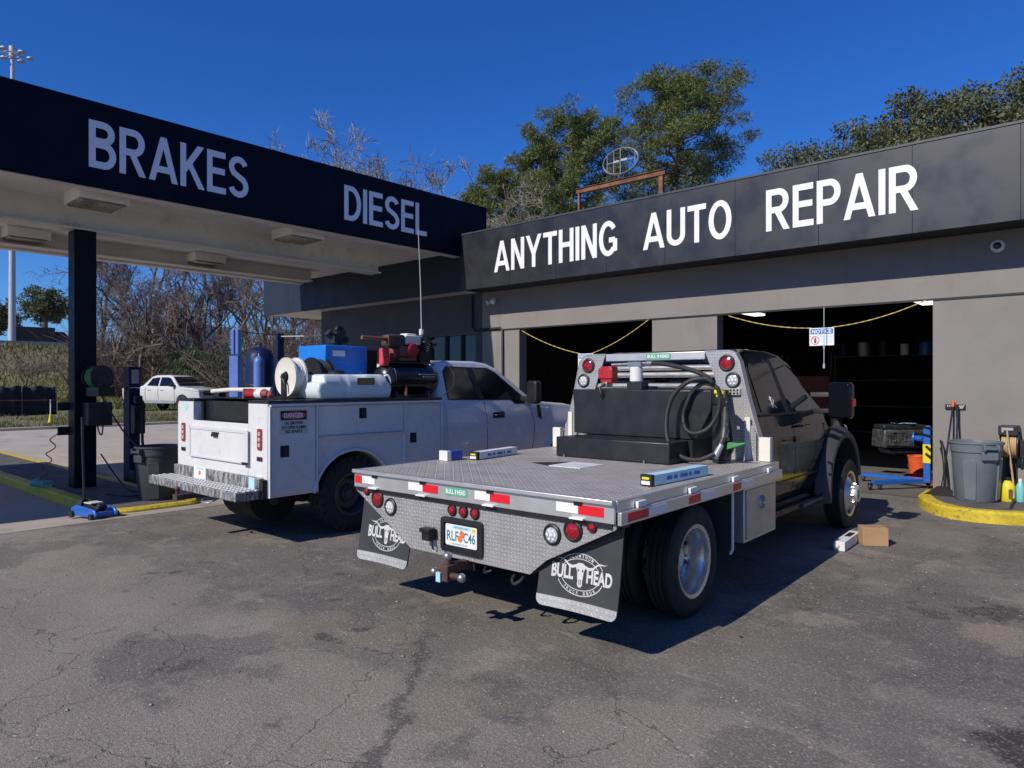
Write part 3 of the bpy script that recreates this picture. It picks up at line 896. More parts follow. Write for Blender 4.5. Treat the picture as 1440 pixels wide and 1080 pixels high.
# ------------------------------------------------------------------ vehicle builders
def shell(poly, W_, wf, bev=0.03, zcuts=(), ycuts=(), seg=3):
    """a body pushed out of its side outline (y, z), edges rounded, then narrowed by wf(y, z)"""
    b = MB(); b.prism(poly, 'x', -W_, W_)
    bm = b.bm
    bmesh.ops.recalc_face_normals(bm, faces=bm.faces)
    es = [e for e in bm.edges if abs(e.verts[0].co.x - e.verts[1].co.x) < 1e-6]
    if bev:
        bmesh.ops.bevel(bm, geom=es, offset=bev, segments=seg, profile=0.5, affect='EDGES', clamp_overlap=True)
    for z in zcuts:
        bmesh.ops.bisect_plane(bm, geom=bm.verts[:] + bm.edges[:] + bm.faces[:], plane_co=(0, 0, z), plane_no=(0, 0, 1), dist=1e-5)
    for y in ycuts:
        bmesh.ops.bisect_plane(bm, geom=bm.verts[:] + bm.edges[:] + bm.faces[:], plane_co=(0, y, 0), plane_no=(0, 1, 0), dist=1e-5)
    for v in bm.verts:
        v.co.x *= wf(v.co.y, v.co.z) / W_
    return b

def side_patch(poly, wf, side, off=0.004, th=0.004, zstep=0.08, ystep=0.15):
    """a thin panel lying on the body side: outline (y, z) bent to wf"""
    b = MB(); b.prism(poly, 'x', 0.0, th)
    bm = b.bm
    bmesh.ops.recalc_face_normals(bm, faces=bm.faces)
    zs = [p[1] for p in poly]; ys = [p[0] for p in poly]
    z = min(zs) + zstep
    while z < max(zs):
        bmesh.ops.bisect_plane(bm, geom=bm.verts[:] + bm.edges[:] + bm.faces[:], plane_co=(0, 0, z), plane_no=(0, 0, 1), dist=1e-5); z += zstep
    y = min(ys) + ystep
    while y < max(ys):
        bmesh.ops.bisect_plane(bm, geom=bm.verts[:] + bm.edges[:] + bm.faces[:], plane_co=(0, y, 0), plane_no=(0, 1, 0), dist=1e-5); y += ystep
    for v in bm.verts:
        v.co.x = side * (wf(v.co.y, v.co.z) + off + v.co.x)
    if side < 0: bmesh.ops.reverse_faces(bm, faces=bm.faces)
    return b

def arch_pts(cy, cz, r, a0, a1, n=14, flat=1.0):
    return [(cy + r * math.cos(R(a0 + (a1 - a0) * i / n)), cz + r * flat * math.sin(R(a0 + (a1 - a0) * i / n))) for i in range(n + 1)]

def tyre_mb(Rr, w, rim, lugs=0, n=48):
    """tyre round the x axis, centred on x = 0"""
    h = w / 2
    b = MB()
    prof = [(rim - 0.012, -h * 0.72), (rim + 0.012, -h * 0.90), (rim + 0.05, -h * 0.99), ((rim + Rr) / 2, -h * 1.02), (Rr - 0.045, -h * 0.97), (Rr - 0.018, -h * 0.86), (Rr, -h * 0.74)]
    g = []
    for k_ in (-0.42, -0.02, 0.38):
        g += [(Rr, h * (k_ - 0.06)), (Rr - 0.012, h * (k_ - 0.03)), (Rr - 0.012, h * (k_ + 0.03)), (Rr, h * (k_ + 0.06))]
    prof += g
    prof += [(r, -x) for r, x in reversed(prof[:7])]
    b.lathe(prof, n, 'x', closed=False)
    if lugs:
        for i in range(lugs):
            a = 2 * PI * i / lugs
            for sx_ in (-1, 1):
                b.at((0, 0, 0), (a + (0.5 * 2 * PI / lugs if sx_ > 0 else 0), 0, 0))
                b.box2((sx_ * h * 0.55 - 0.03, -0.020, Rr - 0.05), (sx_ * h * 0.99 + 0.012 * sx_ - (0.0 if sx_ > 0 else 0), 0.020, Rr + 0.004)) if sx_ > 0 else b.box2((-h * 1.03, -0.020, Rr - 0.05), (-h * 0.55 + 0.03, 0.020, Rr + 0.004))
                b.box2((-0.035, -0.018, Rr - 0.02), (0.035, 0.018, Rr + 0.005))
        b.at()
    return b

def wheel(name, parent, loc, Rr, w, rim, style, side=1, lugs=0):
    """wheel part with tyre and rim below it; outer face towards +x * side"""
    h = w / 2
    d = MB()
    if style == 'alloy_front':        # steer wheel: disc bulging outwards
        prof = [(0, 0.10), (0.05, 0.10), (0.055, 0.15), (0.085, 0.155), (0.10, 0.14), (0.105, 0.10), (0.14, 0.09), (0.16, 0.06), (rim * 0.92, 0.015), (rim * 0.96, -0.01)]
        d.lathe([(r, x + h * 0.35) for r, x in prof], 32, 'x')
        for i in range(8):
            a = 2 * PI * i / 8
            d.cyl((h * 0.35 + 0.07, 0.118 * math.cos(a), 0.118 * math.sin(a)), (h * 0.35 + 0.125, 0.118 * math.cos(a), 0.118 * math.sin(a)), 0.016, 0.012, 8)
        mat = 'brushed_alu'
    elif style == 'dual_out':         # drive wheel: disc dished deep inwards
        prof = [(0, 0.02), (0.05, 0.02), (0.055, 0.0), (0.085, 0.0), (0.09, -0.03), (0.14, -0.035), (rim * 0.80, -0.045), (rim * 0.86, -0.03)]
        d.lathe([(r, x - h * 0.25) for r, x in prof], 32, 'x')
        for i in range(10):
            a = 2 * PI * i / 10
            d.cyl((-h * 0.25 - 0.035, 0.115 * math.cos(a), 0.115 * math.sin(a)), (-h * 0.25 + 0.015, 0.115 * math.cos(a), 0.115 * math.sin(a)), 0.014, 0.011, 8)
        mat = 'polished_alu'
    else:                             # painted pressed wheel
        prof = [(0, 0.03), (0.05, 0.03), (0.06, 0.01), (0.09, 0.005), (0.10, -0.02), (rim * 0.62, 0.0), (rim * 0.75, -0.005), (rim * 0.90, -0.04), (rim * 0.95, -0.05)]
        d.lathe([(r, x + h * 0.2) for r, x in prof], 32, 'x')
        for i in range(8):
            a = 2 * PI * i / 8
            d.cyl((h * 0.2 - 0.01, 0.075 * math.cos(a), 0.075 * math.sin(a)), (h * 0.2 + 0.03, 0.075 * math.cos(a), 0.075 * math.sin(a)), 0.012, 0.01, 6)
        mat = {'steel': 'wheel_grey', 'alloy_far': 'polished_alu'}[style]
    rz = 0 if side > 0 else PI
    wh = d.build('wheel', mat, parent, loc, (0, 0, rz), smooth=40)
    rr = MB()
    rr.lathe([(rim * 0.86, -h * 0.85), (rim * 0.84, -h * 0.3), (rim * 0.90, h * 0.2), (rim * 0.93, h * 0.55), (rim + 0.004, h * 0.80), (rim + 0.02, h * 0.86), (rim + 0.012, h * 0.92), (rim - 0.015, h * 0.86), (rim - 0.02, h * 0.55)], 40, 'x')
    rr.build('rim', 'polished_alu' if 'al' in style or 'dual' in style else mat, wh, smooth=40)
    tyre_mb(Rr, w, rim, lugs).build('tyre', 'tyre_rubber', wh, smooth=30)
    if style != 'alloy_far':
        hh = MB()
        if style == 'steel': 
            for i in range(8):
                a = 2 * PI * (i + 0.5) / 8
                hh.cyl((h * 0.2 - 0.02, rim * 0.80 * math.cos(a), rim * 0.80 * math.sin(a)), (h * 0.2 - 0.008, rim * 0.80 * math.cos(a), rim * 0.80 * math.sin(a)), 0.026, n=10)
        else:
            q = h * 0.35 + 0.03 if style == 'alloy_front' else -h * 0.25 - 0.036
            rd = 0.205 if style == 'alloy_front' else 0.19
            if style == 'dual_out': rd = 0.185
            for i in range(8):
                a = 2 * PI * (i + 0.5) / 8
                hh.cyl((q - 0.02, rd * math.cos(a), rd * math.sin(a)), (q + 0.008, rd * math.cos(a), rd * math.sin(a)), 0.026, n=12)
        hh.build('hand_holes', 'sign_black', wh)['kind'] = 'stuff'
    return wh

def round_lamp(parent, loc, r, mat, rot=ROT_REAR, name='lamp'):
    """rubber grommet lamp on a plate; sheet normal is local +z after rot"""
    g = MB(); g.lathe([(r * 0.80, 0.0), (r * 0.82, 0.014), (r * 0.95, 0.016), (r * 1.12, 0.010), (r * 1.18, 0.0)], 24)
    o = g.build(name, 'black_plastic', parent, loc, rot)
    l = MB(); l.lathe([(0, 0.022), (r * 0.5, 0.019), (r * 0.83, 0.010), (r * 0.83, 0.0)], 24)
    l.build('lens', mat, o)
    if mat == 'lens_clear':
        q = MB()
        for i in range(7):
            a = 2 * PI * i / 6; rr = 0 if i == 6 else r * 0.48
            q.lathe([(0, 0.0255 - rr * 0.1), (r * 0.17, 0.022 - rr * 0.12), (r * 0.19, 0.012)], 8, c=(rr * math.cos(a), rr * math.sin(a), 0))
        q.build('diodes', 'tape_white', o)['kind'] = 'stuff'
    return o

def flare(parent, cy, cz, r_in, r_out, x0, x1, a0, a1, side, mat, drop=0.0):
    """raised arch moulding round a wheel opening"""
    b = MB()
    prof = [(r_in, x0 - 0.06), (r_in, x1 - 0.015), (r_in + 0.012, x1), ((r_in + r_out) / 2, x1 + 0.002), (r_out - 0.015, x0 + (x1 - x0) * 0.5), (r_out, x0)]
    n = 26; rings = []
    angs = [a0 + (a1 - a0) * i / n for i in range(n + 1)]
    for a in angs:
        rings.append([b._v((side * x, cy + r * math.cos(R(a)), cz + r * math.sin(R(a)))) for r, x in prof])
    if drop:
        rings.append([b._v((side * x, cy + r * math.cos(R(a1)), cz + r * math.sin(R(a1)) - drop)) for r, x in prof])
    for A, B in zip(rings[:-1], rings[1:]):
        for i in range(len(prof) - 1):
            b.bm.faces.new([A[i], B[i], B[i + 1], A[i + 1]])
    return b.build('wheel_arch_flare', mat, parent)

def number_plate(parent, loc, rot, txt, w=0.305, h=0.152, full=True):
    p = MB(); p.prism(rrect(w, h, 0.014), 'z', 0, 0.003)
    o = p.build('number_plate', 'sign_white', parent, loc, rot)
    if full:
        s_ = MB(); s_.prism(rrect(w * 0.62, h * 0.16, 0.01, cy=h * 0.37), 'z', 0.0031, 0.0037); s_.build('plate_band', 'plate_sky', o)
        for sx_, wd in ((-1, txt[:3]), (1, txt[3:])):
            lettering('plate_number', wd, w * 0.37, h * 0.46, 'plate_teal', o, (sx_ * w * 0.265, -h * 0.04, 0.0032), None, 0.012, 0.0012)
        lettering('plate_text', 'MYFLORIDA.COM', w * 0.42, h * 0.09, 'plate_teal', o, (0, h * 0.37, 0.0038), None, 0.0, 0.0006)
        lettering('plate_text', 'SUNSHINE STATE', w * 0.5, h * 0.08, 'plate_teal', o, (-w * 0.06, -h * 0.41, 0.0032), None, 0.0, 0.0006)
        for (x, y, r) in ((-w * 0.025, -h * 0.13, h * 0.16), (w * 0.045, h * 0.09, h * 0.15)):
            f = MB(); f.lathe([(0, 0.0056 + x * 0.01), (r, 0.0056 + x * 0.01), (r, 0.003)], 16, c=(x, y, 0)); f.build('plate_orange', 'plate_orange', o)
        f = MB(); f.prism([(-w * 0.05, h * 0.10), (-w * 0.01, h * 0.24), (w * 0.05, h * 0.27), (0, h * 0.10)], 'z', 0.0032, 0.0050); f.build('plate_leaf', 'plate_green', o)
        f = MB(); f.prism(rrect(w * 0.11, h * 0.17, 0.003, cx=w * 0.40, cy=h * 0.33), 'z', 0.0031, 0.0036); f.build('plate_sticker', 'yellow_plastic', o)
    else:
        s_ = MB(); s_.prism(rrect(w * 0.62, h * 0.16, 0.01, cy=h * 0.33), 'z', 0.0031, 0.0037); s_.build('plate_band', 'plate_sky', o)
        f = MB(); f.lathe([(0, 0.0055), (h * 0.18, 0.0055), (h * 0.18, 0.003)], 14); f.build('plate_orange', 'plate_orange', o)
    return o

# ------------------------------------------------------------------ black flatbed truck
FB = empty('flatbed_truck', (-3.51, 3.435, 0), R(1.9), 'black flatbed pickup with tread plate aluminium bed reading BULL HEAD on its mud flaps', 'truck')
BL = 2.77                                             # bed length
b = MB(); b.box2((-1.21, 0.02, 0.955), (1.21, BL, 1.008)); b.build('deck', 'tread_deck', FB, bev=0.004)
b = MB(); b.box2((-1.222, -0.004, 0.872), (1.222, 0.018, 1.012)); b.box2((-1.222, -0.03, 0.985), (1.222, -0.004, 1.014)); b.build('rear_rail', 'brushed_alu', FB, bev=0.004)
b = MB(); b.box2((-1.20, 0.004, 0.84), (1.20, 0.0175, 0.871)); b.build('rail_shadow_gap', 'black_steel', FB)
b = MB(); b.prism([(-1.222, 0.868), (-1.222, 0.838), (-0.57, 0.462), (0.57, 0.462), (0.705, 0.575), (1.222, 0.838), (1.222, 0.868)], 'y', 0.018, 0.028)
skirt = b.build('rear_skirt', 'tread_rear', FB, bev=0.002)
for sgn in (1, -1):
    b = MB(); b.prism([(sgn * x, z) for x, z in ((0.575, 0.464), (0.71, 0.57), (1.21, 0.83), (1.21, 0.86), (0.64, 0.60), (0.52, 0.50))], 'y', 0.03, 0.20)
    b.build('skirt_return', 'black_steel', FB)
# tape, tabs and badge on the rear rail
def rail_tape(u, zc, length, mat, side):
    m = MB()
    if side == 'rear': m.box2((u - length / 2, -0.0085, zc - 0.029), (u + length / 2, -0.0042, zc + 0.029))
    else: m.box2((1.2562, u - length / 2, zc - 0.026), (1.260, u + length / 2, zc + 0.026))
    return m.build('reflective_tape', mat, FB)
for (xr, lr, xw, lw) in ((-1.165, 0.085, -1.042, 0.155), (-0.335, 0.155, -0.492, 0.155), (0.335, 0.17, 0.178, 0.14), (1.06, 0.18, 0.885, 0.165)):
    rail_tape(xr, 0.935, lr, 'tape_red', 'rear'); rail_tape(xw, 0.937, lw, 'tape_white', 'rear')
    m = MB(); m.box2((xw + lw / 2 - 0.03, -0.012, 0.958), (xw + lw / 2 + 0.03, -0.0045, 0.984)); m.build('rail_tab', 'black_steel', FB)
    m = MB(); m.box2((xw + lw / 2 - 0.05, -0.034, 0.876), (xw + lw / 2 + 0.05, 0.0, 0.886)); m.build('step_tab', 'tape_white', FB)
def badge(loc, rot, w, h, parent):
    m = MB(); m.prism(rrect(w, h, h * 0.25), 'z', 0, 0.003)
    o = m.build('maker_badge', 'badge_green', parent, loc, rot)
    lettering('badge_text', 'BULL', w * 0.36, h * 0.62, 'sign_white', o, (-w * 0.26, 0, 0.0032), None, 0.03, 0.001)
    lettering('badge_text', 'HEAD', w * 0.36, h * 0.62, 'sign_white', o, (w * 0.26, 0, 0.0032), None, 0.03, 0.001)
    q = MB(); q.prism([(-w * 0.035, h * 0.28), (w * 0.035, h * 0.28), (w * 0.012, -h * 0.38), (-w * 0.012, -h * 0.38)], 'z', 0.0032, 0.0042); q.build('badge_skull', 'sign_white', o)
    return o
badge((-0.075, -0.0045, 0.938), ROT_REAR, 0.22, 0.055, FB)
for x in (-0.13, -0.02, 0.09): round_lamp(FB, (x, 0.018, 0.802), 0.038, 'lens_red', name='marker_lamp')
round_lamp(FB, (-1.085, 0.018, 0.845), 0.032, 'lens_red', name='marker_lamp')
round_lamp(FB, (-0.955, 0.018, 0.795), 0.062, 'lens_red', name='tail_lamp')
round_lamp(FB, (-0.80, 0.018, 0.748), 0.060, 'lens_clear', name='reverse_lamp')
round_lamp(FB, (0.755, 0.018, 0.748), 0.060, 'lens_clear', name='reverse_lamp')
round_lamp(FB, (0.915, 0.018, 0.795), 0.062, 'lens_red', name='tail_lamp')
round_lamp(FB, (1.055, 0.018, 0.835), 0.032, 'lens_red', name='marker_lamp')
# number plate in a deep black frame
m = MB()
o_, i_ = rrect(0.40, 0.245, 0.03), rrect(0.335, 0.175, 0.012)
rg = [[m._v((p[0], p[1], z)) for p in pp] for pp, z in ((o_, 0.0), (o_, 0.022), (i_, 0.026), (i_, 0.004))]
for A, B in zip(rg[:-1], rg[1:]):
    for i in range(len(A)):
        j = (i + 1) % len(A); m.bm.faces.new([A[i], A[j], B[j], B[i]])
m.bm.faces.new(rg[-1])
pf = m.build('plate_frame', 'black_plastic', FB, (-0.03, 0.017, 0.628), ROT_REAR)
number_plate(pf, (-0.008, 0.0, 0.006), None, 'RLFC46')
# trailer plug
m = MB(); m.box2((-0.375, -0.055, 0.565), (-0.295, 0.017, 0.645)); m.box2((-0.385, -0.07, 0.625), (-0.285, 0.0, 0.655)); m.tube([(-0.30, -0.02, 0.57), (-0.29, -0.03, 0.53), (-0.295, -0.01, 0.50)], 0.008, 6)
m.build('trailer_socket', 'black_plastic', FB, bev=0.006)
# hitch with three balls
m = MB(); m.box2((-0.04, 0.05, 0.40), (0.04, 0.7, 0.48)); m.box2((-0.055, 0.05, 0.385), (0.055, 0.10, 0.495)); m.box2((-0.6, 0.25, 0.40), (0.6, 0.33, 0.48)); m.build('hitch_receiver', 'underbody', FB, bev=0.005)
m = MB(); m.box2((-0.03, -0.14, 0.41), (0.03, 0.08, 0.47)); m.box2((-0.035, -0.20, 0.36), (0.035, -0.10, 0.47)); m.cyl((-0.11, -0.16, 0.40), (0.11, -0.16, 0.40), 0.022); m.cyl((0, -0.16, 0.45), (0, -0.16, 0.50), 0.022)
hm = m.build('ball_mount', 'brick_dark', FB, bev=0.004)
for c in ((0, -0.16, 0.525), (-0.13, -0.16, 0.40), (0.13, -0.16, 0.40)):
    m = MB(); m.ball(c, 0.032, 14); m.build('hitch_ball', 'steel', hm, smooth=60)
m = MB(); m.box2((-0.06, -0.215, 0.355), (-0.02, -0.202, 0.42)); m.build('hitch_tag', 'plate_sky', hm)
m = MB(); m.tube(smooth_path([(0.40, 0.12, 0.45), (0.40, 0.05, 0.40), (0.43, 0.03, 0.375), (0.47, 0.05, 0.40), (0.47, 0.12, 0.45)], 5), 0.012, 8); m.build('tow_loop', 'dark_metal', FB)
m = MB(); m.tube(smooth_path([(0.16, 0.06, 0.45), (0.20, -0.01, 0.42), (0.26, 0.0, 0.44)], 5), 0.009, 6); m.build('chain_loop', 'dark_metal', FB)

# mud flaps with the bull's head mark
def mudflap(xc, label):
    n = 10; wd = 0.60; pts = []
    vs_, fs = [], []
    rows = [0.84, 0.72, 0.60, 0.48, 0.38, 0.29]
    def bow(x, z):
        t = (0.84 - z) / 0.55
        return 0.10 - 0.055 * t - 0.035 * t * t + 0.02 * t * math.cos(x / wd * PI)
    m = MB()
    def pt(u, z, y_off=0.0):
        return (u, bow(u, z) + y_off, z)
    out = [(-wd / 2, 0.84), (-wd / 2, 0.34)] + [(-wd / 2 + 0.05 - 0.05 * math.cos(R(a)), 0.335 - 0.045 * math.sin(R(a))) for a in (20, 45, 70, 90)] + [(wd / 2 - 0.05 + 0.05 * math.sin(R(a)), 0.335 - 0.045 * math.cos(R(a))) for a in (0, 20, 45, 70)] + [(wd / 2, 0.34), (wd / 2, 0.84)]
    m.prism(out, 'y', 0.0, 0.010)
    for z in (0.35, 0.42, 0.49, 0.56, 0.63, 0.70, 0.77):
        bmesh.ops.bisect_plane(m.bm, geom=m.bm.verts[:] + m.bm.edges[:] + m.bm.faces[:], plane_co=(0, 0, z), plane_no=(0, 0, 1), dist=1e-5)
    for x in (-0.2, -0.1, 0, 0.1, 0.2):
        bmesh.ops.bisect_plane(m.bm, geom=m.bm.verts[:] + m.bm.edges[:] + m.bm.faces[:], plane_co=(x, 0, 0), plane_no=(1, 0, 0), dist=1e-5)
    for v in m.bm.verts: v.co.y += bow(v.co.x, v.co.z)
    fl = m.build('mud_flap', 'flap_rubber', FB, (xc, 0, 0))
    fl['label'] = label
    s_ = MB(); s_.prism([p for p in out if p[1] < 0.5][0:1] and ([(-wd / 2, 0.355)] + out[2:-2] + [(wd / 2, 0.355)]), 'y', -0.004, 0.0)
    for x in (-0.2, -0.1, 0, 0.1, 0.2):
        bmesh.ops.bisect_plane(s_.bm, geom=s_.bm.verts[:] + s_.bm.edges[:] + s_.bm.faces[:], plane_co=(x, 0, 0), plane_no=(1, 0, 0), dist=1e-5)
    for v in s_.bm.verts: v.co.y += bow(v.co.x, v.co.z) - 0.001
    s_.build('flap_weight', 'tread_strip', fl)
    def decal(name, me_or_mb):
        me = me_or_mb
        for v in me.vertices:
            u, z, d = v.co.x * 0.86 + 0.01, v.co.y * 0.86 + 0.515, v.co.z
            v.co = (u, bow(u, z) - 0.0015 - d, z)
        return link_mesh(name, me, 'decal_grey', fl, smooth=0)
    def mbme(mb):
        bmesh.ops.recalc_face_normals(mb.bm, faces=mb.bm.faces)
        me = bpy.data.meshes.new('decal'); mb.bm.to_mesh(me); mb.bm.free(); return me
    def shift(me, dx, dy, shear=0.0):
        for v in me.vertices:
            v.co.y += dy + shear * v.co.x; v.co.x += dx
        return me
    a = shift(fit_text('BULL', 0.19, 0.098, 0.035, 0.0012), -0.155, 0.005)
    for v in a.vertices: v.co.y = v.co.y * (1.0 + 0.9 * max(0, -(v.co.x + 0.155))) 
    decal('flap_lettering', a)
    a = shift(fit_text('HEAD', 0.22, 0.098, 0.035, 0.0012), 0.165, 0.0)
    decal('flap_lettering', a)
    def ring(rx, ry, t, gaps):
        q = MB(); n_ = 64
        for i in range(n_):
            a0, a1 = 360 * i / n_, 360 * (i + 1) / n_
            if any(g0 <= a0 < g1 for g0, g1 in gaps): continue
            p = [(math.cos(R(x)) * rr1, math.sin(R(x)) * rr2) for x, rr1, rr2 in ((a0, rx, ry), (a1, rx, ry), (a1, rx - t, ry - t), (a0, rx - t, ry - t))]
            q.poly([(x, y, 0.0012) for x, y in p])
        return mbme(q)
    side_gap = [(0, 22), (150, 202), (338, 360)]
    decal('flap_ring', ring(0.205, 0.150, 0.006, side_gap))
    decal('flap_ring', ring(0.172, 0.112, 0.005, side_gap))
    for txt, sg in (('ALUMINUM', 1), ('TRUCK BEDS', -1)):
        for i, ch in enumerate(txt):
            if ch == ' ': continue
            span = 62 if sg > 0 else 84
            ang = 90 + (span / 2 - span * i / (len(txt) - 1)) if sg > 0 else 270 - (span / 2 - span * i / (len(txt) - 1))
            me = fit_text(ch, 0.017 if ch != 'I' else 0.006, 0.022, 0.02, 0.0010)
            tilt = R(ang - 90) if sg > 0 else R(ang + 90)
            for v in me.vertices:
                x, y = v.co.x, v.co.y
                v.co.x = x * math.cos(tilt) - y * math.sin(tilt) + 0.188 * math.cos(R(ang))
                v.co.y = x * math.sin(tilt) + y * math.cos(tilt) + 0.129 * math.sin(R(ang))
            decal('flap_lettering', me)
    # skull and horns
    q = MB()
    sk = [(-0.036, 0.070), (-0.018, 0.082), (0.018, 0.082), (0.036, 0.070), (0.040, 0.045), (0.028, 0.02), (0.026, -0.01), (0.020, -0.045), (0.022, -0.07), (0.012, -0.088), (-0.012, -0.088), (-0.022, -0.07), (-0.020, -0.045), (-0.026, -0.01), (-0.028, 0.02), (-0.040, 0.045)]
    q.poly([(x, y, 0.0020) for x, y in sk])
    me = mbme(q); decal('flap_skull', me)
    q = MB()
    for sgn in (-1, 1):
        q.poly([(sgn * x, y, 0.0026) for x, y in ((0.014, 0.040), (0.026, 0.034), (0.022, 0.018), (0.012, 0.024))])
        q.poly([(sgn * x, y, 0.0026) for x, y in ((0.004, -0.03), (0.011, -0.034), (0.009, -0.07), (0.003, -0.07))])
    for v in q.bm.verts: pass
    me = mbme(q)
    o = decal('skull_hollows', me); o.data.materials.clear(); o.data.materials.append(M['flap_rubber'])
    for sgn in (-1, 1):
        q = MB()
        path = [(0.030, 0.062, 0.020), (0.070, 0.048, 0.021), (0.105, 0.056, 0.018), (0.135, 0.082, 0.014), (0.165, 0.096, 0.010), (0.205, 0.094, 0.005), (0.225, 0.104, 0.001)]
        for (x0, y0, t0), (x1, y1, t1) in zip(path[:-1], path[1:]):
            q.poly([(sgn * x, y, 0.0016) for x, y in ((x0, y0 + t0 / 2), (x1, y1 + t1 / 2), (x1, y1 - t1 / 2), (x0, y0 - t0 / 2))])
        decal('flap_horn', mbme(q))
    return fl
mudflap(0.925, 'right mud flap')
mudflap(-0.915, 'left mud flap')

# side rails with stake pockets
for sgn in (1, -1):
    b = MB(); b.box2((min(sgn * 1.21, sgn * 1.228), 0.0205, 0.94), (max(sgn * 1.21, sgn * 1.228), BL, 1.010)); b.build('side_rail', 'brushed_alu', FB, bev=0.003)
    b = MB(); b.box2((min(sgn * 1.228, sgn * 1.256), 0.0205, 0.862), (max(sgn * 1.228, sgn * 1.256), BL, 0.942)); b.build('rub_rail', 'brushed_alu', FB, bev=0.004)
    b = MB(); b.box2((min(sgn * 1.12, sgn * 1.226), 0.0205, 0.866), (max(sgn * 1.12, sgn * 1.226), BL, 0.938)); b.build('rail_inner', 'black_steel', FB)
for y in (0.28, 1.00, 1.75, 2.50):
    b = MB(); b.box2((1.229, y - 0.055, 0.944), (1.252, y + 0.055, 0.982)); b.build('stake_pocket', 'tape_white', FB, bev=0.003)
for y, lr in ((0.22, 0.24), (1.00, 0.17), (1.75, 0.14)):
    rail_tape(y, 0.903, lr, 'tape_red', 'side'); rail_tape(y + lr / 2 + 0.13, 0.903, 0.24, 'tape_white', 'side')

# chassis
for sgn in (1, -1):
    b = MB(); b.box2((sgn * 0.43 - 0.04, 0.12, 0.52), (sgn * 0.43 + 0.04, 5.9, 0.72)); b.build('chassis_rail', 'underbody', FB)
b = MB()
for y in frange(0.15, 2.65, 0.42): b.box2((-1.10, y - 0.03, 0.86), (1.10, y + 0.03, 0.952))
b.box2((-0.52, 0.1, 0.74), (-0.40, 2.7, 0.86)); b.box2((0.40, 0.1, 0.74), (0.52, 2.7, 0.86)); b.build('bed_subframe', 'underbody', FB)
b = MB(); b.cyl((-0.75, 1.24, 0.40), (0.75, 1.24, 0.40), 0.075); b.ball((0, 1.24, 0.40), 0.19, 14); b.build('rear_axle', 'underbody', FB)
b = MB(); b.cyl((-0.85, 5.44, 0.40), (0.85, 5.44, 0.40), 0.06); b.build('front_axle', 'underbody', FB)
b = MB(); b.box2((-0.75, 3.0, 0.36), (-0.50, 4.4, 0.66)); b.box2((-0.30, 2.2, 0.45), (0.35, 4.9, 0.70)); b.build('driveline', 'underbody', FB, bev=0.03)
RW = 0.405
for sgn in (1, -1):
    wheel('wheel', FB, (sgn * 1.045, 1.24, RW), RW, 0.225, 0.255, 'dual_out', sgn)
    wheel('wheel', FB, (sgn * 0.76, 1.24, RW), RW, 0.225, 0.255, 'dual_out', sgn)
    wheel('wheel', FB, (sgn * 1.065, 5.38, RW), RW, 0.225, 0.255, 'alloy_front', sgn)
# splash board in front of the rear wheels and tool box
for sgn in (1, -1):
    b = MB(); b.box2((sgn * 0.92 - 0.27, 1.80, 0.36), (sgn * 0.92 + 0.27, 1.815, 0.86)); b.build('splash_board', 'flap_rubber', FB)
b = MB(); b.tube([(1.20, 1.795, 0.86), (1.20, 1.795, 0.40), (1.18, 1.795, 0.36)], 0.012, 8); b.build('splash_board_edge', 'tape_white', FB)
for sgn in (1, -1):
    b = MB(); b.box2((min(sgn * 0.74, sgn * 1.205), 2.02, 0.405), (max(sgn * 0.74, sgn * 1.205), 2.745, 0.852)); tb = b.build('tool_box', 'brushed_alu', FB, bev=0.008)
    b = MB(); b.box2((min(sgn * 1.207, sgn * 1.215), 2.05, 0.43), (max(sgn * 1.207, sgn * 1.215), 2.715, 0.83)); b.build('tool_box_door', 'tread_side', tb, bev=0.002)
    b = MB(); b.lathe([(0, 0.012), (0.055, 0.010), (0.06, 0.0)], 20, 'x', c=(0, 0, 0)); b.box2((0.012, -0.012, -0.05), (0.03, 0.012, 0.05)); b.box2((0.012, -0.04, -0.012), (0.028, 0.04, 0.012)); b.build('latch', 'steel', tb, (sgn * 1.215, 2.39, 0.70), (0, 0, 0 if sgn > 0 else PI))

# headboard
HB = 2.72
for sgn in (1, -1):
    q = [(1.12, 1.01), (0.96, 1.58), (0.885, 1.90), (0.84, 1.985), (0.78, 2.01), (0.55, 2.01), (0.64, 1.78), (0.70, 1.60), (0.70, 1.01)]
    b = MB(); b.prism([(sgn * x, z) for x, z in q], 'y', HB, HB + 0.006); hp = b.build('headboard_plate', 'tread_rear', FB)
    b = MB(); b.prism([(sgn * x, z) for x, z in ((1.125, 1.01), (0.965, 1.58), (0.89, 1.905), (0.845, 1.99), (0.78, 2.015), (0.55, 2.015), (0.55, 2.010), (0.78, 2.010), (0.842, 1.985), (0.886, 1.90), (0.961, 1.58), (1.12, 1.01))], 'y', HB - 0.004, HB + 0.09); b.build('headboard_edge', 'brushed_alu', FB)
    round_lamp(FB, (sgn * 0.765, HB - 0.001, 1.895), 0.068, 'lens_red', name='tail_lamp')
    round_lamp(FB, (sgn * 0.825, HB - 0.001, 1.735), 0.064, 'lens_clear', name='work_lamp')
    b = MB(); b.box2((min(sgn * 1.09, sgn * 1.19), HB - 0.07, 1.012), (max(sgn * 1.09, sgn * 1.19), HB - 0.005, 1.225)); b.build('corner_post', 'cream_plate', FB, bev=0.004)
    b = MB(); b.prism([(sgn * x, z) for x, z in ((1.05, 1.01), (1.05, 1.26), (0.955, 1.40), (0.90, 1.40), (0.90, 1.01))], 'y', HB - 0.03, HB - 0.018); b.build('wing_plate', 'tread_rear', FB)
    b = MB(); b.box2((min(sgn * 0.95, sgn * 1.0), HB - 0.045, 1.012), (max(sgn * 0.95, sgn * 1.0), HB - 0.032, 1.40)); b.build('wing_strip', 'cream_plate', FB)
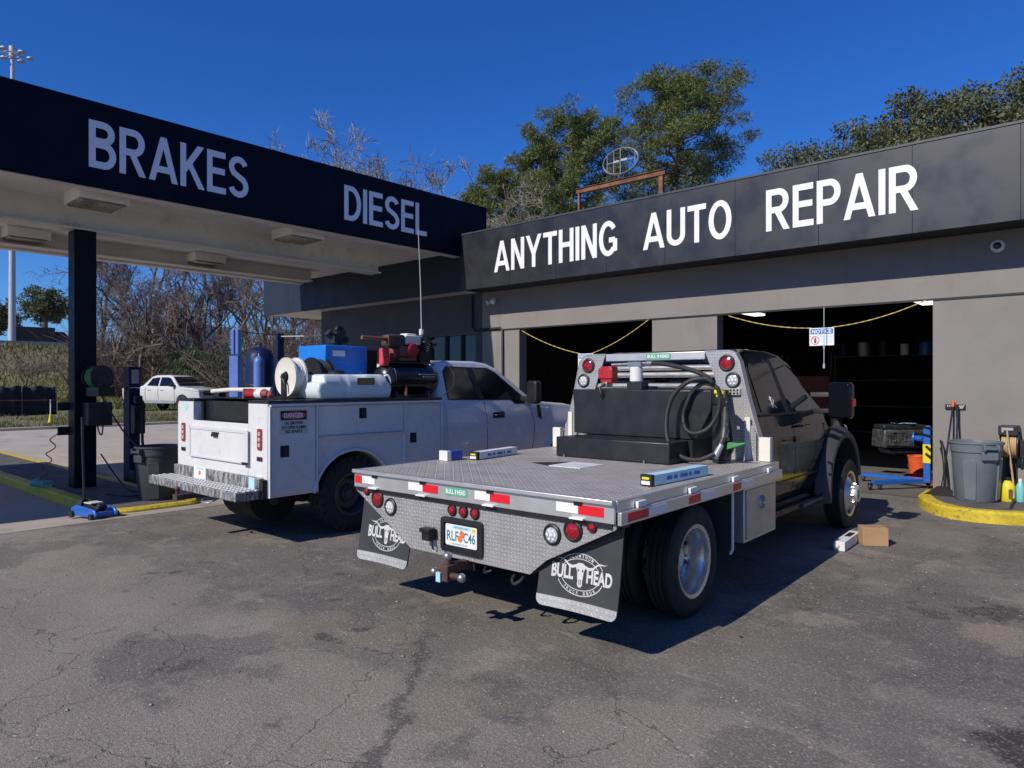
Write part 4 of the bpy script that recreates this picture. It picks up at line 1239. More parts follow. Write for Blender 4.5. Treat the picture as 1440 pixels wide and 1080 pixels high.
b = MB(); b.box2((-0.55, HB, 1.935), (0.55, HB + 0.09, 2.012)); b.build('headboard_top', 'brushed_alu', FB, bev=0.006)
badge((0.06, HB - 0.0015, 1.975), ROT_REAR, 0.27, 0.055, FB)
for z, r in ((1.86, 0.026), (1.79, 0.03), (1.68, 0.03), (1.57, 0.03)):
    b = MB(); b.cyl((-0.70, HB + 0.05, z), (0.70, HB + 0.05, z), r, n=14); b.build('headboard_bar', 'polished_alu', FB)
b = MB(); b.box2((-0.88, HB + 0.012, 1.01), (0.88, HB + 0.02, 1.55)); b.build('headboard_panel', 'tread_rear', FB)
# perforated bracket
b = MB(); b.box2((0.80, HB - 0.03, 1.60), (0.90, HB - 0.002, 1.66)); b.build('perforated_bracket', 'brushed_alu', FB)
for i in range(6):
    b = MB(); b.cyl((0.815 + 0.032 * (i % 3), HB - 0.034, 1.615 + 0.028 * (i // 3)), (0.815 + 0.032 * (i % 3), HB - 0.0305, 1.615 + 0.028 * (i // 3)), 0.010, n=10); b.build('bracket_hole', 'sign_black', FB)
# gooseneck hatch in the deck
b = MB(); b.box2((-0.16, 1.20, 1.0085), (0.16, 1.56, 1.0125)); b.build('hitch_hatch', 'tape_white', FB)
b = MB(); b.prism([(-0.42, 1.30), (-0.165, 1.20), (-0.165, 1.56)], 'z', 1.0085, 1.011); b.build('hatch_recess', 'black_steel', FB)

# cab
def cs(y):
    return y if y < 3.2 else y + 0.24 * min(1, (y - 3.2) / 0.4)
def cq(pts): return [(cs(y), z) for y, z in pts]
def fbw(y, z):
    if z <= 1.38: w = 1.005 - 0.075 * abs((z - 0.98) / 0.5) ** 2.2
    else: w = 0.962 - (z - 1.38) * 0.34 - 0.10 * max(0, (z - 1.9) / 0.1) * 0.15
    y = y - 0.24 * min(1, max(0, (y - 3.2) / 0.64))
    if y > 4.75 and z > 1.05: w -= 0.05 * sstep(4.75, 5.2, y) * sstep(1.05, 1.35, z)
    if y > 5.55: w -= 0.13 * sstep(5.55, 6.15, y)
    return w
prof = [(2.90, 0.50), (2.88, 0.9), (2.88, 1.38), (2.93, 1.90), (2.99, 2.01), (3.15, 2.045), (3.65, 2.045), (3.95, 2.015), (4.10, 1.955), (4.78, 1.42), (4.88, 1.375), (5.35, 1.335), (5.85, 1.26), (6.06, 1.18), (6.12, 1.0), (6.10, 0.62), (5.80, 0.60)]
prof += arch_pts(5.20, 0.47, 0.60, 14, 166, 16)
prof += [(4.60, 0.52), (4.52, 0.48)]
prof = cq(prof)
cab = shell(prof, 1.0, fbw, 0.035, frange(0.6, 1.98, 0.08), frange(3.1, 6.25, 0.145)).build('cab', 'black_car_paint', FB, smooth=32)
b = MB(); b.box2((-0.62, 4.90, 0.45), (0.62, 6.15, 1.1)); b.build('engine_bay', 'underbody', FB)
b = MB(); b.box2((-0.80, 2.95, 0.52), (0.80, 4.6, 1.35)); b.build('cab_interior', 'underbody', cab)
for sgn in (1, -1):
    # windows on both sides
    qw = [(3.10, 1.43), (3.12, 1.83), (3.18, 1.91), (3.52, 1.93), (3.60, 1.43)]
    side_patch(cq(qw), fbw, sgn, 0.003, 0.004).build('quarter_window', 'tinted_glass', cab, smooth=40)
    dw = [(3.66, 1.42), (3.585, 1.93), (3.92, 1.925), (4.06, 1.86), (4.60, 1.42), (4.58, 1.40)]
    side_patch(cq(dw), fbw, sgn, 0.003, 0.004).build('door_window', 'window_glass', cab, smooth=40)
    pl = [(3.545, 1.40), (3.535, 1.95), (3.572, 1.95), (3.645, 1.40)]
    side_patch(cq(pl), fbw, sgn, 0.006, 0.004).build('pillar_trim', 'black_plastic', cab, smooth=40)
    # door panel standing a hair proud, so that its gaps show
    dp = [(3.65, 0.60), (3.64, 1.385), (4.66, 1.385), (4.62, 1.10), (4.50, 0.85), (4.48, 0.60)]
    side_patch(cq(dp), fbw, sgn, 0.0, 0.007).build('door', 'black_car_paint', cab, smooth=32)
    rp = [(2.97, 0.60), (2.97, 1.385), (3.63, 1.385), (3.64, 0.60)]
    side_patch(cq(rp), fbw, sgn, 0.0, 0.006).build('rear_door', 'black_car_paint', cab, smooth=32)
    h = MB(); h.tube([(sgn * 1.005, 4.0, 1.26), (sgn * 1.045, 4.02, 1.265), (sgn * 1.045, 4.20, 1.265), (sgn * 1.005, 4.22, 1.26)], 0.014, 8); h.build('door_handle', 'black_car_paint', cab)
    side_patch([(3.856, 0.60), (3.856, 1.385), (3.868, 1.385), (3.868, 0.60)], fbw, sgn, 0.0005, 0.002).build('door_gap', 'sign_black', cab)
    side_patch([(2.96, 0.72), (2.96, 0.735), (4.74, 0.735), (4.74, 0.72)], fbw, sgn, 0.004, 0.008, ystep=0.2).build('side_moulding', 'black_plastic', cab)
    # belt moulding
    side_patch([(3.0, 1.388), (3.0, 1.41), (4.88, 1.41), (4.90, 1.388)], fbw, sgn, 0.0, 0.009, ystep=0.2).build('belt_moulding', 'black_plastic', cab)
    flare(FB, 5.40, 0.47, 0.59, 0.735, 0.97, 1.12, 8, 184, sgn, 'flare_plastic', 0.06)
    # running board and its bracket
    b = MB(); b.box2((sgn * 0.98 - 0.06, 2.95, 0.40), (sgn * 0.98 + 0.06, 4.66, 0.46)); b.build('running_board', 'black_plastic', FB, bev=0.02)
    b = MB(); b.tube([(sgn * 1.05, 3.95, 0.435), (sgn * 1.05, 4.66, 0.435), (sgn * 1.05, 4.69, 0.48)], 0.022, 8); b.build('step_bar', 'flare_plastic', FB)
    # towing mirror
    b = MB(); b.prism(rrect(0.26, 0.40, 0.05, cx=0, cy=0), 'y', -0.055, 0.055)
    mr = b.build('mirror', 'black_car_paint', FB, (sgn * 1.25, 4.66, 1.52), (0, 0, sgn * R(-10)), bev=0.025)
    b = MB(); b.prism(rrect(0.22, 0.36, 0.04), 'y', -0.0575, -0.0552); b.build('mirror_glass', 'tinted_glass', mr)
    for z in (1.40, 1.58):
        b = MB(); b.box2((min(sgn * 0.93, sgn * 1.18), 4.63, z - 0.028), (max(sgn * 0.93, sgn * 1.18), 4.70, z + 0.028)); b.build('mirror_arm', 'black_plastic' if z < 1.5 else 'flare_plastic', FB, bev=0.01)
    b = MB(); b.box2((sgn * 0.135 - 0.012, -0.03, -0.06), (sgn * 0.135 + 0.012, 0.03, 0.02)); b.build('turn_lamp', 'lens_red', mr)
    b = MB(); b.prism(rrect(0.34, 0.30, 0.05, cx=sgn * 0.72, cy=1.02), 'y', 6.26, 6.34); b.build('headlamp', 'lens_clear', FB)
ws = MB(); ws.poly([(-0.87, 4.985, 1.455), (0.87, 4.985, 1.455), (0.75, 4.37, 1.938), (-0.75, 4.37, 1.938)]); ws.build('windscreen', 'window_glass', cab)
rw = MB(); rw.poly([(-0.72, 2.865, 1.45), (0.72, 2.865, 1.45), (0.64, 2.905, 1.86), (-0.64, 2.905, 1.86)]); rw.build('rear_window', 'tinted_glass', cab)
b = MB(); b.prism(rrect(1.0, 0.42, 0.06, cy=1.0), 'y', 6.32, 6.38); b.build('grille', 'chrome', FB, bev=0.01)
b = MB(); b.prism([(6.34, 0.50), (6.52, 0.54), (6.52, 0.76), (6.34, 0.80)], 'x', -0.98, 0.98); b.build('front_bumper', 'chrome', FB, bev=0.02)
for x in (-0.5, -0.25, 0.0, 0.25, 0.5):
    b = MB(); b.ball((x, 3.86, 2.046), 0.05, 10, (1, 1.5, 0.6)); b.build('roof_marker', 'lens_amber', cab)
# decal in the quarter window
b = MB(); b.tube([(0, 0, -0.06), (0, 0.01, 0.06)], 0.006, 4); b.tube([(0, 0.03, 0.05), (0, 0.07, 0.02), (0, 0.03, -0.02), (0, 0.09, -0.06)], 0.006, 4); b.tube([(0, -0.03, 0.03), (0, 0.0, 0.0)], 0.005, 4)
b.build('window_sticker', 'decal_grey', cab, (0.928, 3.42, 1.52), (0, R(-19), 0))
# ------------------------------------------------------------------ load on the flatbed
fbR = R(1.9)
def fbpos(x, y, z):
    c, s_ = math.cos(fbR), math.sin(fbR)
    return (-3.51 + x * c - y * s_, 3.435 + x * s_ + y * c, z)

tank = empty('fuel_tank', fbpos(0.05, 2.3, 1.012), fbR, 'black L shaped steel fuel tank with pump and coiled hose on the flatbed', 'tank')
# local frame of the tank: x right, y forward, z up from the deck
b = MB(); b.prism([(-0.42, 0.0), (-0.42, 0.185), (-0.06, 0.185), (-0.06, 0.0)], 'x', -0.63, 0.56); b.build('lower_tank', 'black_steel', tank, bev=0.01)
b = MB(); b.prism([(-0.70, 0.20), (-0.70, 0.46), (-0.72, 0.635), (0.76, 0.635), (0.76, 0.46), (0.62, 0.19), (-0.55, 0.19)], 'y', -0.02, 0.37); b.build('upper_tank', 'black_steel', tank, bev=0.01)
b = MB(); b.box2((-0.55, -0.058, 0.0), (0.60, 0.36, 0.188)); b.build('tank_base', 'black_steel', tank)
for x in (-0.52, 0.33):
    b = MB(); b.prism([(-0.008, 0.0), (0.008, 0.0), (0, 0.035)], 'y', -0.444, -0.424, ); b.build('hold_down_bolt', 'steel', tank, (x, 0, 0))
b = MB(); b.prism([(-0.012, 0.0), (0.012, 0.0), (0, 0.05)], 'y', -0.1, -0.08); b.build('hold_down_bolt', 'steel', tank, (0.60, 0, 0))
# pump, filter, piping
b = MB(); b.box2((-0.40, 0.0, 0.70), (-0.27, 0.12, 0.86)); b.box2((-0.415, -0.015, 0.74), (-0.255, 0.0, 0.84)); pump = b.build('pump', 'red_paint', tank, bev=0.012)
b = MB(); b.box2((-0.38, -0.02, 0.66), (-0.31, 0.09, 0.705)); b.build('pump_foot', 'steel', pump, bev=0.006)
b = MB(); b.tube(smooth_path([(-0.33, -0.02, 0.69), (-0.37, -0.05, 0.65), (-0.35, -0.06, 0.60), (-0.365, -0.05, 0.56)], 5), 0.012, 8); b.build('pump_lever', 'rubber_hose', pump)
b = MB(); b.lathe([(0, 0.705), (0.05, 0.705), (0.062, 0.715), (0.062, 0.84), (0.05, 0.85), (0.0, 0.85)], 20, c=(-0.03, 0.06, 0)); b.build('fuel_filter', 'carton_white', tank)
b = MB(); b.cyl((-0.30, 0.06, 0.875), (0.10, 0.06, 0.885), 0.016); b.box2((-0.10, 0.02, 0.85), (0.04, 0.10, 0.90)); b.cyl((0.08, 0.06, 0.885), (0.14, 0.06, 0.883), 0.024); b.build('pump_pipe', 'steel', tank)
b = MB(); b.box2((-0.10, 0.0, 0.638), (0.06, 0.13, 0.705)); b.lathe([(0.085, 0.636), (0.085, 0.665), (0, 0.67)], 18, c=(0.03, 0.20, 0)); b.build('pump_mount', 'black_plastic', tank)
hp = [(0.13, 0.06, 0.883), (0.30, 0.02, 0.87), (0.55, -0.03, 0.82), (0.72, -0.06, 0.76), (0.80, -0.08, 0.70), (0.74, -0.10, 0.735), (0.60, -0.13, 0.71), (0.46, -0.16, 0.58), (0.42, -0.20, 0.38), (0.46, -0.24, 0.18), (0.58, -0.24, 0.06), (0.72, -0.20, 0.035), (0.84, -0.14, 0.09)]
b = MB(); b.tube(smooth_path(hp, 6), 0.021, 10); b.build('hose', 'rubber_hose', tank, smooth=60)
hp = [(0.52, -0.05, 0.40), (0.55, -0.10, 0.30), (0.64, -0.12, 0.255), (0.76, -0.10, 0.30), (0.83, -0.06, 0.42), (0.845, -0.04, 0.56), (0.82, -0.05, 0.66), (0.70, -0.06, 0.69), (0.60, -0.06, 0.62), (0.545, -0.07, 0.50), (0.52, -0.07, 0.42), (0.53, -0.09, 0.34)]
b = MB(); b.tube(smooth_path(hp, 6), 0.019, 10); b.build('hose', 'rubber_hose', tank, smooth=60)
b = MB(); b.tube(smooth_path([(0.86, -0.05, 0.60), (0.885, 0.0, 0.45), (0.90, 0.05, 0.30), (0.91, 0.05, 0.12), (0.88, 0.0, 0.03)], 6), 0.015, 8); b.build('suction_hose', 'rubber_hose', tank, smooth=60)
b = MB(); b.tube([(0.84, -0.10, 0.08), (0.865, -0.08, 0.16), (0.885, -0.05, 0.22), (0.885, -0.02, 0.34), (0.88, 0.0, 0.50), (0.885, 0.0, 0.54)], [0.02, 0.024, 0.03, 0.034, 0.026, 0.018], 10); b.tube([(0.905, -0.05, 0.20), (0.93, -0.05, 0.28), (0.905, -0.03, 0.38)], 0.008, 6); nz_ = b.build('nozzle', 'engine_metal', tank, smooth=60)
b = MB(); b.cyl((0.825, -0.105, 0.05), (0.875, -0.075, 0.17), 0.030, 0.026, 12); b.build('nozzle_swivel', 'galv', nz_)
b = MB(); b.box2((0.80, -0.02, 0.02), (0.90, 0.10, 0.20)); b.build('nozzle_boot', 'black_plastic', tank, bev=0.02)
b = MB(); b.prism([(0.90, 0.12), (1.06, 0.175), (1.05, 0.19), (0.98, 0.18), (0.90, 0.19)], 'y', -0.03, 0.03); b.build('spout', 'plate_green', tank, bev=0.01)
b = MB(); b.box2((0.80, -0.03, 0.57), (0.87, 0.03, 0.63)); b.box2((0.79, -0.045, 0.60), (0.86, -0.01, 0.64)); b.build('hose_clamp', 'yellow_plastic', tank, bev=0.012)
b = MB(); b.box2((0.76, 0.0, 0.0), (0.84, 0.12, 0.5)); b.build('hose_bracket', 'black_steel', tank)

# cartons on the bed
def carton(name, loc, rz, dims, mat, label, ends=None, band=None, cat='box'):
    root = empty(name, loc, rz, label, cat)
    x, y, z = dims
    b = MB(); b.box2((-x / 2, -y / 2, 0), (x / 2, y / 2, z)); b.build('body', mat, root, bev=0.003)
    if ends:
        b = MB(); b.box2((-x / 2 - 0.001, -y / 2 - 0.002, -0.0), (x / 2 + 0.001, -y / 2 + 0.035, z + 0.001)); b.build('end_cap', ends, root)
    if band:
        b = MB(); b.box2((-x / 2 + 0.006, -y / 2 - 0.0032, z * 0.12), (x / 2 - 0.012, -y / 2 - 0.0022, z * 0.45)); b.build('label_patch', 'sign_white', root)
        b = MB(); b.box2((-x / 2 + 0.012, -y / 2 - 0.0034, z * 0.58), (x / 2 - 0.018, -y / 2 - 0.0024, z * 0.80)); b.build('label_patch', 'yellow_plastic', root)
        for i_, (y_, l_) in enumerate(((-0.26, 0.10), (-0.14, 0.07), (-0.03, 0.14), (0.13, 0.05), (0.22, 0.12))):   # print too worn to read
            b = MB(); b.prism([(y * y_, z * 0.35), (y * (y_ + l_), z * 0.30), (y * (y_ + l_), z * 0.66), (y * (y_ + 0.02), z * 0.70)], 'x', x / 2 + 0.0004, x / 2 + 0.0012); b.build('print_mark', 'sign_blue', root)
    return root
carton('long_carton', fbpos(1.085, 1.06, 1.012), fbR + R(-3), (0.085, 0.80, 0.075), 'plate_sky', 'long pale blue carton lying near the right edge of the flatbed', 'sign_black', True)
carton('long_carton', fbpos(-0.98, 1.44, 1.012), fbR + R(6), (0.085, 0.66, 0.07), 'carton_white', 'long pale carton with dark end on the left of the flatbed', 'sign_black', True)
bc = carton('small_carton', fbpos(-1.10, 0.98, 1.012), fbR + R(-8), (0.12, 0.17, 0.085), 'carton_blue', 'small blue and white carton on the left of the flatbed')
b = MB(); b.box2((-0.0615, -0.087, 0.0), (0.0605, -0.045, 0.0865)); b.build('end_cap', 'carton_white', bc)

# ------------------------------------------------------------------ white service truck
stR = R(0.5)
STO = (-7.80, 3.74)
ST = empty('service_truck', (STO[0], STO[1], 0), stR, 'white utility body service truck with side lockers and DANGER sign', 'truck')
def stpos(x, y, z):
    c, s_ = math.cos(stR), math.sin(stR)
    return (STO[0] + x * c - y * s_, STO[1] + x * s_ + y * c, z)
arch = arch_pts(1.08, 0.42, 0.52, 10, 170, 16, 0.98)
packp = [(0.0, 0.505), (0.0, 1.49), (2.47, 1.49), (2.47, 0.505), (1.595, 0.505)] + arch + [(0.565, 0.505)]
for sgn in (1, -1):
    b = MB(); b.prism(packp, 'x', min(sgn * 0.655, sgn * 1.05), max(sgn * 0.655, sgn * 1.05)); b.build('side_pack', 'white_paint', ST, bev=0.006)
    b = MB(); b.box2((min(sgn * 0.64, sgn * 1.055), 0.005, 1.492), (max(sgn * 0.64, sgn * 1.055), 2.47, 1.525)); b.build('pack_top', 'black_steel', ST, bev=0.006)
    def door(name, poly):
        m = MB(); m.prism(poly, 'x', min(sgn * 1.052, sgn * 1.066), max(sgn * 1.052, sgn * 1.066)); return m.build(name, 'white_paint', ST, bev=0.004)
    d1 = door('locker_door', [(0.035, 0.535), (0.035, 1.455), (0.565, 1.455), (0.565, 0.535)])
    d2 = door('locker_door', [(0.60, 1.125), (0.60, 1.455), (1.815, 1.455), (1.815, 1.125)])
    d3 = door('locker_door', [(1.85, 0.535), (1.85, 1.455), (2.435, 1.455), (2.435, 0.535)])
    for dd, (y, z) in ((d1, (0.19, 0.985)), (d2, (1.20, 1.36)), (d3, (1.97, 1.03))):
        m = MB(); m.box2((min(sgn * 1.0665, sgn * 1.070), y - 0.052, z - 0.062), (max(sgn * 1.0665, sgn * 1.070), y + 0.052, z + 0.062)); l_ = m.build('latch', 'sign_black', dd, bev=0.002)
        m = MB(); m.box2((min(sgn * 1.0705, sgn * 1.083), y - 0.018, z - 0.045), (max(sgn * 1.0705, sgn * 1.083), y + 0.018, z + 0.045)); m.build('paddle', 'dark_metal', l_, bev=0.004)
    m = MB(); m.cyl((sgn * 1.066, 0.31, 1.085), (sgn * 1.09, 0.31, 1.085), 0.016, 0.012, 12); m.build('door_bumper', 'white_paint', d1)
    for y0, y1, z0, z1 in ((0.575, 0.588, 0.51, 1.46), (1.826, 1.838, 0.64, 1.46), (2.445, 2.458, 0.52, 1.46), (0.008, 0.020, 0.51, 1.46)):
        m = MB(); m.box2((min(sgn * 1.0505, sgn * 1.088), y0, z0), (max(sgn * 1.0505, sgn * 1.088), y1, z1)); m.build('edge_strip', 'white_car_paint', ST)
    m = MB(); m.box2((min(sgn * 1.0505, sgn * 1.092), 0.60, 1.100), (max(sgn * 1.0505, sgn * 1.092), 1.81, 1.113)); m.build('drip_rail', 'white_car_paint', ST)
    m = MB(); m.box2((min(sgn * 1.0505, sgn * 1.095), 0.02, 1.464), (max(sgn * 1.0505, sgn * 1.095), 2.45, 1.478)); m.build('drip_rail', 'white_car_paint', ST)
    m = MB(); m.tube([(sgn * 1.062, y, z) for y, z in arch_pts(1.08, 0.42, 0.535, 9, 171, 24, 0.98)], 0.020, 8); m.build('arch_trim', 'white_car_paint', ST, smooth=60)
    m = MB(); m.prism([(0.60, 0.6), (0.60, 0.95), (0.8, 1.0), (1.4, 1.0), (1.6, 0.95), (1.6, 0.6)], 'x', min(sgn * 0.60, sgn * 0.652), max(sgn * 0.60, sgn * 0.652)); m.build('wheel_housing', 'underbody', ST)
    # DANGER sticker on the rear locker
    if sgn > 0:
        m = MB(); m.box2((1.0662, 0.125, 1.165), (1.0672, 0.47, 1.425)); sg = m.build('danger_sign', 'decal_grey', d1)
        m = MB(); m.box2((1.0673, 0.14, 1.315), (1.0681, 0.455, 1.415)); m.build('sign_panel', 'sign_black', sg)
        m = MB(); m.lathe([(0, 1.0688), (1.0, 1.0688), (1.0, 1.0682)], 24, 'x')
        for v in m.bm.verts: v.co.y = 0.2975 + v.co.y * 0.145; v.co.z = 1.365 + v.co.z * 0.040
        m.build('sign_oval', 'pink_red', sg)
        lettering('sign_text', 'DANGER', 0.235, 0.052, 'sign_white', sg, (1.0689, 0.2975, 1.365), ROT_SIDE, 0.03, 0.0008)
        for i, tx in enumerate(('NO SMOKING', 'NO OPEN FLAMES', 'NO SPARKS')):
            lettering('sign_text', tx, (0.22, 0.29, 0.20)[i], 0.034, 'sign_black', sg, (1.0674, 0.30, 1.283 - i * 0.045), ROT_SIDE, 0.03, 0.0008)
# bed, tailgate and rear panels
b = MB(); b.box2((-0.65, 0.0, 0.70), (0.65, 2.45, 0.76)); b.build('cargo_floor', 'black_steel', ST)
b = MB(); b.box2((-0.65, 2.40, 0.70), (0.65, 2.46, 1.70)); b.build('bulkhead', 'black_steel', ST)
b = MB(); b.box2((-0.654, 0.10, 0.765), (-0.60, 2.40, 1.49)); b.build('cargo_liner', 'black_steel', ST)
b = MB(); b.box2((-0.60, 0.13, 0.77), (0.62, 0.16, 1.50)); b.build('cargo_bin', 'tank_black', ST)
b = MB(); b.box2((-0.654, -0.004, 0.70), (0.654, 0.03, 1.27)); tg = b.build('tailgate', 'white_paint', ST, bev=0.006)
b = MB(); b.box2((-0.70, -0.022, 0.845), (0.66, -0.0045, 1.20)); tp = b.build('tailgate_panel', 'white_paint', tg, bev=0.008)
for a_, c_ in (((-0.70, -0.030, 1.165), (0.70, -0.0225, 1.205)), ((-0.70, -0.030, 0.835), (0.70, -0.0225, 0.86)), ((-0.705, -0.030, 0.835), (-0.68, -0.0228, 1.205)), ((0.64, -0.034, 0.835), (0.70, -0.0228, 1.203))):
    b = MB(); b.box2(a_, c_); b.build('panel_frame', 'white_car_paint', tp, bev=0.003)
b = MB(); b.box2((-0.10, -0.052, 1.10), (0.02, -0.0225, 1.135)); b.box2((-0.12, -0.036, 1.135), (0.04, -0.0225, 1.152)); b.build('handle', 'dark_metal', tg, bev=0.004)
b = MB(); b.box2((0.60, -0.05, 0.83), (0.70, -0.023, 0.858)); b.build('hinge', 'dark_metal', tg)
for sgn in (1, -1):
    b = MB(); b.prism(rrect(0.09, 0.225, 0.02, cx=sgn * 0.905, cy=1.115), 'y', -0.012, -0.0005); tl = b.build('tail_lamp', 'lens_red', ST)
    for i in range(3):
        b = MB(); b.box2((sgn * 0.905 - 0.022, -0.016, 1.035 + i * 0.06), (sgn * 0.905 + 0.022, -0.0125, 1.075 + i * 0.06)); b.build('lamp_segment', 'lens_clear', tl)
    b = MB(); b.box2((sgn * 0.905 - 0.06, -0.010, 0.885), (sgn * 0.905 + 0.05, -0.0005, 0.93)); b.build('marker_plate', 'dark_metal', ST, bev=0.004)
b = MB(); b.lathe([(0, -0.003), (0.055, -0.003), (0.055, -0.0005)], 18, 'y', c=(-0.86, 0, 1.435)); b.build('round_sticker', 'plate_sky', ST)
b = MB(); b.box2((0.84, -0.006, 0.70), (0.95, -0.0005, 0.735)); b.build('sticker', 'tape_white', ST)
# bumper with tread top
b = MB(); b.box2((-1.06, -0.055, 0.53), (0.99, -0.006, 0.715)); b.build('bumper_back', 'bumper_galv', ST, bev=0.006)
b = MB(); b.box2((-1.10, -0.34, 0.505), (1.03, -0.056, 0.60)); bu = b.build('bumper', 'bumper_galv', ST, bev=0.012)
b = MB()
for j in range(4):
    for i in range(30): b.box((-1.05 + i * 0.070 + (0.035 if j % 2 else 0), -0.30 + j * 0.065, 0.603), (0.050, 0.022, 0.008))
b.build('bumper_tread', 'white_paint', bu)['kind'] = 'stuff'
b = MB(); b.box2((0.78, -0.062, 0.52), (0.90, -0.0555, 0.715)); b.build('bumper_patch', 'plate_sky', ST)
b = MB(); b.box2((0.93, -0.055, 0.50), (1.05, -0.003, 0.70)); b.build('bumper_end', 'underbody', ST)
number_plate(ST, (-0.36, -0.0555, 0.665), ROT_REAR, 'XX', full=False)
b = MB(); b.box2((-0.05, -0.50, 0.44), (0.05, 0.5, 0.50)); b.cyl((-0.02, -0.46, 0.47), (-0.02, -0.46, 0.53), 0.02); b.ball((-0.02, -0.46, 0.555), 0.03, 12); b.build('tow_hitch', 'brick_dark', ST, bev=0.004)
b = MB(); b.tube(smooth_path([(0.08, -0.05, 0.48), (0.12, -0.25, 0.42), (0.28, -0.26, 0.41), (0.32, -0.08, 0.48)], 5), 0.008, 6); b.build('safety_chain', 'galv', ST)
# running gear
for sgn in (1, -1):
    b = MB(); b.box2((sgn * 0.45 - 0.04, 0.0, 0.52), (sgn * 0.45 + 0.04, 5.9, 0.68)); b.build('chassis_rail', 'underbody', ST)
    b = MB(); b.box2((sgn * 0.62 - 0.04, 0.3, 0.36), (sgn * 0.62 + 0.04, 1.9, 0.42)); b.build('leaf_spring', 'underbody', ST)
b = MB(); b.cyl((-0.8, 1.08, 0.40), (0.8, 1.08, 0.40), 0.065); b.ball((0, 1.08, 0.40), 0.18, 14); b.build('rear_axle', 'underbody', ST)
b = MB(); b.tube(smooth_path([(0.60, 2.2, 0.45), (0.62, 1.75, 0.47), (0.72, 1.2, 0.62), (0.70, 0.5, 0.50), (0.86, 0.18, 0.44)], 6), 0.05, 10); b.build('exhaust', 'underbody', ST)
b = MB(); b.cyl((0.40, 0.45, 0.42), (-0.25, 0.45, 0.42), 0.30, n=20); b.build('spare_wheel', 'underbody', ST)
TW = 0.43
for sgn in (1, -1):
    wheel('wheel', ST, (sgn * 0.915, 1.08, TW), TW, 0.275, 0.235, 'steel', sgn, lugs=26)
    wheel('wheel', ST, (sgn * 0.905, 5.20, TW), TW, 0.275, 0.235, 'steel', sgn, lugs=26)
# cab
def stw(y, z):
    if z <= 1.42: w = 1.01 - 0.075 * abs((z - 1.0) / 0.5) ** 2.2
    else: w = 0.967 - (z - 1.42) * 0.34
    if 2.5 < y < 4.6 and 1.15 < z <= 1.42: w += 0.004
    if y > 4.5 and z > 1.05: w -= 0.05 * sstep(4.5, 5.0, y) * sstep(1.05, 1.35, z)
    if y > 5.5: w -= 0.13 * sstep(5.5, 6.1, y)
    return w
prof = [(2.55, 0.50), (2.53, 0.9), (2.53, 1.42), (2.56, 1.90), (2.62, 1.99), (2.78, 2.02), (3.35, 2.025), (3.62, 1.995), (3.80, 1.93), (4.48, 1.45), (4.60, 1.435), (5.3, 1.39), (5.8, 1.31), (6.02, 1.22), (6.08, 1.0), (6.06, 0.62), (5.78, 0.60)]
prof += arch_pts(5.20, 0.46, 0.50, 18, 162, 14)
prof += [(4.70, 0.52), (4.55, 0.48)]
cab = shell(prof, 1.0, stw, 0.035, frange(0.6, 1.98, 0.08), frange(2.75, 5.95, 0.145)).build('cab', 'white_car_paint', ST, smooth=32)
b = MB(); b.box2((-0.62, 4.72, 0.45), (0.62, 5.9, 1.1)); b.build('engine_bay', 'underbody', ST)
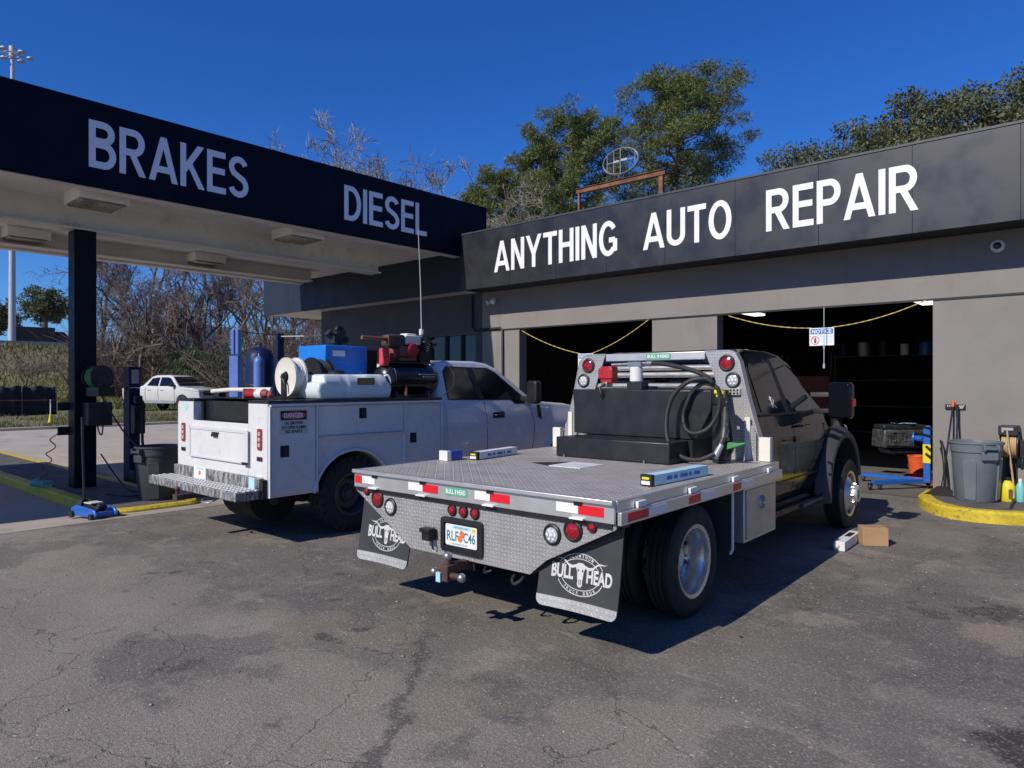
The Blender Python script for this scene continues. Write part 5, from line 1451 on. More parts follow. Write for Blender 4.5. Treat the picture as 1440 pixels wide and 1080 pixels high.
for sgn in (1, -1):
    side_patch([(2.68, 1.485), (2.70, 1.87), (2.77, 1.942), (3.60, 1.935), (3.755, 1.872), (4.275, 1.49), (4.25, 1.405), (4.01, 1.405), (3.93, 1.465)], stw, sgn, 0.0002, 0.0015).build('window_seal', 'black_plastic', cab, smooth=40)
    side_patch([(2.70, 1.50), (2.72, 1.86), (2.78, 1.925), (3.16, 1.925), (3.26, 1.485)], stw, sgn, 0.002, 0.004).build('quarter_window', 'tinted_glass', cab, smooth=40)
    side_patch([(3.40, 1.48), (3.285, 1.925), (3.58, 1.915), (3.73, 1.86), (4.24, 1.485), (4.22, 1.42), (4.02, 1.42), (3.94, 1.48)], stw, sgn, 0.002, 0.004).build('door_window', 'tinted_glass', cab, smooth=40)
    side_patch([(3.275, 1.475), (3.175, 1.935), (3.275, 1.935), (3.39, 1.475)], stw, sgn, 0.004, 0.004).build('pillar_trim', 'black_plastic', cab, smooth=40)
    side_patch([(3.40, 0.60), (3.38, 1.455), (3.95, 1.455), (4.02, 1.40), (4.32, 1.40), (4.42, 1.10), (4.38, 0.60)], stw, sgn, 0.0, 0.007).build('door', 'white_car_paint', cab, smooth=32)
    side_patch([(2.62, 0.60), (2.62, 1.455), (3.365, 1.455), (3.385, 0.60)], stw, sgn, 0.0, 0.006).build('rear_door', 'white_car_paint', cab, smooth=32)
    side_patch([(3.387, 0.60), (3.368, 1.455), (3.379, 1.455), (3.398, 0.60)], stw, sgn, 0.0008, 0.002).build('door_gap', 'sign_black', cab)
    side_patch([(4.385, 0.60), (4.425, 1.10), (4.325, 1.40), (4.336, 1.40), (4.438, 1.10), (4.398, 0.60)], stw, sgn, 0.0008, 0.003).build('door_gap', 'sign_black', cab)
    side_patch([(2.55, 1.10), (2.55, 1.118), (4.40, 1.118), (4.40, 1.10)], stw, sgn, 0.005, 0.006, ystep=0.2).build('body_crease', 'white_car_paint', cab)
    h = MB(); h.box2((min(sgn * 1.012, sgn * 1.022), 3.50, 1.215), (max(sgn * 1.012, sgn * 1.022), 3.74, 1.30)); h.build('handle_recess', 'black_plastic', cab, bev=0.004)
    h = MB(); h.tube([(sgn * 1.015, 3.53, 1.255), (sgn * 1.05, 3.55, 1.26), (sgn * 1.05, 3.69, 1.26), (sgn * 1.015, 3.71, 1.255)], 0.013, 8); h.build('door_handle', 'black_plastic', cab)
    b = MB(); b.prism(rrect(0.22, 0.34, 0.05), 'y', -0.06, 0.06); mr = b.build('mirror', 'black_plastic', ST, (sgn * 1.19, 4.20, 1.58), (0, 0, sgn * R(-12)), bev=0.025)
    b = MB(); b.box2((min(sgn * 0.93, sgn * 1.12), 4.17, 1.44), (max(sgn * 0.93, sgn * 1.12), 4.25, 1.52)); b.build('mirror_arm', 'black_plastic', ST, bev=0.012)
    flare(ST, 5.20, 0.46, 0.475, 0.56, 0.985, 1.03, 12, 168, sgn, 'white_car_paint')
    side_patch([(4.52, 1.20), (4.52, 1.38), (4.60, 1.38), (4.60, 1.16)], stw, sgn, 0.0, 0.012).build('fender_badge', 'black_plastic', cab)
    b = MB(); b.box2((sgn * 0.98 - 0.06, 2.65, 0.40), (sgn * 0.98 + 0.06, 4.45, 0.46)); b.build('running_board', 'black_plastic', ST, bev=0.02)
ws = MB(); ws.poly([(-0.87, 4.445, 1.485), (0.87, 4.445, 1.485), (0.76, 3.83, 1.917), (-0.76, 3.83, 1.917)]); ws.build('windscreen', 'tinted_glass', cab)
b = MB(); b.prism([(6.05, 0.50), (6.22, 0.54), (6.22, 0.76), (6.05, 0.80)], 'x', -0.98, 0.98); b.build('front_bumper', 'chrome', ST, bev=0.02)
b = MB(); b.prism(rrect(1.1, 0.42, 0.06, cy=1.02), 'y', 6.04, 6.10); b.build('grille', 'black_plastic', ST, bev=0.01)
for x in (-0.25, 0.25):
    b = MB(); b.tube([(x, 2.70, 2.026), (x, 3.5, 2.024)], 0.014, 6); b.build('roof_rib', 'white_car_paint', cab)
b = MB(); b.tube(smooth_path([(1.065, 2.50, 1.56), (1.10, 2.62, 1.66), (1.06, 2.68, 1.84), (0.95, 2.64, 1.97)], 6), 0.008, 6); b.build('antenna_lead', 'rubber_hose', ST)
# ------------------------------------------------------------------ load on the service truck
sk = empty('spray_tank', stpos(0.76, 1.17, 1.527), stR, 'white plastic liquid tank with CAUTION label on the service truck locker', 'tank')
pr = [(-0.50, 0.02), (-0.47, 0.0), (0.47, 0.0), (0.50, 0.02), (0.52, 0.10), (0.50, 0.18), (0.46, 0.21), (0.46, 0.26), (0.40, 0.29), (0.18, 0.29), (0.10, 0.265), (0.02, 0.265), (-0.06, 0.285), (-0.40, 0.285), (-0.44, 0.27), (-0.45, 0.20), (-0.51, 0.185), (-0.53, 0.10)]
shell(pr, 0.24, lambda y, z: 0.24 - 0.018 * max(0, 1 - abs(y + 0.17) / 0.035) - 0.012 * max(0, 1 - abs(y - 0.3) / 0.03) - 0.05 * max(0, (z - 0.2) / 0.09), 0.03, [0.1, 0.2], frange(-0.45, 0.45, 0.04)).build('body', 'poly_white', sk, smooth=45)
b = MB(); b.lathe([(0.10, 0.28), (0.10, 0.315), (0.085, 0.33), (0, 0.335)], 20, c=(0.0, -0.12, 0)); b.build('lid', 'black_plastic', sk)
b = MB(); b.box2((0.2425, 0.0, 0.165), (0.245, 0.25, 0.245)); ct = b.build('caution_label', 'caution_brown', sk)
lettering('label_text', 'CAUTION', 0.215, 0.036, 'caution_gold', ct, (0.2455, 0.125, 0.215), ROT_SIDE, 0.02, 0.0008)
b = MB(); b.box2((0.2452, 0.02, 0.178), (0.2458, 0.23, 0.188)); b.build('label_line', 'caution_gold', ct)
b = MB(); b.tube(smooth_path([(0.1, 0.46, 0.24), (0.15, 0.52, 0.28), (0.16, 0.56, 0.20), (0.12, 0.58, 0.08)], 5), 0.014, 8); b.build('hose', 'carton_white', sk)

cpx = empty('air_compressor', stpos(0.76, 2.12, 1.527), stR, 'black horizontal tank air compressor with small red and white engine on the service truck', 'compressor')
b = MB(); b.lathe([(0, -0.47), (0.10, -0.455), (0.16, -0.42), (0.195, -0.36), (0.20, -0.32), (0.20, 0.32), (0.195, 0.36), (0.16, 0.42), (0.10, 0.455), (0, 0.47)], 32, 'y', c=(0, 0, 0.235)); b.build('air_tank', 'tank_black', cpx, smooth=60)
b = MB(); b.tube([(0.0, 0.318 * 1, 0.235)] and [(0.201 * math.cos(a), -0.325, 0.235 + 0.201 * math.sin(a)) for a in [2 * PI * i / 32 for i in range(32)]], 0.004, 5, closed=True); b.build('weld_seam', 'dark_metal', cpx)
for y in (-0.27, 0.27):
    b = MB(); b.prism([(-0.14, 0.0), (0.14, 0.0), (0.12, 0.10), (-0.12, 0.10)], 'y', y - 0.02, y + 0.02); b.build('foot', 'brick_red', cpx)
b = MB(); b.cyl((0.205, -0.18, 0.0), (0.205, -0.18, 0.13), 0.022, 0.018, 10); b.cyl((0.205, -0.18, 0.12), (0.205, -0.18, 0.16), 0.012, n=8); b.build('drain_valve', 'rust', cpx)
for y in (-0.48, 0.42):
    b = MB(); b.lathe([(0, 0.02), (0.03, 0.018), (0.03, 0.0)], 12, 'x', c=(0.21, y, 0.04)); b.build('bed_fitting', 'carton_white', cpx)
b = MB(); b.box2((-0.14, -0.36, 0.435), (0.14, 0.30, 0.455)); b.build('top_plate', 'black_steel', cpx)
b = MB(); b.box2((-0.13, -0.20, 0.46), (0.12, 0.08, 0.66)); b.box2((-0.10, -0.30, 0.50), (0.10, -0.20, 0.62)); eng = b.build('engine', 'brick_red', cpx, bev=0.02)
b = MB(); b.lathe([(0.0, 0.03), (0.04, 0.03), (0.085, 0.02), (0.10, 0.0)], 20, 'x', c=(0.125, 0.0, 0.60)); b.build('recoil_starter', 'red_paint', eng)
b = MB(); b.box2((-0.11, -0.10, 0.68), (0.10, 0.16, 0.80)); b.box2((-0.08, -0.05, 0.80), (0.07, 0.11, 0.825)); b.build('petrol_tank', 'cream_plate', eng, bev=0.03)
b = MB(); b.box2((-0.12, -0.33, 0.64), (0.12, -0.11, 0.80)); b.build('air_filter', 'flare_plastic', eng, bev=0.03)
b = MB(); b.box2((0.06, -0.40, 0.68), (0.14, -0.32, 0.78)); b.cyl((0.10, -0.40, 0.73), (0.10, -0.78, 0.735), 0.025, n=12); b.build('muffler', 'rust', eng)
b = MB(); b.tube([(0.13, -0.26, 0.60), (0.14, -0.18, 0.54), (0.13, -0.10, 0.52), (0.14, 0.02, 0.49)], 0.014, 6); b.box2((0.08, -0.24, 0.47), (0.15, -0.05, 0.50)); b.ball((0.12, -0.22, 0.58), 0.03, 8); b.build('carburettor', 'engine_metal', eng)
b = MB(); b.lathe([(0.17, -0.03), (0.17, 0.03)], 24, 'x', c=(-0.17, 0.02, 0.62)); b.box2((-0.20, -0.1, 0.46), (-0.14, 0.40, 0.78)); b.build('belt_guard', 'black_steel', cpx, bev=0.02)
pm = MB(); pm.box2((-0.08, 0.16, 0.46), (0.08, 0.34, 0.60))
for sgn in (-1, 1):
    for i in range(6): pm.cyl((0, 0.25 + sgn * (0.03 + i * 0.012), 0.60 + i * 0.028), (0, 0.25 + sgn * (0.035 + i * 0.012), 0.615 + i * 0.028), 0.062, n=14)
pm.build('pump', 'black_steel', cpx)
b = MB(); b.cyl((0.05, 0.40, 0.70), (0.05, 0.44, 0.71), 0.05, n=14); b.cyl((0.06, 0.22, 0.78), (0.11, 0.22, 0.78), 0.05, n=14); b.build('pump_filter', 'engine_metal', cpx)
b = MB(); b.box2((0.02, -0.47, 0.40), (0.11, -0.36, 0.62)); b.build('red_canister', 'pink_red', cpx, bev=0.02)
for i, l_ in enumerate((0.30, 0.20)):     # worn tank lettering, too small to read
    b = MB(); b.tube([(0.2015 * math.cos(R(18 - i * 9)), 0.05 + i * 0.06, 0.235 + 0.2015 * math.sin(R(18 - i * 9))), (0.2015 * math.cos(R(18 - i * 9)), 0.05 + i * 0.06 + l_, 0.235 + 0.2015 * math.sin(R(18 - i * 9)))], 0.006, 4); b.build('tank_lettering', 'decal_grey', cpx)

wd = empty('welder', stpos(0.22, 1.42, 0.77), stR, 'bright blue welder generator box standing behind the white tank', 'welder')
b = MB(); b.box2((-0.30, -0.35, 0.45), (0.28, 0.27, 1.40)); b.build('cabinet', 'welder_blue', wd, bev=0.012)
b = MB(); b.box2((-0.303, -0.353, 1.19), (0.285, 0.272, 1.405)); b.build('hood', 'welder_blue', wd, bev=0.010)
b = MB(); b.box2((-0.29, 0.272, 0.45), (0.27, 0.44, 1.37)); b.build('front_panel', 'black_plastic', wd, bev=0.01)
b = MB(); b.box2((-0.28, -0.33, 0.0), (0.27, 0.40, 0.448)); b.build('stand', 'black_steel', wd)
b = MB(); b.box2((0.286, -0.25, 1.27), (0.288, -0.07, 1.34)); b.build('name_label', 'sign_white', wd)
for i, (y, z) in enumerate(((-0.05, 1.12), (0.16, 1.12), (-0.05, 1.06), (0.16, 1.05))):
    b = MB(); b.lathe([(0, 0.008), (0.010, 0.006), (0.011, 0.0)], 8, 'x', c=(0.281, y, z)); b.build('rivet', 'welder_blue', wd)
ex = MB(); ex.cyl((0.05, -0.02, 1.405), (0.05, -0.02, 1.50), 0.06, n=14); ex.box2((-0.06, -0.12, 1.44), (0.14, 0.06, 1.53)); ex.cyl((0.05, -0.10, 1.53), (0.05, -0.16, 1.58), 0.05, n=12); ex.tube(smooth_path([(0.05, 0.02, 1.50), (0.05, 0.06, 1.62), (0.05, 0.0, 1.65), (0.05, -0.04, 1.60)], 5), 0.03, 8); ex.ball((0.08, 0.09, 1.50), 0.05, 10); ex.box2((0.0, -0.06, 1.53), (0.1, 0.08, 1.60))
ex.build('exhaust', 'dark_metal', wd, bev=0.008)

def hose_reel(loc, rz, r, w, disc_mat, hose_mat, label, n_ring=5):
    root = empty('hose_reel', loc, rz, label, 'hose reel')
    for y in (-w / 2, w / 2):
        b = MB(); b.lathe([(r * 0.28, y - 0.008), (r * 0.45, y - 0.012), (r * 0.95, y - 0.006), (r, y - 0.012), (r, y + 0.012), (r * 0.95, y + 0.006), (r * 0.28, y + 0.004), (r * 0.28, y - 0.008)], 36, 'y', c=(0, 0, r + 0.03)); b.build('disc', disc_mat, root, smooth=40)
    b = MB()
    for i in range(n_ring): b.tube([((r * 0.86) * math.cos(a), -w / 2 + w * (i + 0.5) / n_ring, r + 0.03 + (r * 0.86) * math.sin(a)) for a in [2 * PI * k / 30 for k in range(30)]], w / n_ring * 0.52, 8, closed=True)
    b.build('wound_hose', hose_mat, root, smooth=60)
    b = MB(); b.cyl((0, -w / 2 - 0.04, r + 0.03), (0, w / 2 + 0.04, r + 0.03), 0.045, n=16); b.box2((-0.03, -w / 2 - 0.05, 0.0), (0.03, -w / 2 - 0.03, r + 0.06)); b.box2((-0.03, w / 2 + 0.03, 0.0), (0.03, w / 2 + 0.05, r + 0.06)); b.build('frame', 'black_plastic', root)
    b = MB(); b.tube(smooth_path([(-0.02, -w / 2 - 0.055, r + 0.03), (0.05, -w / 2 - 0.06, r - 0.02), (0.06, -w / 2 - 0.06, r - 0.12)], 4), 0.012, 6); b.build('swivel', 'dark_metal', root)
    return root
hose_reel(stpos(0.52, 0.60, 1.527), stR, 0.225, 0.13, 'cream_plate', 'carton_white', 'white hose reel at the rear of the service truck')
hose_reel(stpos(0.40, 1.02, 1.50), stR, 0.245, 0.16, 'black_plastic', 'rubber_hose', 'black hose reel between the white reel and the blue welder')
# hand pump, pipe and rear rack on the truck
hd = empty('hand_pump', stpos(0.30, 0.32, 1.527), stR, 'small red and white pump lying by the white hose reel', 'pump')
b = MB(); b.cyl((-0.24, 0, 0.06), (-0.02, 0, 0.06), 0.055, n=16); b.build('motor', 'red_paint', hd)
b = MB(); b.cyl((-0.018, 0, 0.06), (0.12, 0, 0.06), 0.058, n=16); b.build('body', 'carton_white', hd)
b = MB(); b.cyl((0.122, 0, 0.06), (0.20, 0, 0.06), 0.05, 0.03, n=14); b.ball((0.21, 0.02, 0.05), 0.04, 10); b.build('outlet', 'brick_red', hd)
b = MB(); b.box2((-0.26, -0.06, 0.0), (-0.245, 0.06, 0.12)); b.build('bracket', 'galv', hd)
rk = empty('pipe_rack', stpos(-0.42, 0.55, 1.527), stR, 'pale pipe laid on black supports along the left of the service truck bed', 'pipe')
b = MB(); b.tube([(-0.48, -0.2, 0.08), (-0.2, -0.12, 0.10), (0.42, 0.1, 0.105)], 0.028, 10); b.build('pipe', 'cream_plate', rk)
for x, y in ((-0.36, -0.16), (0.10, 0.0)):
    b = MB(); b.box2((x - 0.06, y - 0.05, 0.0), (x + 0.06, y + 0.05, 0.07)); b.build('support', 'black_plastic', rk, bev=0.01)
b = MB(); b.box2((-0.24, -0.25, -0.001), (1.06, 0.6, 0.012)); b.build('cover_board', 'black_steel', rk)
# whip antenna of the service truck
b = MB(); b.cyl((0.62, 2.50, 1.52), (0.62, 2.50, 2.36), 0.014, n=8); b.build('antenna_mast', 'dark_metal', ST)
b = MB(); b.cyl((0.62, 2.50, 2.36), (0.62, 2.50, 2.44), 0.032, n=14); ab = b.build('antenna_base', 'carton_white', ST)
b = MB(); b.tube([(0.62, 2.50, 2.44), (0.615, 2.49, 3.0), (0.60, 2.46, 3.78)], [0.007, 0.006, 0.004], 6); b.build('antenna_whip', 'pole_grey', ab)

# ------------------------------------------------------------------ bins
def bin_(loc, rz, mat, label, lidless=True):
    root = empty('waste_bin', loc, rz, label, 'bin')
    b = MB(); b.lathe([(0, 0.0), (0.235, 0.0), (0.245, 0.012), (0.285, 0.64), (0.30, 0.655), (0.305, 0.755), (0.318, 0.765), (0.318, 0.79), (0.300, 0.79), (0.292, 0.75), (0.232, 0.05), (0, 0.04)], 40); b.build('body', mat, root, smooth=40)
    for i in range(4):
        a = PI / 4 + i * PI / 2
        b = MB(); b.at((0, 0, 0), (0, 0, a)); b.prism([(-0.07, 0.03), (0.07, 0.03), (0.075, 0.53), (0.055, 0.56), (-0.055, 0.56), (-0.075, 0.53)], 'x', 0.20, 0.272)
        for v in b.bm.verts:
            rr = math.hypot(v.co.x, v.co.y)
            if rr > 0.25: v.co.x *= (0.252 + v.co.z * 0.062) / 0.272; v.co.y *= (0.252 + v.co.z * 0.062) / 0.272
        b.build('rib_panel', mat, root, bev=0.004)
    for a in (0, PI):
        b = MB(); b.at((0, 0, 0), (0, 0, a)); b.box2((0.29, -0.10, 0.68), (0.36, -0.075, 0.765)); b.box2((0.29, 0.075, 0.68), (0.36, 0.10, 0.765)); b.box2((0.335, -0.099, 0.70), (0.362, 0.099, 0.735)); b.box2((0.28, -0.10, 0.56), (0.32, 0.10, 0.68)); b.build('handle', mat, root, bev=0.008)
    return root
bin_((-1.60, 11.14, 0.145), R(-52), 'bin_grey', 'blue grey plastic bin on the yellow island by the garage bay')
bin_((-10.88, 4.28, -0.005), R(-78), 'bin_dark', 'dark grey plastic bin under the canopy behind the service truck')

# ------------------------------------------------------------------ right island clutter
br = empty('push_broom', (-2.02, 11.28, 0.15), 0, 'broom with black bristles leaning on the wall left of the blue grey bin', 'broom')
b = MB(); b.cyl((0, 0, 0.10), (0.05, 0.47, 1.22), 0.013, n=8); b.build('handle', 'black_plastic', br)
b = MB(); b.cyl((0.05, 0.47, 1.22), (0.053, 0.49, 1.30), 0.020, n=10); b.build('grip', 'orange_paint', br)
b = MB(); b.prism([(-0.21, 0.0), (0.19, 0.0), (0.06, 0.12), (-0.06, 0.12)], 'y', -0.04, 0.04); b.build('bristles', 'black_plastic', br)
b = MB(); b.cyl((0, 0, 0.06), (0.01, 0.03, 0.20), 0.03, 0.016, n=10); b.build('socket', 'dark_metal', br)
jh = empty('jack_handle', (-1.87, 11.50, 0.15), 0, 'thin black steel bar propped upright between broom and bin', 'bar')
b = MB(); b.tube([(0, 0, 0), (-0.03, 0.12, 0.7), (-0.04, 0.24, 1.20)], 0.014, 8); b.build('bar', 'dark_metal', jh)
b = MB(); b.cyl((-0.04, 0.22, 1.08), (-0.041, 0.24, 1.24), 0.019, n=8); b.build('grip', 'black_plastic', jh)
ns = empty('wall_plate', (-1.945, 11.79, 1.37), 0, 'narrow black sign strip on the wall above the blue grey bin', 'sign')
b = MB(); b.box2((-0.125, -0.012, -0.035), (0.125, 0.0, 0.035)); b.build('panel', 'sign_black', ns)
for i in range(4):
    b = MB(); b.box2((-0.10 + i * 0.024, -0.0135, 0.005), (-0.085 + i * 0.024, -0.0122, 0.020)); b.build('print_mark', 'decal_grey', ns)
for i in range(3):
    b = MB(); b.at((0.05 + i * 0.022, -0.0128, 0.0), (0, R(30), 0)); b.box((0, 0, 0), (0.010, 0.0014, 0.055)); b.build('print_mark', 'decal_grey', ns)
rr_ = empty('wall_hose_reel', (-1.27, 11.60, 0.145), 0, 'wall hose reel wound with tan hose at the right edge', 'hose reel')
b = MB(); b.box2((-0.13, -0.10, 0.86), (0.09, 0.18, 0.99)); b.build('housing', 'dark_metal', rr_, bev=0.01)
b = MB(); b.box2((-0.09, -0.112, 0.93), (0.04, -0.101, 0.965)); b.box2((-0.09, -0.116, 0.90), (-0.065, -0.1005, 0.96)); b.build('hose_guide', 'galv', rr_)
b = MB()
for i in range(7): b.tube([(-0.085 + i * 0.024, 0.06 + 0.16 * math.cos(a), 0.72 + 0.16 * math.sin(a)) for a in [2 * PI * k / 20 for k in range(20)]], 0.013, 6, closed=True)
b.build('wound_hose', 'hose_tan', rr_, smooth=60)
for x in (-0.115, 0.085):
    b = MB(); b.lathe([(0.0, x - 0.005), (0.19, x - 0.005), (0.19, x + 0.005), (0, x + 0.005)], 24, 'x', c=(0, 0.06, 0.72)); b.build('disc', 'dark_metal', rr_)
b = MB(); b.box2((-0.06, 0.12, 0.0), (0.05, 0.19, 0.88)); b.build('stand', 'black_steel', rr_)
b = MB(); b.box2((0.10, -0.02, 0.55), (0.17, 0.12, 0.80)); b.tube([(0.13, 0.0, 0.55), (0.12, -0.01, 0.40)], 0.012, 6); b.build('side_arm', 'black_steel', rr_, bev=0.01)
b = MB(); b.tube(smooth_path([(-0.03, -0.105, 0.94), (-0.01, -0.14, 0.75), (0.02, -0.18, 0.50), (0.05, -0.22, 0.25), (0.075, -0.40, 0.05)], 6), 0.013, 8); b.build('hose', 'hose_tan', rr_, smooth=60)
b = MB(); b.tube(smooth_path([(0.075, -0.40, 0.05), (0.09, -0.7, 0.03), (0.11, -0.98, 0.0), (0.17, -1.06, -0.12), (0.30, -1.12, -0.13), (0.6, -1.05, -0.132)], 6), 0.012, 8); b.build('hose_end', 'rubber_hose', rr_, smooth=60)
def bottle(name, loc, prof, mat, cap, label, cat):
    root = empty(name, loc, 0, label, cat)
    b = MB(); b.lathe(prof, 18); b.build('body', mat, root, smooth=50)
    h = prof[-1][1]; r = prof[-1][0]
    b = MB(); b.lathe([(r + 0.006, h - 0.01), (r + 0.006, h + 0.035), (0, h + 0.036)], 12); b.build('cap', cap, root)
    return root
jg = bottle('yellow_jug', (-1.27, 11.30, 0.145), [(0, 0), (0.075, 0), (0.085, 0.012), (0.085, 0.20), (0.07, 0.235), (0.035, 0.27), (0.024, 0.285)], 'yellow_plastic', 'sign_black', 'yellow plastic jug standing right of the blue grey bin', 'jug')
b = MB(); b.box2((0.02, -0.088, 0.05), (0.06, -0.075, 0.17)); b.build('label_patch', 'caution_brown', jg)
bottle('cleaner_bottle', (-1.14, 11.36, 0.145), [(0, 0), (0.045, 0), (0.05, 0.012), (0.05, 0.20), (0.03, 0.25), (0.018, 0.27)], 'cyan_plastic', 'carton_white', 'small turquoise bottle with white cap beside the yellow jug', 'bottle')
bx = empty('brown_box', (-2.08, 8.08, 0.0), R(32), 'plain brown cardboard box on the asphalt by the front wheel', 'box')
b = MB(); b.box2((-0.125, -0.09, 0.002), (0.125, 0.09, 0.192)); b.build('body', 'cardboard', bx, bev=0.004)
b = MB(); b.box2((-0.124, -0.001, 0.1925), (0.124, 0.001, 0.1945)); b.build('flap_seam', 'caution_brown', bx)
wb = empty('white_carton', (-2.27, 7.86, 0.0), R(3), 'long white carton on the asphalt beside the brown box', 'box')
b = MB(); b.box2((-0.052, -0.33, 0.002), (0.052, 0.33, 0.098)); b.build('body', 'carton_white', wb, bev=0.003)
b = MB(); b.box2((-0.03, -0.02, 0.0985), (0.03, 0.22, 0.0995)); b.build('label_patch', 'sign_black', wb)
b = MB(); b.lathe([(0, -0.332), (0.012, -0.332), (0.012, -0.3301)], 10, 'y', c=(-0.005, 0, 0.045)); b.build('print_mark', 'hose_tan', wb)

# ------------------------------------------------------------------ inside the garage bay
es = empty('engine_stand', (-2.62, 12.95, 0.006), 0, 'blue engine stand on castors just inside the right garage bay', 'engine stand')
def bar(a, c, w, mat, name, root, h=None):
    b = MB(); a, c = Vector(a), Vector(c)
    d = c - a; L = d.length
    q = d.to_track_quat('Y', 'Z').to_euler()
    b.at(tuple(a), q); b.box2((-w / 2, 0, -(h or w) / 2), (w / 2, L, (h or w) / 2))
    return b.build(name, mat, root, bev=0.006)
bar((0.10, 0.05, 0.12), (-0.52, -0.78, 0.12), 0.07, 'blue_paint', 'base_leg', es)
bar((0.10, 0.05, 0.12), (-0.95, 0.25, 0.12), 0.07, 'blue_paint', 'base_leg', es)
bar((0.10, -0.02, 0.10), (0.10, -0.02, 1.02), 0.10, 'blue_paint', 'upright', es)
b = MB(); b.box2((0.045, -0.075, 0.42), (0.155, -0.0715, 0.72)); b.build('warning_label', 'yellow_plastic', es)
b = MB(); b.cyl((0.05, -0.02, 0.80), (-0.12, 0.10, 0.80), 0.05, n=14); b.lathe([(0, 0.0), (0.11, 0.0), (0.11, 0.02), (0, 0.02)], 20, 'x', c=(-0.12, 0.10, 0.80)); b.build('mount_head', 'blue_paint', es)
for (x, y) in ((-0.55, -0.80), (-0.44, -0.66), (-0.93, 0.25), (0.10, 0.05)):
    b = MB(); b.lathe([(0, -0.016), (0.045, -0.016), (0.05, -0.008), (0.05, 0.008), (0.045, 0.016), (0, 0.016)], 16, 'x', c=(x, y, 0.05)); b.box2((x - 0.03, y - 0.03, 0.05), (x - 0.02, y + 0.03, 0.11)); b.box2((x + 0.02, y - 0.03, 0.05), (x + 0.03, y + 0.03, 0.11)); b.box2((x - 0.03, y - 0.03, 0.09), (x + 0.03, y + 0.03, 0.115)); b.build('castor', 'dark_metal', es)
en = empty('engine_block', (-2.95, 13.2, 0.80), R(42), 'grimy engine block hanging on the blue engine stand', 'engine')
b = MB(); b.prism([(-0.42, -0.16), (0.34, -0.16), (0.36, 0.10), (0.30, 0.14), (-0.40, 0.14)], 'y', -0.2, 0.2); blk = b.build('block', 'engine_metal', en, bev=0.02)
random.seed(8)
b = MB()
for i in range(26):
    x = -0.38 + i * 0.028
    b.box2((x, -0.235, -0.10 + random.uniform(-0.03, 0.03)), (x + random.uniform(0.012, 0.022), -0.198, 0.08 + random.uniform(-0.04, 0.04)))
for i in range(14): b.cyl((random.uniform(-0.4, 0.34), -0.21, random.uniform(-0.14, 0.12)), (random.uniform(-0.4, 0.34), -0.23, random.uniform(-0.14, 0.12)), 0.02, n=7)
b.build('fins_and_bolts', 'engine_metal', blk)['kind'] = 'stuff'
b = MB(); b.box2((-0.40, -0.17, 0.142), (0.32, 0.17, 0.22)); b.build('cylinder_head', 'dark_metal', en, bev=0.02)
b = MB(); b.prism([(-0.36, -0.17), (0.30, -0.17), (0.22, -0.26), (-0.30, -0.26)], 'y', -0.15, 0.15); b.build('sump', 'dark_metal', en, bev=0.02)
rg_ = empty('shop_rag', (-2.90, 13.12, 1.022), R(30), 'crumpled turquoise shop rag lying on the engine block', 'rag')
random.seed(2)
m = MB()
bmesh.ops.create_grid(m.bm, x_segments=10, y_segments=8, size=0.5)
for v in m.bm.verts:
    v.co = (v.co.x * 0.36, v.co.y * 0.20, 0.012 + 0.035 * abs(mnoise.noise((v.co.x * 5, v.co.y * 5, 0))))
m.build('cloth', 'cyan_plastic', rg_, smooth=80)
bk = empty('orange_bucket', (-3.0, 14.6, 0.006), 0, 'orange bucket on the floor behind the engine stand', 'bucket')
b = MB(); b.lathe([(0, 0), (0.13, 0), (0.165, 0.36), (0.175, 0.36), (0.172, 0.38), (0.16, 0.38), (0.125, 0.02), (0, 0.02)], 24); b.build('body', 'orange_paint', bk)
b = MB(); b.tube([(0.17 * math.cos(R(a)), 0.02, 0.34 + 0.14 * math.sin(R(a)) - 0.14) for a in range(180, 361, 15)], 0.005, 6); b.build('handle', 'steel', bk)
ty_ = empty('red_drain_pan', (-2.75, 13.75, 0.006), R(20), 'red oil drain pan on the floor under the engine', 'pan')
b = MB(); b.lathe([(0, 0), (0.24, 0), (0.28, 0.10), (0.30, 0.11), (0.27, 0.11), (0.23, 0.02), (0, 0.015)], 24); b.build('body', 'pink_red', ty_)
b = MB(); b.cyl((0.26, 0, 0.085), (0.34, 0, 0.09), 0.018, n=8); b.build('spout', 'red_paint', ty_)
hs_ = empty('curved_push_bar', (-2.35, 12.05, 0.0), 0, 'curved black push bar between the engine stand and the pillar', 'bar')
for dz in (0.0, 0.12):
    b = MB(); b.tube(smooth_path([(-0.22, 0.35, 1.05 - dz), (0.10, -0.02, 1.0 - dz), (0.25, -0.30, 0.80 - dz * 0.8), (0.30, -0.42, 0.45), (0.31, -0.46, 0.17)], 6), 0.020, 8); b.build('tube', 'black_steel', hs_, smooth=60)
# shelves at the back with tins and boxes
def shelf(loc, w, label):
    root = empty('storage_shelf', loc, 0, label, 'shelf')
    for z in (0.5, 1.15, 1.8, 2.4):
        b = MB(); b.box2((-w / 2, -0.2, z - 0.02), (w / 2, 0.2, z)); b.build('board', 'shelf_dark', root)
    for x in (-w / 2, w / 2):
        for y in (-0.2, 0.18):
            b = MB(); b.box2((x - 0.02, y, 0), (x + 0.02, y + 0.03, 2.5)); b.build('upright', 'shelf_dark', root)
    return root
shelf((-4.4, 19.2, 0.006), 3.0, 'dark storage shelf deep inside the right garage bay')
shelf((-8.6, 19.6, 0.006), 2.6, 'dark storage shelf deep inside the left garage bay')
random.seed(5)
tins = [('deep_blue', 'navy tin'), ('galv', 'grey tin'), ('black_plastic', 'black tin'), ('carton_white', 'white tin'), ('blue_paint', 'blue tin'), ('brick_red', 'dark red tin')]
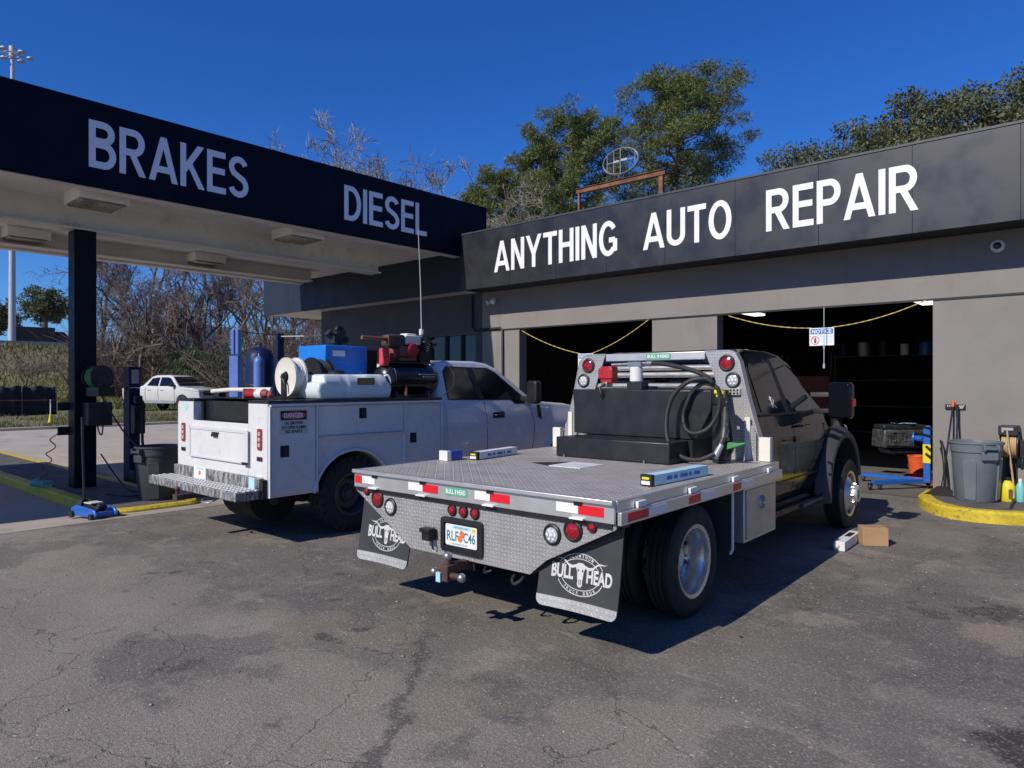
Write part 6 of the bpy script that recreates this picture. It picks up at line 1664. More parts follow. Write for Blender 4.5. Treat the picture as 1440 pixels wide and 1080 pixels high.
names = ['leftmost', 'second', 'third', 'fourth', 'fifth', 'sixth']
for i in range(6):
    mt, nm = tins[i]
    t_ = empty('storage_tin', (-5.6 + i * 0.46, 19.15, 2.406), 0, '%s on the top shelf of the right bay, %s from the left' % (nm, names[i]), 'tin', 'tins on the top shelf')
    r_ = random.uniform(0.09, 0.15); h_ = random.uniform(0.2, 0.34)
    b = MB(); b.lathe([(0, 0), (r_, 0), (r_, h_), (r_ * 0.9, h_ + 0.01), (0, h_ + 0.01)], 18); b.build('body', mt, t_)
    b = MB(); b.lathe([(r_ * 0.96, h_ + 0.008), (r_ * 0.96, h_ + 0.03), (0, h_ + 0.03)], 16); b.build('lid', 'dark_metal', t_)
tc = empty('tool_chest', (-2.1, 17.6, 0.006), 0, 'dark red tool chest deep inside the right garage bay', 'tool chest')
b = MB(); b.box2((-0.6, -0.3, 0.10), (0.6, 0.3, 1.35)); b.build('cabinet', 'brick_red', tc, bev=0.01)
for i in range(6):
    b = MB(); b.box2((-0.56, -0.318, 0.16 + i * 0.19), (0.56, -0.302, 0.32 + i * 0.19)); d_ = b.build('drawer', 'brick_red', tc, bev=0.005)
    b = MB(); b.box2((-0.5, -0.335, 0.285 + i * 0.19), (0.5, -0.3185, 0.30 + i * 0.19)); b.build('pull', 'steel', d_)
wbk = empty('work_bench', (-6.9, 18.6, 0.006), 0, 'steel work bench at the back between the two garage bays', 'bench')
b = MB(); b.box2((-1.0, -0.35, 0.86), (1.0, 0.35, 0.92)); b.build('top', 'galv', wbk, bev=0.01)
for x in (-0.92, 0.92):
    for y in (-0.3, 0.3):
        b = MB(); b.box2((x - 0.03, y - 0.03, 0), (x + 0.03, y + 0.03, 0.858)); b.build('leg', 'shelf_dark', wbk)
b = MB(); b.box2((-1.0, 0.30, 1.05), (1.0, 0.34, 1.9)); b.build('tool_board', 'brick_red', wbk)
for i in range(4):
    tt = empty('spare_tyre', (-5.05, 16.0, 0.006 + i * 0.235), 0.3 * i, 'black spare tyre in the stack behind the truck cab, %s from the floor' % names[i].replace('leftmost', 'first'), 'tyre', 'stacked spare tyres')
    b = tyre_mb(0.36, 0.23, 0.21, n=28); b.build('tread', 'tyre_rubber', tt, (0, 0, 0.117), (0, R(90), 0))
dr = empty('oil_drum', (-1.2, 15.4, 0.006), 0, 'blue oil drum inside the right garage bay', 'drum')
b = MB(); b.lathe([(0, 0), (0.29, 0), (0.29, 0.29), (0.30, 0.30), (0.29, 0.31), (0.29, 0.58), (0.30, 0.59), (0.29, 0.60), (0.29, 0.88), (0.275, 0.87), (0, 0.87)], 28); b.build('body', 'blue_paint', dr)
b = MB(); b.cyl((0.1, 0.1, 0.87), (0.1, 0.1, 0.90), 0.035, n=12); b.build('bung', 'galv', dr)
# tube lamps
for x, lb in ((-7.12, 'lit strip lamp on the garage ceiling above the flatbed truck cab'), (-3.36, 'lit strip lamp on the garage ceiling by the right pillar')):
    l_ = empty('strip_lamp', (x, 16.83, 3.42), 0, lb, 'lamp', 'strip lamps in the garage')
    b = MB(); b.prism([(-0.16, 0.05), (-0.12, 0.09), (0.12, 0.09), (0.16, 0.05), (0.14, 0.045), (-0.14, 0.045)], 'y', -0.62, 0.62); b.build('reflector', 'carton_white', l_)
    b = MB(); b.box2((-0.14, -0.6, 0.0), (0.14, 0.6, 0.044)); b.build('diffuser', 'lit_tube', l_, bev=0.01)
    for y in (-0.5, 0.5):
        b = MB(); b.cyl((0, y, 0.09), (0, y, 0.33), 0.006, n=6); b.build('hanger', 'dark_metal', l_)

# notice signs on chains across the bays
def notice(x, z, xl, zl, xr, zr, label, chain_label):
    y = 11.72
    n = 26
    def cat(xa, za, xb, zb, sag):
        return [(xa + (xb - xa) * i / n, y, za + (zb - za) * i / n - sag * 4 * (i / n) * (1 - i / n)) for i in range(n + 1)]
    ch = empty('barrier_chain', (xl, y, zl), 0, chain_label, 'chain')
    for seg in (cat(xl, zl, x - 0.15, z + 0.145, 0.06), cat(x + 0.15, z + 0.145, xr, zr, 0.06)):
        b = MB(); b.tube(seg, [0.009 if i % 2 else 0.005 for i in range(n + 1)], 6); o = b.build('chain_run', 'rope_yellow', ch); o.location = (-xl, -y, -zl)
    sg = empty('notice_sign', (x, y - 0.016, z), 0, label, 'sign', 'notice signs on the bay chains')
    b = MB(); b.prism(rrect(0.38, 0.285, 0.012), 'z', -0.003, 0.0); b.build('panel', 'sign_white', sg, rot=ROT_REAR)
    b = MB(); b.prism(rrect(0.35, 0.085, 0.008, cy=0.085), 'z', 0.0005, 0.0015); bl = b.build('heading', 'sign_blue', sg, rot=ROT_REAR)
    lettering('heading_text', 'NOTICE', 0.30, 0.060, 'sign_white', bl, (0, 0.085, 0.0016), None, 0.03, 0.001)
    b = MB(); b.tube([(-0.10 + 0.062 * math.cos(a), -0.055 + 0.062 * math.sin(a), 0.001) for a in [2 * PI * k / 24 for k in range(24)]], 0.006, 4, closed=True); b.tube([(-0.144, -0.011, 0.001), (-0.056, -0.099, 0.001)], 0.005, 4); b.build('prohibition_ring', 'sign_red', sg, rot=ROT_REAR)
    b = MB(); b.prism([(-0.112, -0.10), (-0.088, -0.10), (-0.082, -0.04), (-0.118, -0.04)], 'z', 0.0004, 0.0012); b.lathe([(0, 0.0012), (0.013, 0.0012)], 10, c=(-0.10, -0.025, 0)); b.build('figure', 'sign_black', sg, rot=ROT_REAR)
    for i in range(4):
        b = MB(); b.box2((-0.02 + 0.02 * (i % 2), -0.003 - i * 0.03, 0.0004), (0.17 - 0.02 * (i % 2), 0.006 - i * 0.03, 0.0010)); b.build('text_line', 'plate_sky', sg, rot=ROT_REAR)
    return sg
notice(-3.77, 2.46, -5.35, 2.90, -2.30, 2.93, 'white and blue NOTICE sign hanging in the right garage bay', 'yellow chain across the top of the right garage bay')
notice(-8.41, 2.18, -10.15, 2.88, -6.95, 2.93, 'white and blue NOTICE sign hanging in the left garage bay', 'yellow chain across the top of the left garage bay')
cd_ = MB(); cd_.cyl((0, 0, 0), (0, 0, -0.95), 0.006, n=6); cd_.cyl((0, 0, -0.62), (0, 0, -0.66), 0.014, n=8); cd_.cyl((0, 0, -0.9), (0, 0, -0.97), 0.016, n=8)
tag(cd_.build('pull_cord', 'pole_grey', None, (-3.70, 11.60, 2.92)), 'thin pull cord hanging in front of the right NOTICE sign', 'cord')
# camera and floodlight on the shop wall
sc_ = empty('security_camera', (-1.44, 11.795, 3.62), 0, 'small white dome camera on the wall below the sign fascia', 'camera')
b = MB(); b.lathe([(0, -0.05), (0.05, -0.05), (0.085, -0.035), (0.09, 0.0)], 20, 'y'); b.build('base', 'carton_white', sc_)
b = MB(); b.lathe([(0, -0.085), (0.03, -0.08), (0.05, -0.052)], 16, 'y'); b.build('dome', 'tinted_glass', sc_)
fl_ = empty('flood_lamp', (-11.05, 11.795, 3.60), 0, 'twin headed white flood lamp on the wall left of the bays', 'lamp')
b = MB(); b.box2((-0.06, -0.04, 0.0), (0.06, 0.0, 0.08)); b.build('base', 'carton_white', fl_, bev=0.01)
for sgn in (-1, 1):
    b = MB(); b.cyl((sgn * 0.03, -0.04, 0.03), (sgn * 0.09, -0.16, -0.03), 0.03, 0.055, 14); b.build('lamp_head', 'carton_white', fl_)

# ------------------------------------------------------------------ things under the canopy
fj = empty('floor_jack', (-10.20, 3.22, gz(-10.2, 0) + 0.004), R(-80), 'blue trolley jack with upright black handle beside the island', 'jack')
b = MB()
for sgn in (-1, 1): b.prism([(-0.30, 0.03), (0.26, 0.03), (0.30, 0.08), (0.24, 0.14), (-0.20, 0.17), (-0.32, 0.12)], 'x', sgn * 0.13 - 0.015, sgn * 0.13 + 0.015)
b.box2((-0.13, -0.30, 0.06), (0.13, -0.18, 0.13)); b.box2((-0.13, 0.16, 0.04), (0.13, 0.24, 0.10)); b.build('frame', 'blue_paint', fj, bev=0.01)
b = MB(); b.prism([(-0.16, 0.10), (0.14, 0.09), (0.20, 0.15), (-0.14, 0.19)], 'x', -0.06, 0.06); b.build('lift_arm', 'dark_metal', fj, bev=0.01)
b = MB(); b.lathe([(0, 0.19), (0.05, 0.19), (0.055, 0.165), (0, 0.16)], 16, c=(0, 0.15, 0)); b.build('saddle', 'dark_metal', fj)
for (x, y) in ((-0.16, 0.22), (0.16, 0.22), (-0.16, -0.26), (0.16, -0.26)):
    b = MB(); b.lathe([(0, -0.02), (0.045, -0.02), (0.045, 0.02), (0, 0.02)], 14, 'x', c=(x, y, 0.045)); b.build('wheel', 'dark_metal', fj)
b = MB(); b.prism([(-0.09, 0.0), (0.09, 0.0), (0.03, 0.16), (-0.03, 0.16)], 'y', -0.30, -0.24); b.tube([(0, -0.26, 0.15), (0, -0.29, 0.7), (0, -0.31, 1.25)], 0.018, 8); hh = b.build('handle', 'black_steel', fj, loc=(0, 0, 0.06))
b = MB(); b.box2((-0.08, -0.12, 0.185), (0.08, 0.06, 0.195)); b.build('label_patch', 'decal_grey', fj, loc=(0, 0, 0.005), rot=(0, 0, 0))

cr = empty('column_hose_reel', (-12.86, 4.02, 1.45), R(15), 'hose reel with green hose fixed to the canopy column', 'hose reel')
b = MB(); b.lathe([(0.0, -0.12), (0.20, -0.12), (0.20, -0.11), (0.10, -0.10), (0.10, 0.10), (0.20, 0.11), (0.20, 0.12), (0, 0.12)], 24, 'x', c=(0.15, 0.0, 0.36)); b.build('drum', 'dark_metal', cr)
b = MB()
for i in range(6): b.tube([(0.15 - 0.085 + i * 0.034, 0.155 * math.cos(a), 0.36 + 0.155 * math.sin(a)) for a in [2 * PI * k / 20 for k in range(20)]], 0.016, 6, closed=True)
b.build('wound_hose', 'plate_green', cr, smooth=60)
b = MB(); b.box2((0.0, -0.10, 0.05), (0.32, 0.18, 0.20)); b.build('bracket', 'black_steel', cr)
b = MB(); b.tube(smooth_path([(0.2, -0.15, 0.45), (0.30, 0.0, 0.0), (0.62, 0.15, -0.55), (1.05, 0.18, -0.80), (1.7, 0.1, -0.72)], 8), 0.013, 8); b.build('hose', 'rubber_hose', cr, smooth=60)
b2 = empty('control_box', (-12.80, 4.05, 1.02), 0, 'black metal box fixed low on the canopy column', 'box')
b = MB(); b.box2((-0.12, -0.16, 0.0), (0.18, 0.2, 0.38)); b.build('case', 'black_steel', b2, bev=0.01)
b = MB(); b.tube(smooth_path([(0.1, 0.0, 0.0), (0.12, 0.02, -0.12), (0.18, 0.04, -0.14), (0.20, 0.05, 0.02)], 5), 0.012, 6); b.build('cable', 'rubber_hose', b2)
for i, z in enumerate((0.92, 1.33)):
    sb = empty('socket_box', (-13.20, 3.78, z), 0, ('lower' if i == 0 else 'upper') + ' small black socket box on the left of the canopy column', 'socket')
    b = MB(); b.box2((-0.10, -0.14, -0.07), (-0.068, 0.06, 0.07)); b.build('case', 'black_plastic', sb, bev=0.006)
    b = MB(); b.box2((-0.108, -0.08, -0.03), (-0.1005, 0.0, 0.03)); b.build('outlet', 'sign_black', sb)
ah = empty('coiled_air_hose', (-13.30, 3.72, 0.0), 0, 'thin coiled red air hose hanging left of the column down to the island', 'hose')
pts = [(0.0, 0.0, 0.93)]
for i in range(46):
    t = i / 45
    pts.append((-0.18 - 0.35 * t + 0.07 * math.sin(t * 24), -0.05 - 0.12 * t + 0.05 * math.cos(t * 24), 0.93 - 0.90 * t ** 0.9))
b = MB(); b.tube(smooth_path(pts, 3), 0.009, 6); b.build('upper_coil', 'brick_red', ah, smooth=60)
pts = []
for i in range(120):
    t = i / 119
    pts.append((-0.53 + 0.55 * t + 0.02 * math.sin(t * 90), -0.17 - 0.18 * math.sin(t * 3) + 0.06 * math.cos(t * 90), 0.065 + 0.05 * math.sin(t * 90)))
b = MB(); b.tube(pts, 0.009, 6); b.build('lower_coil', 'cyan_plastic', ah, smooth=60)
pp = empty('blue_machine_post', (-13.66, 4.92, gz(-13.6, 0)), R(10), 'blue steel post machine with black box behind the canopy column', 'machine')
b = MB(); b.box2((-0.10, -0.10, 0.0), (0.10, 0.10, 1.78)); b.build('post', 'deep_blue', pp, bev=0.01)
b = MB(); b.box2((-0.105, -0.105, 1.782), (0.105, 0.105, 2.16)); b.build('head', 'deep_blue', pp, bev=0.01)
b = MB(); b.box2((0.106, -0.07, 1.86), (0.112, 0.07, 2.11)); b.build('display', 'galv', pp)
b = MB(); b.box2((0.125, -0.10, 0.95), (0.27, 0.10, 1.48)); b.cyl((0.20, 0, 1.48), (0.20, 0, 1.64), 0.075, n=16); b.build('motor_box', 'black_plastic', pp, bev=0.02)
b = MB(); b.tube(smooth_path([(0.26, 0.0, 1.4), (0.38, -0.02, 1.2), (0.42, -0.05, 0.85), (0.40, 0.0, 0.65)], 6), 0.025, 8); b.build('cable', 'rubber_hose', pp, smooth=60)
b = MB(); b.box2((-0.22, -0.20, 0.0), (0.30, 0.22, 0.03)); b.box2((0.13, -0.12, 0.03), (0.28, 0.12, 0.30)); b.build('base_plate', 'black_steel', pp)
gh = MB(); gh.tube(smooth_path([(-12.7, 4.1, 0.55), (-12.3, 4.2, 0.2), (-11.9, 4.25, 0.02), (-11.5, 4.3, 0.012), (-11.3, 4.05, 0.012), (-11.8, 3.9, 0.012)], 8), 0.012, 6)
tag(gh.build('ground_hose', 'rubber_hose', smooth=60), 'black hose trailing over the island between column and bin', 'hose')
# ------------------------------------------------------------------ plants
def ring_faces(fs, base0, base1, n):
    for k in range(n):
        j = (k + 1) % n
        fs.append((base0 + k, base0 + j, base1 + j, base1 + k))

def add_branch(vs_, fs, pts, r0, r1, n):
    prev = None; L = len(pts); last = None
    for i, p in enumerate(pts):
        d = (pts[min(i + 1, L - 1)] - pts[max(i - 1, 0)]).normalized()
        a = d.orthogonal().normalized() if prev is None else (prev - d * prev.dot(d)).normalized()
        prev = a; b_ = d.cross(a)
        r = r0 + (r1 - r0) * i / (L - 1)
        base = len(vs_)
        for k in range(n):
            w = 2 * PI * k / n
            vs_.append(tuple(p + (a * math.cos(w) + b_ * math.sin(w)) * r))
        if last is not None: ring_faces(fs, last, base, n)
        last = base

def rand_dir(rng):
    while True:
        v = Vector((rng.uniform(-1, 1), rng.uniform(-1, 1), rng.uniform(-1, 1)))
        if 0.05 < v.length < 1: return v.normalized()

def bare_mesh(seed, H, levels=5, lean=0.0, fork=0.28, up=0.25, kids=(3, 4), r0=0.17, rmin=0.012):
    """leafless tree: thick wood and fine twigs as two vertex lists"""
    rng = random.Random(seed)
    wood = ([], []); twig = ([], [])
    def grow(p, d, L, r, lev):
        n = 5 if lev < 2 else 4
        pts = [p]; q = p.copy(); dd = d.copy()
        for i in range(n):
            dd = (dd + rand_dir(rng) * (0.13 + 0.06 * lev) + Vector((0, 0, up * 0.10))).normalized()
            q = q + dd * (L / n); pts.append(q.copy())
        r = max(r, rmin); tgt = wood if lev < 2 else twig
        add_branch(tgt[0], tgt[1], pts, r, r * (0.55 if lev < 4 else 0.3), 6 if lev == 0 else (5 if lev == 1 else 3))
        if lev >= levels: return
        for c in range(rng.randint(*kids) + (1 if lev > 1 else 0)):
            t = rng.uniform(0.35, 1.0) if lev else rng.uniform(fork, 1.0)
            i = min(n - 1, int(t * n)); s_ = pts[i].lerp(pts[i + 1], t * n - i)
            a = rand_dir(rng); a = (a - dd * a.dot(dd)).normalized()
            nd = (dd * rng.uniform(0.5, 1.0) + a * rng.uniform(0.5, 0.95) + Vector((0, 0, up * 0.6))).normalized()
            grow(s_, nd, L * rng.uniform(0.48, 0.72), r * rng.uniform(0.42, 0.58), lev + 1)
    grow(Vector((0, 0, -0.3)), Vector((lean, 0.0, 1)).normalized(), H * 0.48, r0 * H / 10, 0)
    return wood, twig

def bare_tree(name, loc, proto, label, group, rz=0.0, sc=1.0, twigmat='twig_brown'):
    root = empty(name, loc, rz, label, 'tree', group)
    w, t = proto
    for nm, me, mt in (('trunk', w, 'bark_grey'), ('crown', t, twigmat)):
        o = bpy.data.objects.new(nm, me); COL.objects.link(o); o.parent = root
        if not me.materials: me.materials.append(M[mt])
    root.scale = (sc, sc, sc)
    return root

def proto_bare(seed, H, **kw):
    w, t = bare_mesh(seed, H, **kw)
    out = []
    for (v, f), nm in ((w, 'trunk'), (t, 'crown')):
        me = bpy.data.meshes.new(nm); me.from_pydata(v, [], f); me.update(); out.append(me)
    return out

def leaf_quads(vs_, fs, c, rad, n, ln, wd, rng, flat=1.0, droop=0.0):
    for _ in range(n):
        d = rand_dir(rng) * (rad * rng.random() ** 0.45)
        p = c + Vector((d.x, d.y, d.z * flat))
        a = (rand_dir(rng) + d.normalized() * 0.7 - Vector((0, 0, droop))).normalized()
        b_ = a.cross(rand_dir(rng)).normalized()
        l_ = ln * rng.uniform(0.6, 1.3); w = wd * rng.uniform(0.6, 1.3)
        k = len(vs_)
        vs_ += [tuple(p - b_ * w * 0.2), tuple(p + a * l_ * 0.5 - b_ * w * 0.5), tuple(p + a * l_), tuple(p + a * l_ * 0.5 + b_ * w * 0.5)]
        fs.append((k, k + 1, k + 2, k + 3))

def pine(loc, H, Rc, z0, seed, label, limbs=34, dens=60, group='pines behind the shop', name='pine_tree'):
    rng = random.Random(seed)
    root = empty(name, loc, 0, label, 'tree', group)
    wv, wf = [], []; lv, lf = [], []
    pts = [Vector((0.12 * i * rng.uniform(-0.3, 0.3), 0.12 * i * rng.uniform(-0.3, 0.3), H * i / 9)) for i in range(10)]
    add_branch(wv, wf, pts, 0.014 * H + 0.05, 0.05, 7)
    for i in range(limbs):
        t = (i + rng.random()) / limbs
        z = z0 + (H - z0) * t
        k = min(8, int(z / H * 9)); s_ = pts[k].lerp(pts[k + 1], z / H * 9 - k) if k < 9 else pts[9]
        wdt = Rc * (0.35 + 0.75 * math.sin(PI * min(1, 0.22 + 0.74 * t)) ** 0.8) * rng.uniform(0.55, 1.08)
        a = i * 2.4 + rng.uniform(-0.5, 0.5)
        d = Vector((math.cos(a), math.sin(a), 0))
        br_ = [s_]
        for j in range(1, 5):
            f = j / 4
            br_.append(s_ + d * wdt * f + Vector((rng.uniform(-0.25, 0.25), rng.uniform(-0.25, 0.25), wdt * (0.10 * f + 0.32 * f * f * rng.uniform(0.3, 1.2)))))
        add_branch(wv, wf, br_, 0.055 + 0.05 * (1 - t), 0.015, 4)
        for j, f in enumerate((0.5, 0.75, 1.0)):
            for q in range(2 if f < 1 else 3):
                c = br_[int(f * 4)] + Vector((rng.uniform(-0.55, 0.55), rng.uniform(-0.55, 0.55), rng.uniform(-0.15, 0.45))) * (Rc / 3.5)
                leaf_quads(lv, lf, c, rng.uniform(0.36, 0.60) * (Rc / 3.6) ** 0.5, int(dens * 1.6), 0.37, 0.056, rng, 0.62)
    pydata('trunk', wv, wf, 'bark_pine', root, smooth=60)
    pydata('crown', lv, lf, 'pine_needles', root)
    return root

def oak(loc, H, Rx, Rz, seed, label, clumps=120, dens=70, group='leafy oaks behind the shop', lf_len=0.17, name='oak_tree', hang=False):
    rng = random.Random(seed)
    root = empty(name, loc, 0, label, 'tree', group)
    wv, wf = [], []; lv, lf = [], []
    base = Vector((0, 0, -0.3)); top = Vector((0.2, 0.1, H - Rz * 1.35))
    add_branch(wv, wf, [base, base.lerp(top, 0.4) + Vector((0.1, 0, 0)), top], 0.045 * H, 0.03 * H, 8)
    cen = Vector((0, 0, H - Rz))
    for i in range(clumps):
        u = rand_dir(rng)
        rr = rng.random() ** 0.33
        bump = 0.78 + 0.34 * mnoise.noise(u * 2.1 + Vector((seed, 0, 0)))
        c = cen + Vector((u.x * Rx, u.y * Rx, u.z * Rz * (1 if u.z > 0 else 0.7))) * rr * bump
        if i % 3 == 0:
            m_ = top.lerp(c, 0.5) + Vector((rng.uniform(-0.4, 0.4), rng.uniform(-0.4, 0.4), rng.uniform(0, 0.5)))
            add_branch(wv, wf, [top - Vector((0, 0, rng.uniform(0, 0.6))), m_, c], 0.012 * H, 0.012, 4)
        leaf_quads(lv, lf, c, rng.uniform(0.40, 0.80) * (Rx / 4.0) ** 0.5, int(dens * 0.85), lf_len, lf_len * 0.55, rng, 0.8)
    pydata('trunk', wv, wf, 'bark_grey', root, smooth=60)
    pydata('crown', lv, lf, 'oak_leaves', root)
    return root

def ray_at(px, d):
    """ground position d metres out along the sight line through image column px of the photograph"""
    dx = (px - 720) / 985.0
    c, s_ = math.cos(R(41.7)), math.sin(R(41.7))
    return (c * dx * d - s_ * d, s_ * dx * d + c * d)

pine((*ray_at(952, 48), 0), 22.0, 4.4, 13.0, 11, 'tallest broad pine above the word AUTO', 62, 66)
pine((*ray_at(806, 50), 0), 20.6, 3.4, 11.5, 12, 'second tallest pine left of the rusty sign beam', 52, 62)
pine((*ray_at(758, 54), 0), 19.6, 2.5, 11.5, 13, 'narrow pine between the low pines and the second tallest one', 36, 56)
pine((*ray_at(704, 56), 0), 18.4, 2.2, 12.4, 14, 'small round topped pine just right of the canopy corner', 30, 54)
pine((*ray_at(672, 60), 0), 18.0, 2.0, 13.0, 15, 'lowest pine peeping over the canopy corner', 24, 50)
oak((*ray_at(1300, 31), 0), 15.3, 3.6, 3.6, 21, 'big leafy oak above the right end of the sign fascia', 210, 120)
oak((*ray_at(1425, 29), 0), 15.4, 3.2, 3.8, 22, 'tall leafy oak cut by the right edge of the picture', 190, 120)
oak((*ray_at(1210, 33), 0), 14.4, 2.7, 2.8, 23, 'low leafy oak left of the big oak', 110, 110)
oak((*ray_at(1122, 35), 0), 14.3, 2.3, 2.6, 24, 'small leafy oak right of the tallest pine', 80, 110)
oak((*ray_at(62, 125), 5.5), 14.5, 6.0, 4.5, 25, 'distant round evergreen tree seen left of the column', 130, 60, 'distant evergreens', 0.5)
oak((*ray_at(-6, 130), 5.5), 12.0, 5.0, 4.0, 26, 'distant dark evergreen at the left edge behind the light mast', 90, 60, 'distant evergreens', 0.5)
oak((*ray_at(435, 95), 0), 14.5, 3.0, 3.0, 27, 'distant green tree between thicket and navy eaves', 60, 60, 'distant evergreens', 0.4)
for i, (px, d, h_) in enumerate(((612, 66, 19.5), (634, 68, 18.2))):
    oak((*ray_at(px, d), 0), h_, 1.7, 1.5, 30 + i, ('left' if i == 0 else 'right') + ' of two small treetops behind the canopy right of DIESEL', 26, 60, 'treetops behind the canopy', 0.25)

protos = [proto_bare(40 + i, 10.0, levels=5, lean=(-0.25, 0.3, 0.1, -0.1)[i]) for i in range(4)]
tallp = [proto_bare(60 + i, 24.0, levels=6, fork=0.7, up=0.32, kids=(2, 4), r0=0.11, rmin=0.03) for i in range(2)]
tall = [((412, 62), 1.12, 0.4 + PI, 'tall bare grey tree rising above the canopy after BRAKES'), ((478, 63), 1.06, 2.1, 'bare grey tree above the canopy between BRAKES and DIESEL'), ((560, 64), 1.02, 4.0, 'small bare grey treetop above the word DIESEL')]
for i, ((px, d), sc, rz, lb) in enumerate(tall):
    bare_tree('bare_tree', (*ray_at(px, d), -0.2), tallp[i % 2], lb, 'bare trees behind the canopy', rz, sc, 'twig_grey')
for i, (px, d, sc, rz) in enumerate(((765, 50, 0.68, 0.5), (792, 48, 0.62, 2.6))):
    bare_tree('bare_tree', (*ray_at(px, d), -0.2), tallp[i], ('left' if i == 0 else 'right') + ' of two bare pale trees in front of the pines', 'bare trees before the pines', rz, sc)
thick = [(148, 55, 1.2), (168, 56, 1.3), (196, 50, 1.2), (214, 51, 1.05), (238, 52, 1.25), (255, 51, 1.2), (276, 53, 1.35), (300, 51, 1.2), (322, 52, 1.3), (345, 46, 1.1), (366, 50, 1.25), (392, 47, 1.0), (415, 52, 1.15), (440, 48, 0.95)]
rng = random.Random(77)
ordn = ['first', 'second', 'third', 'fourth', 'fifth', 'sixth', 'seventh', 'eighth', 'ninth', 'tenth', 'eleventh', 'twelfth', 'thirteenth', 'fourteenth']
for i, (px, d, sc) in enumerate(thick):
    x, y = ray_at(px, d)
    bare_tree('thicket_tree', (x, y, max(vz(x, y), bz(x, y) if x < -46 else -1) - 0.1), protos[i % 4], 'bare brown thicket tree under the canopy edge, %s from the column' % ordn[i], 'bare thicket trees', rng.uniform(0, 6.28), sc * rng.uniform(0.92, 1.08))
for i, (px, d, sc) in enumerate(((140, 63, 1.35), (180, 66, 1.5), (222, 64, 1.45), (262, 67, 1.55), (306, 64, 1.5), (350, 66, 1.55), (400, 62, 1.4), (445, 64, 1.45))):
    x, y = ray_at(px, d)
    bare_tree('thicket_tree', (x, y, max(vz(x, y), bz(x, y)) - 0.1), protos[(i + 1) % 4], 'bare brown tree in the far row of the thicket, %s from the column' % ordn[i], 'bare thicket trees', rng.uniform(0, 6.28), sc)
x, y = ray_at(33, 46)
bare_tree('young_tree', (x, y, 0.0), protos[2], 'slender young bare tree on the bank left of the column', None, 1.0, 0.46)
x, y = ray_at(92, 44)
bare_tree('young_tree', (x, y, 0.0), protos[1], 'small bare tree immediately left of the column', None, 2.0, 0.62)

# tangled undergrowth that nobody could count
vs_, fs = [], []
rng = random.Random(5)
for i in range(14500):
    px = rng.uniform(118, 470); d = rng.uniform(39, 63)
    x, y = ray_at(px, d)
    g = max(vz(x, y), bz(x, y)) if x < -44 else vz(x, y)
    if px < 338 and d < 50: continue
    h_ = rng.uniform(0.8, 3.6) * (1.0 if rng.random() < (0.75 if px < 330 else 0.5) else 1.9)
    p = Vector((x, y, g)); dd = (Vector((0, 0, 1)) + rand_dir(rng) * 0.65).normalized(); pts = [p]
    for j in range(3):
        dd = (dd + rand_dir(rng) * 0.45 - Vector((0, 0, 0.12 * j))).normalized(); p = p + dd * h_ / 3; pts.append(p)
    add_branch(vs_, fs, pts, rng.uniform(0.012, 0.03), 0.006, 3)
tag(pydata('undergrowth', vs_, fs, 'twig_brown'), 'tangled bare brown undergrowth filling the thicket', 'brush', kind='stuff')
vs_, fs = [], []
for i in range(5200):
    px = rng.uniform(118, 470); d = rng.uniform(40, 62)
    x, y = ray_at(px, d)
    if px < 338 and d < 50: continue
    g = max(vz(x, y), bz(x, y)) if x < -44 else vz(x, y)
    leaf_quads(vs_, fs, Vector((x, y, g + rng.random() ** 1.6 * 5.0)), 0.5, 3, 0.20, 0.09, rng)
tag(pydata('dead_leaves', vs_, fs, 'brush_leaf'), 'dry brown leaves hanging in the thicket', 'leaves', kind='stuff')
# grass on the verge and at the foot of the bank
vs_, fs = [], []
for i in range(16000):
    x = -33.45 - abs(rng.gauss(0, 5.0)); y = rng.uniform(3, 30)
    if mnoise.noise((x * 0.5, y * 0.5, 9)) < -0.12 and rng.random() < 0.85: continue
    z = vz(x, y) if x > -46 else max(vz(x, y), bz(x, y)); h_ = rng.uniform(0.06, 0.22)
    a = rng.uniform(0, 6.28); w = 0.02; dx_, dy_ = math.cos(a) * w, math.sin(a) * w; lx, ly = rng.uniform(-0.08, 0.08), rng.uniform(-0.08, 0.08)
    k = len(vs_); vs_ += [(x - dx_, y - dy_, z - 0.02), (x + dx_, y + dy_, z - 0.02), (x + lx, y + ly, z + h_)]; fs.append((k, k + 1, k + 2))
tag(pydata('grass', vs_, fs, 'grass_blade'), 'short patchy winter grass on the verge beyond the lot', 'grass', kind='stuff')
vs_, fs = [], []
for i in range(14000):
    x = rng.uniform(-80, -46); y = rng.uniform(0, 30)
    z = bz(x, y); h_ = rng.uniform(0.15, 0.5)
    a = rng.uniform(0, 6.28); w = 0.05; dx_, dy_ = math.cos(a) * w, math.sin(a) * w
    k = len(vs_); vs_ += [(x - dx_, y - dy_, z - 0.03), (x + dx_, y + dy_, z - 0.03), (x + rng.uniform(-0.2, 0.2), y + rng.uniform(-0.2, 0.2), z + h_)]; fs.append((k, k + 1, k + 2))
tag(pydata('bank_weeds', vs_, fs, 'grass_blade'), 'rough weeds on the slope below the road', 'weeds', kind='stuff')

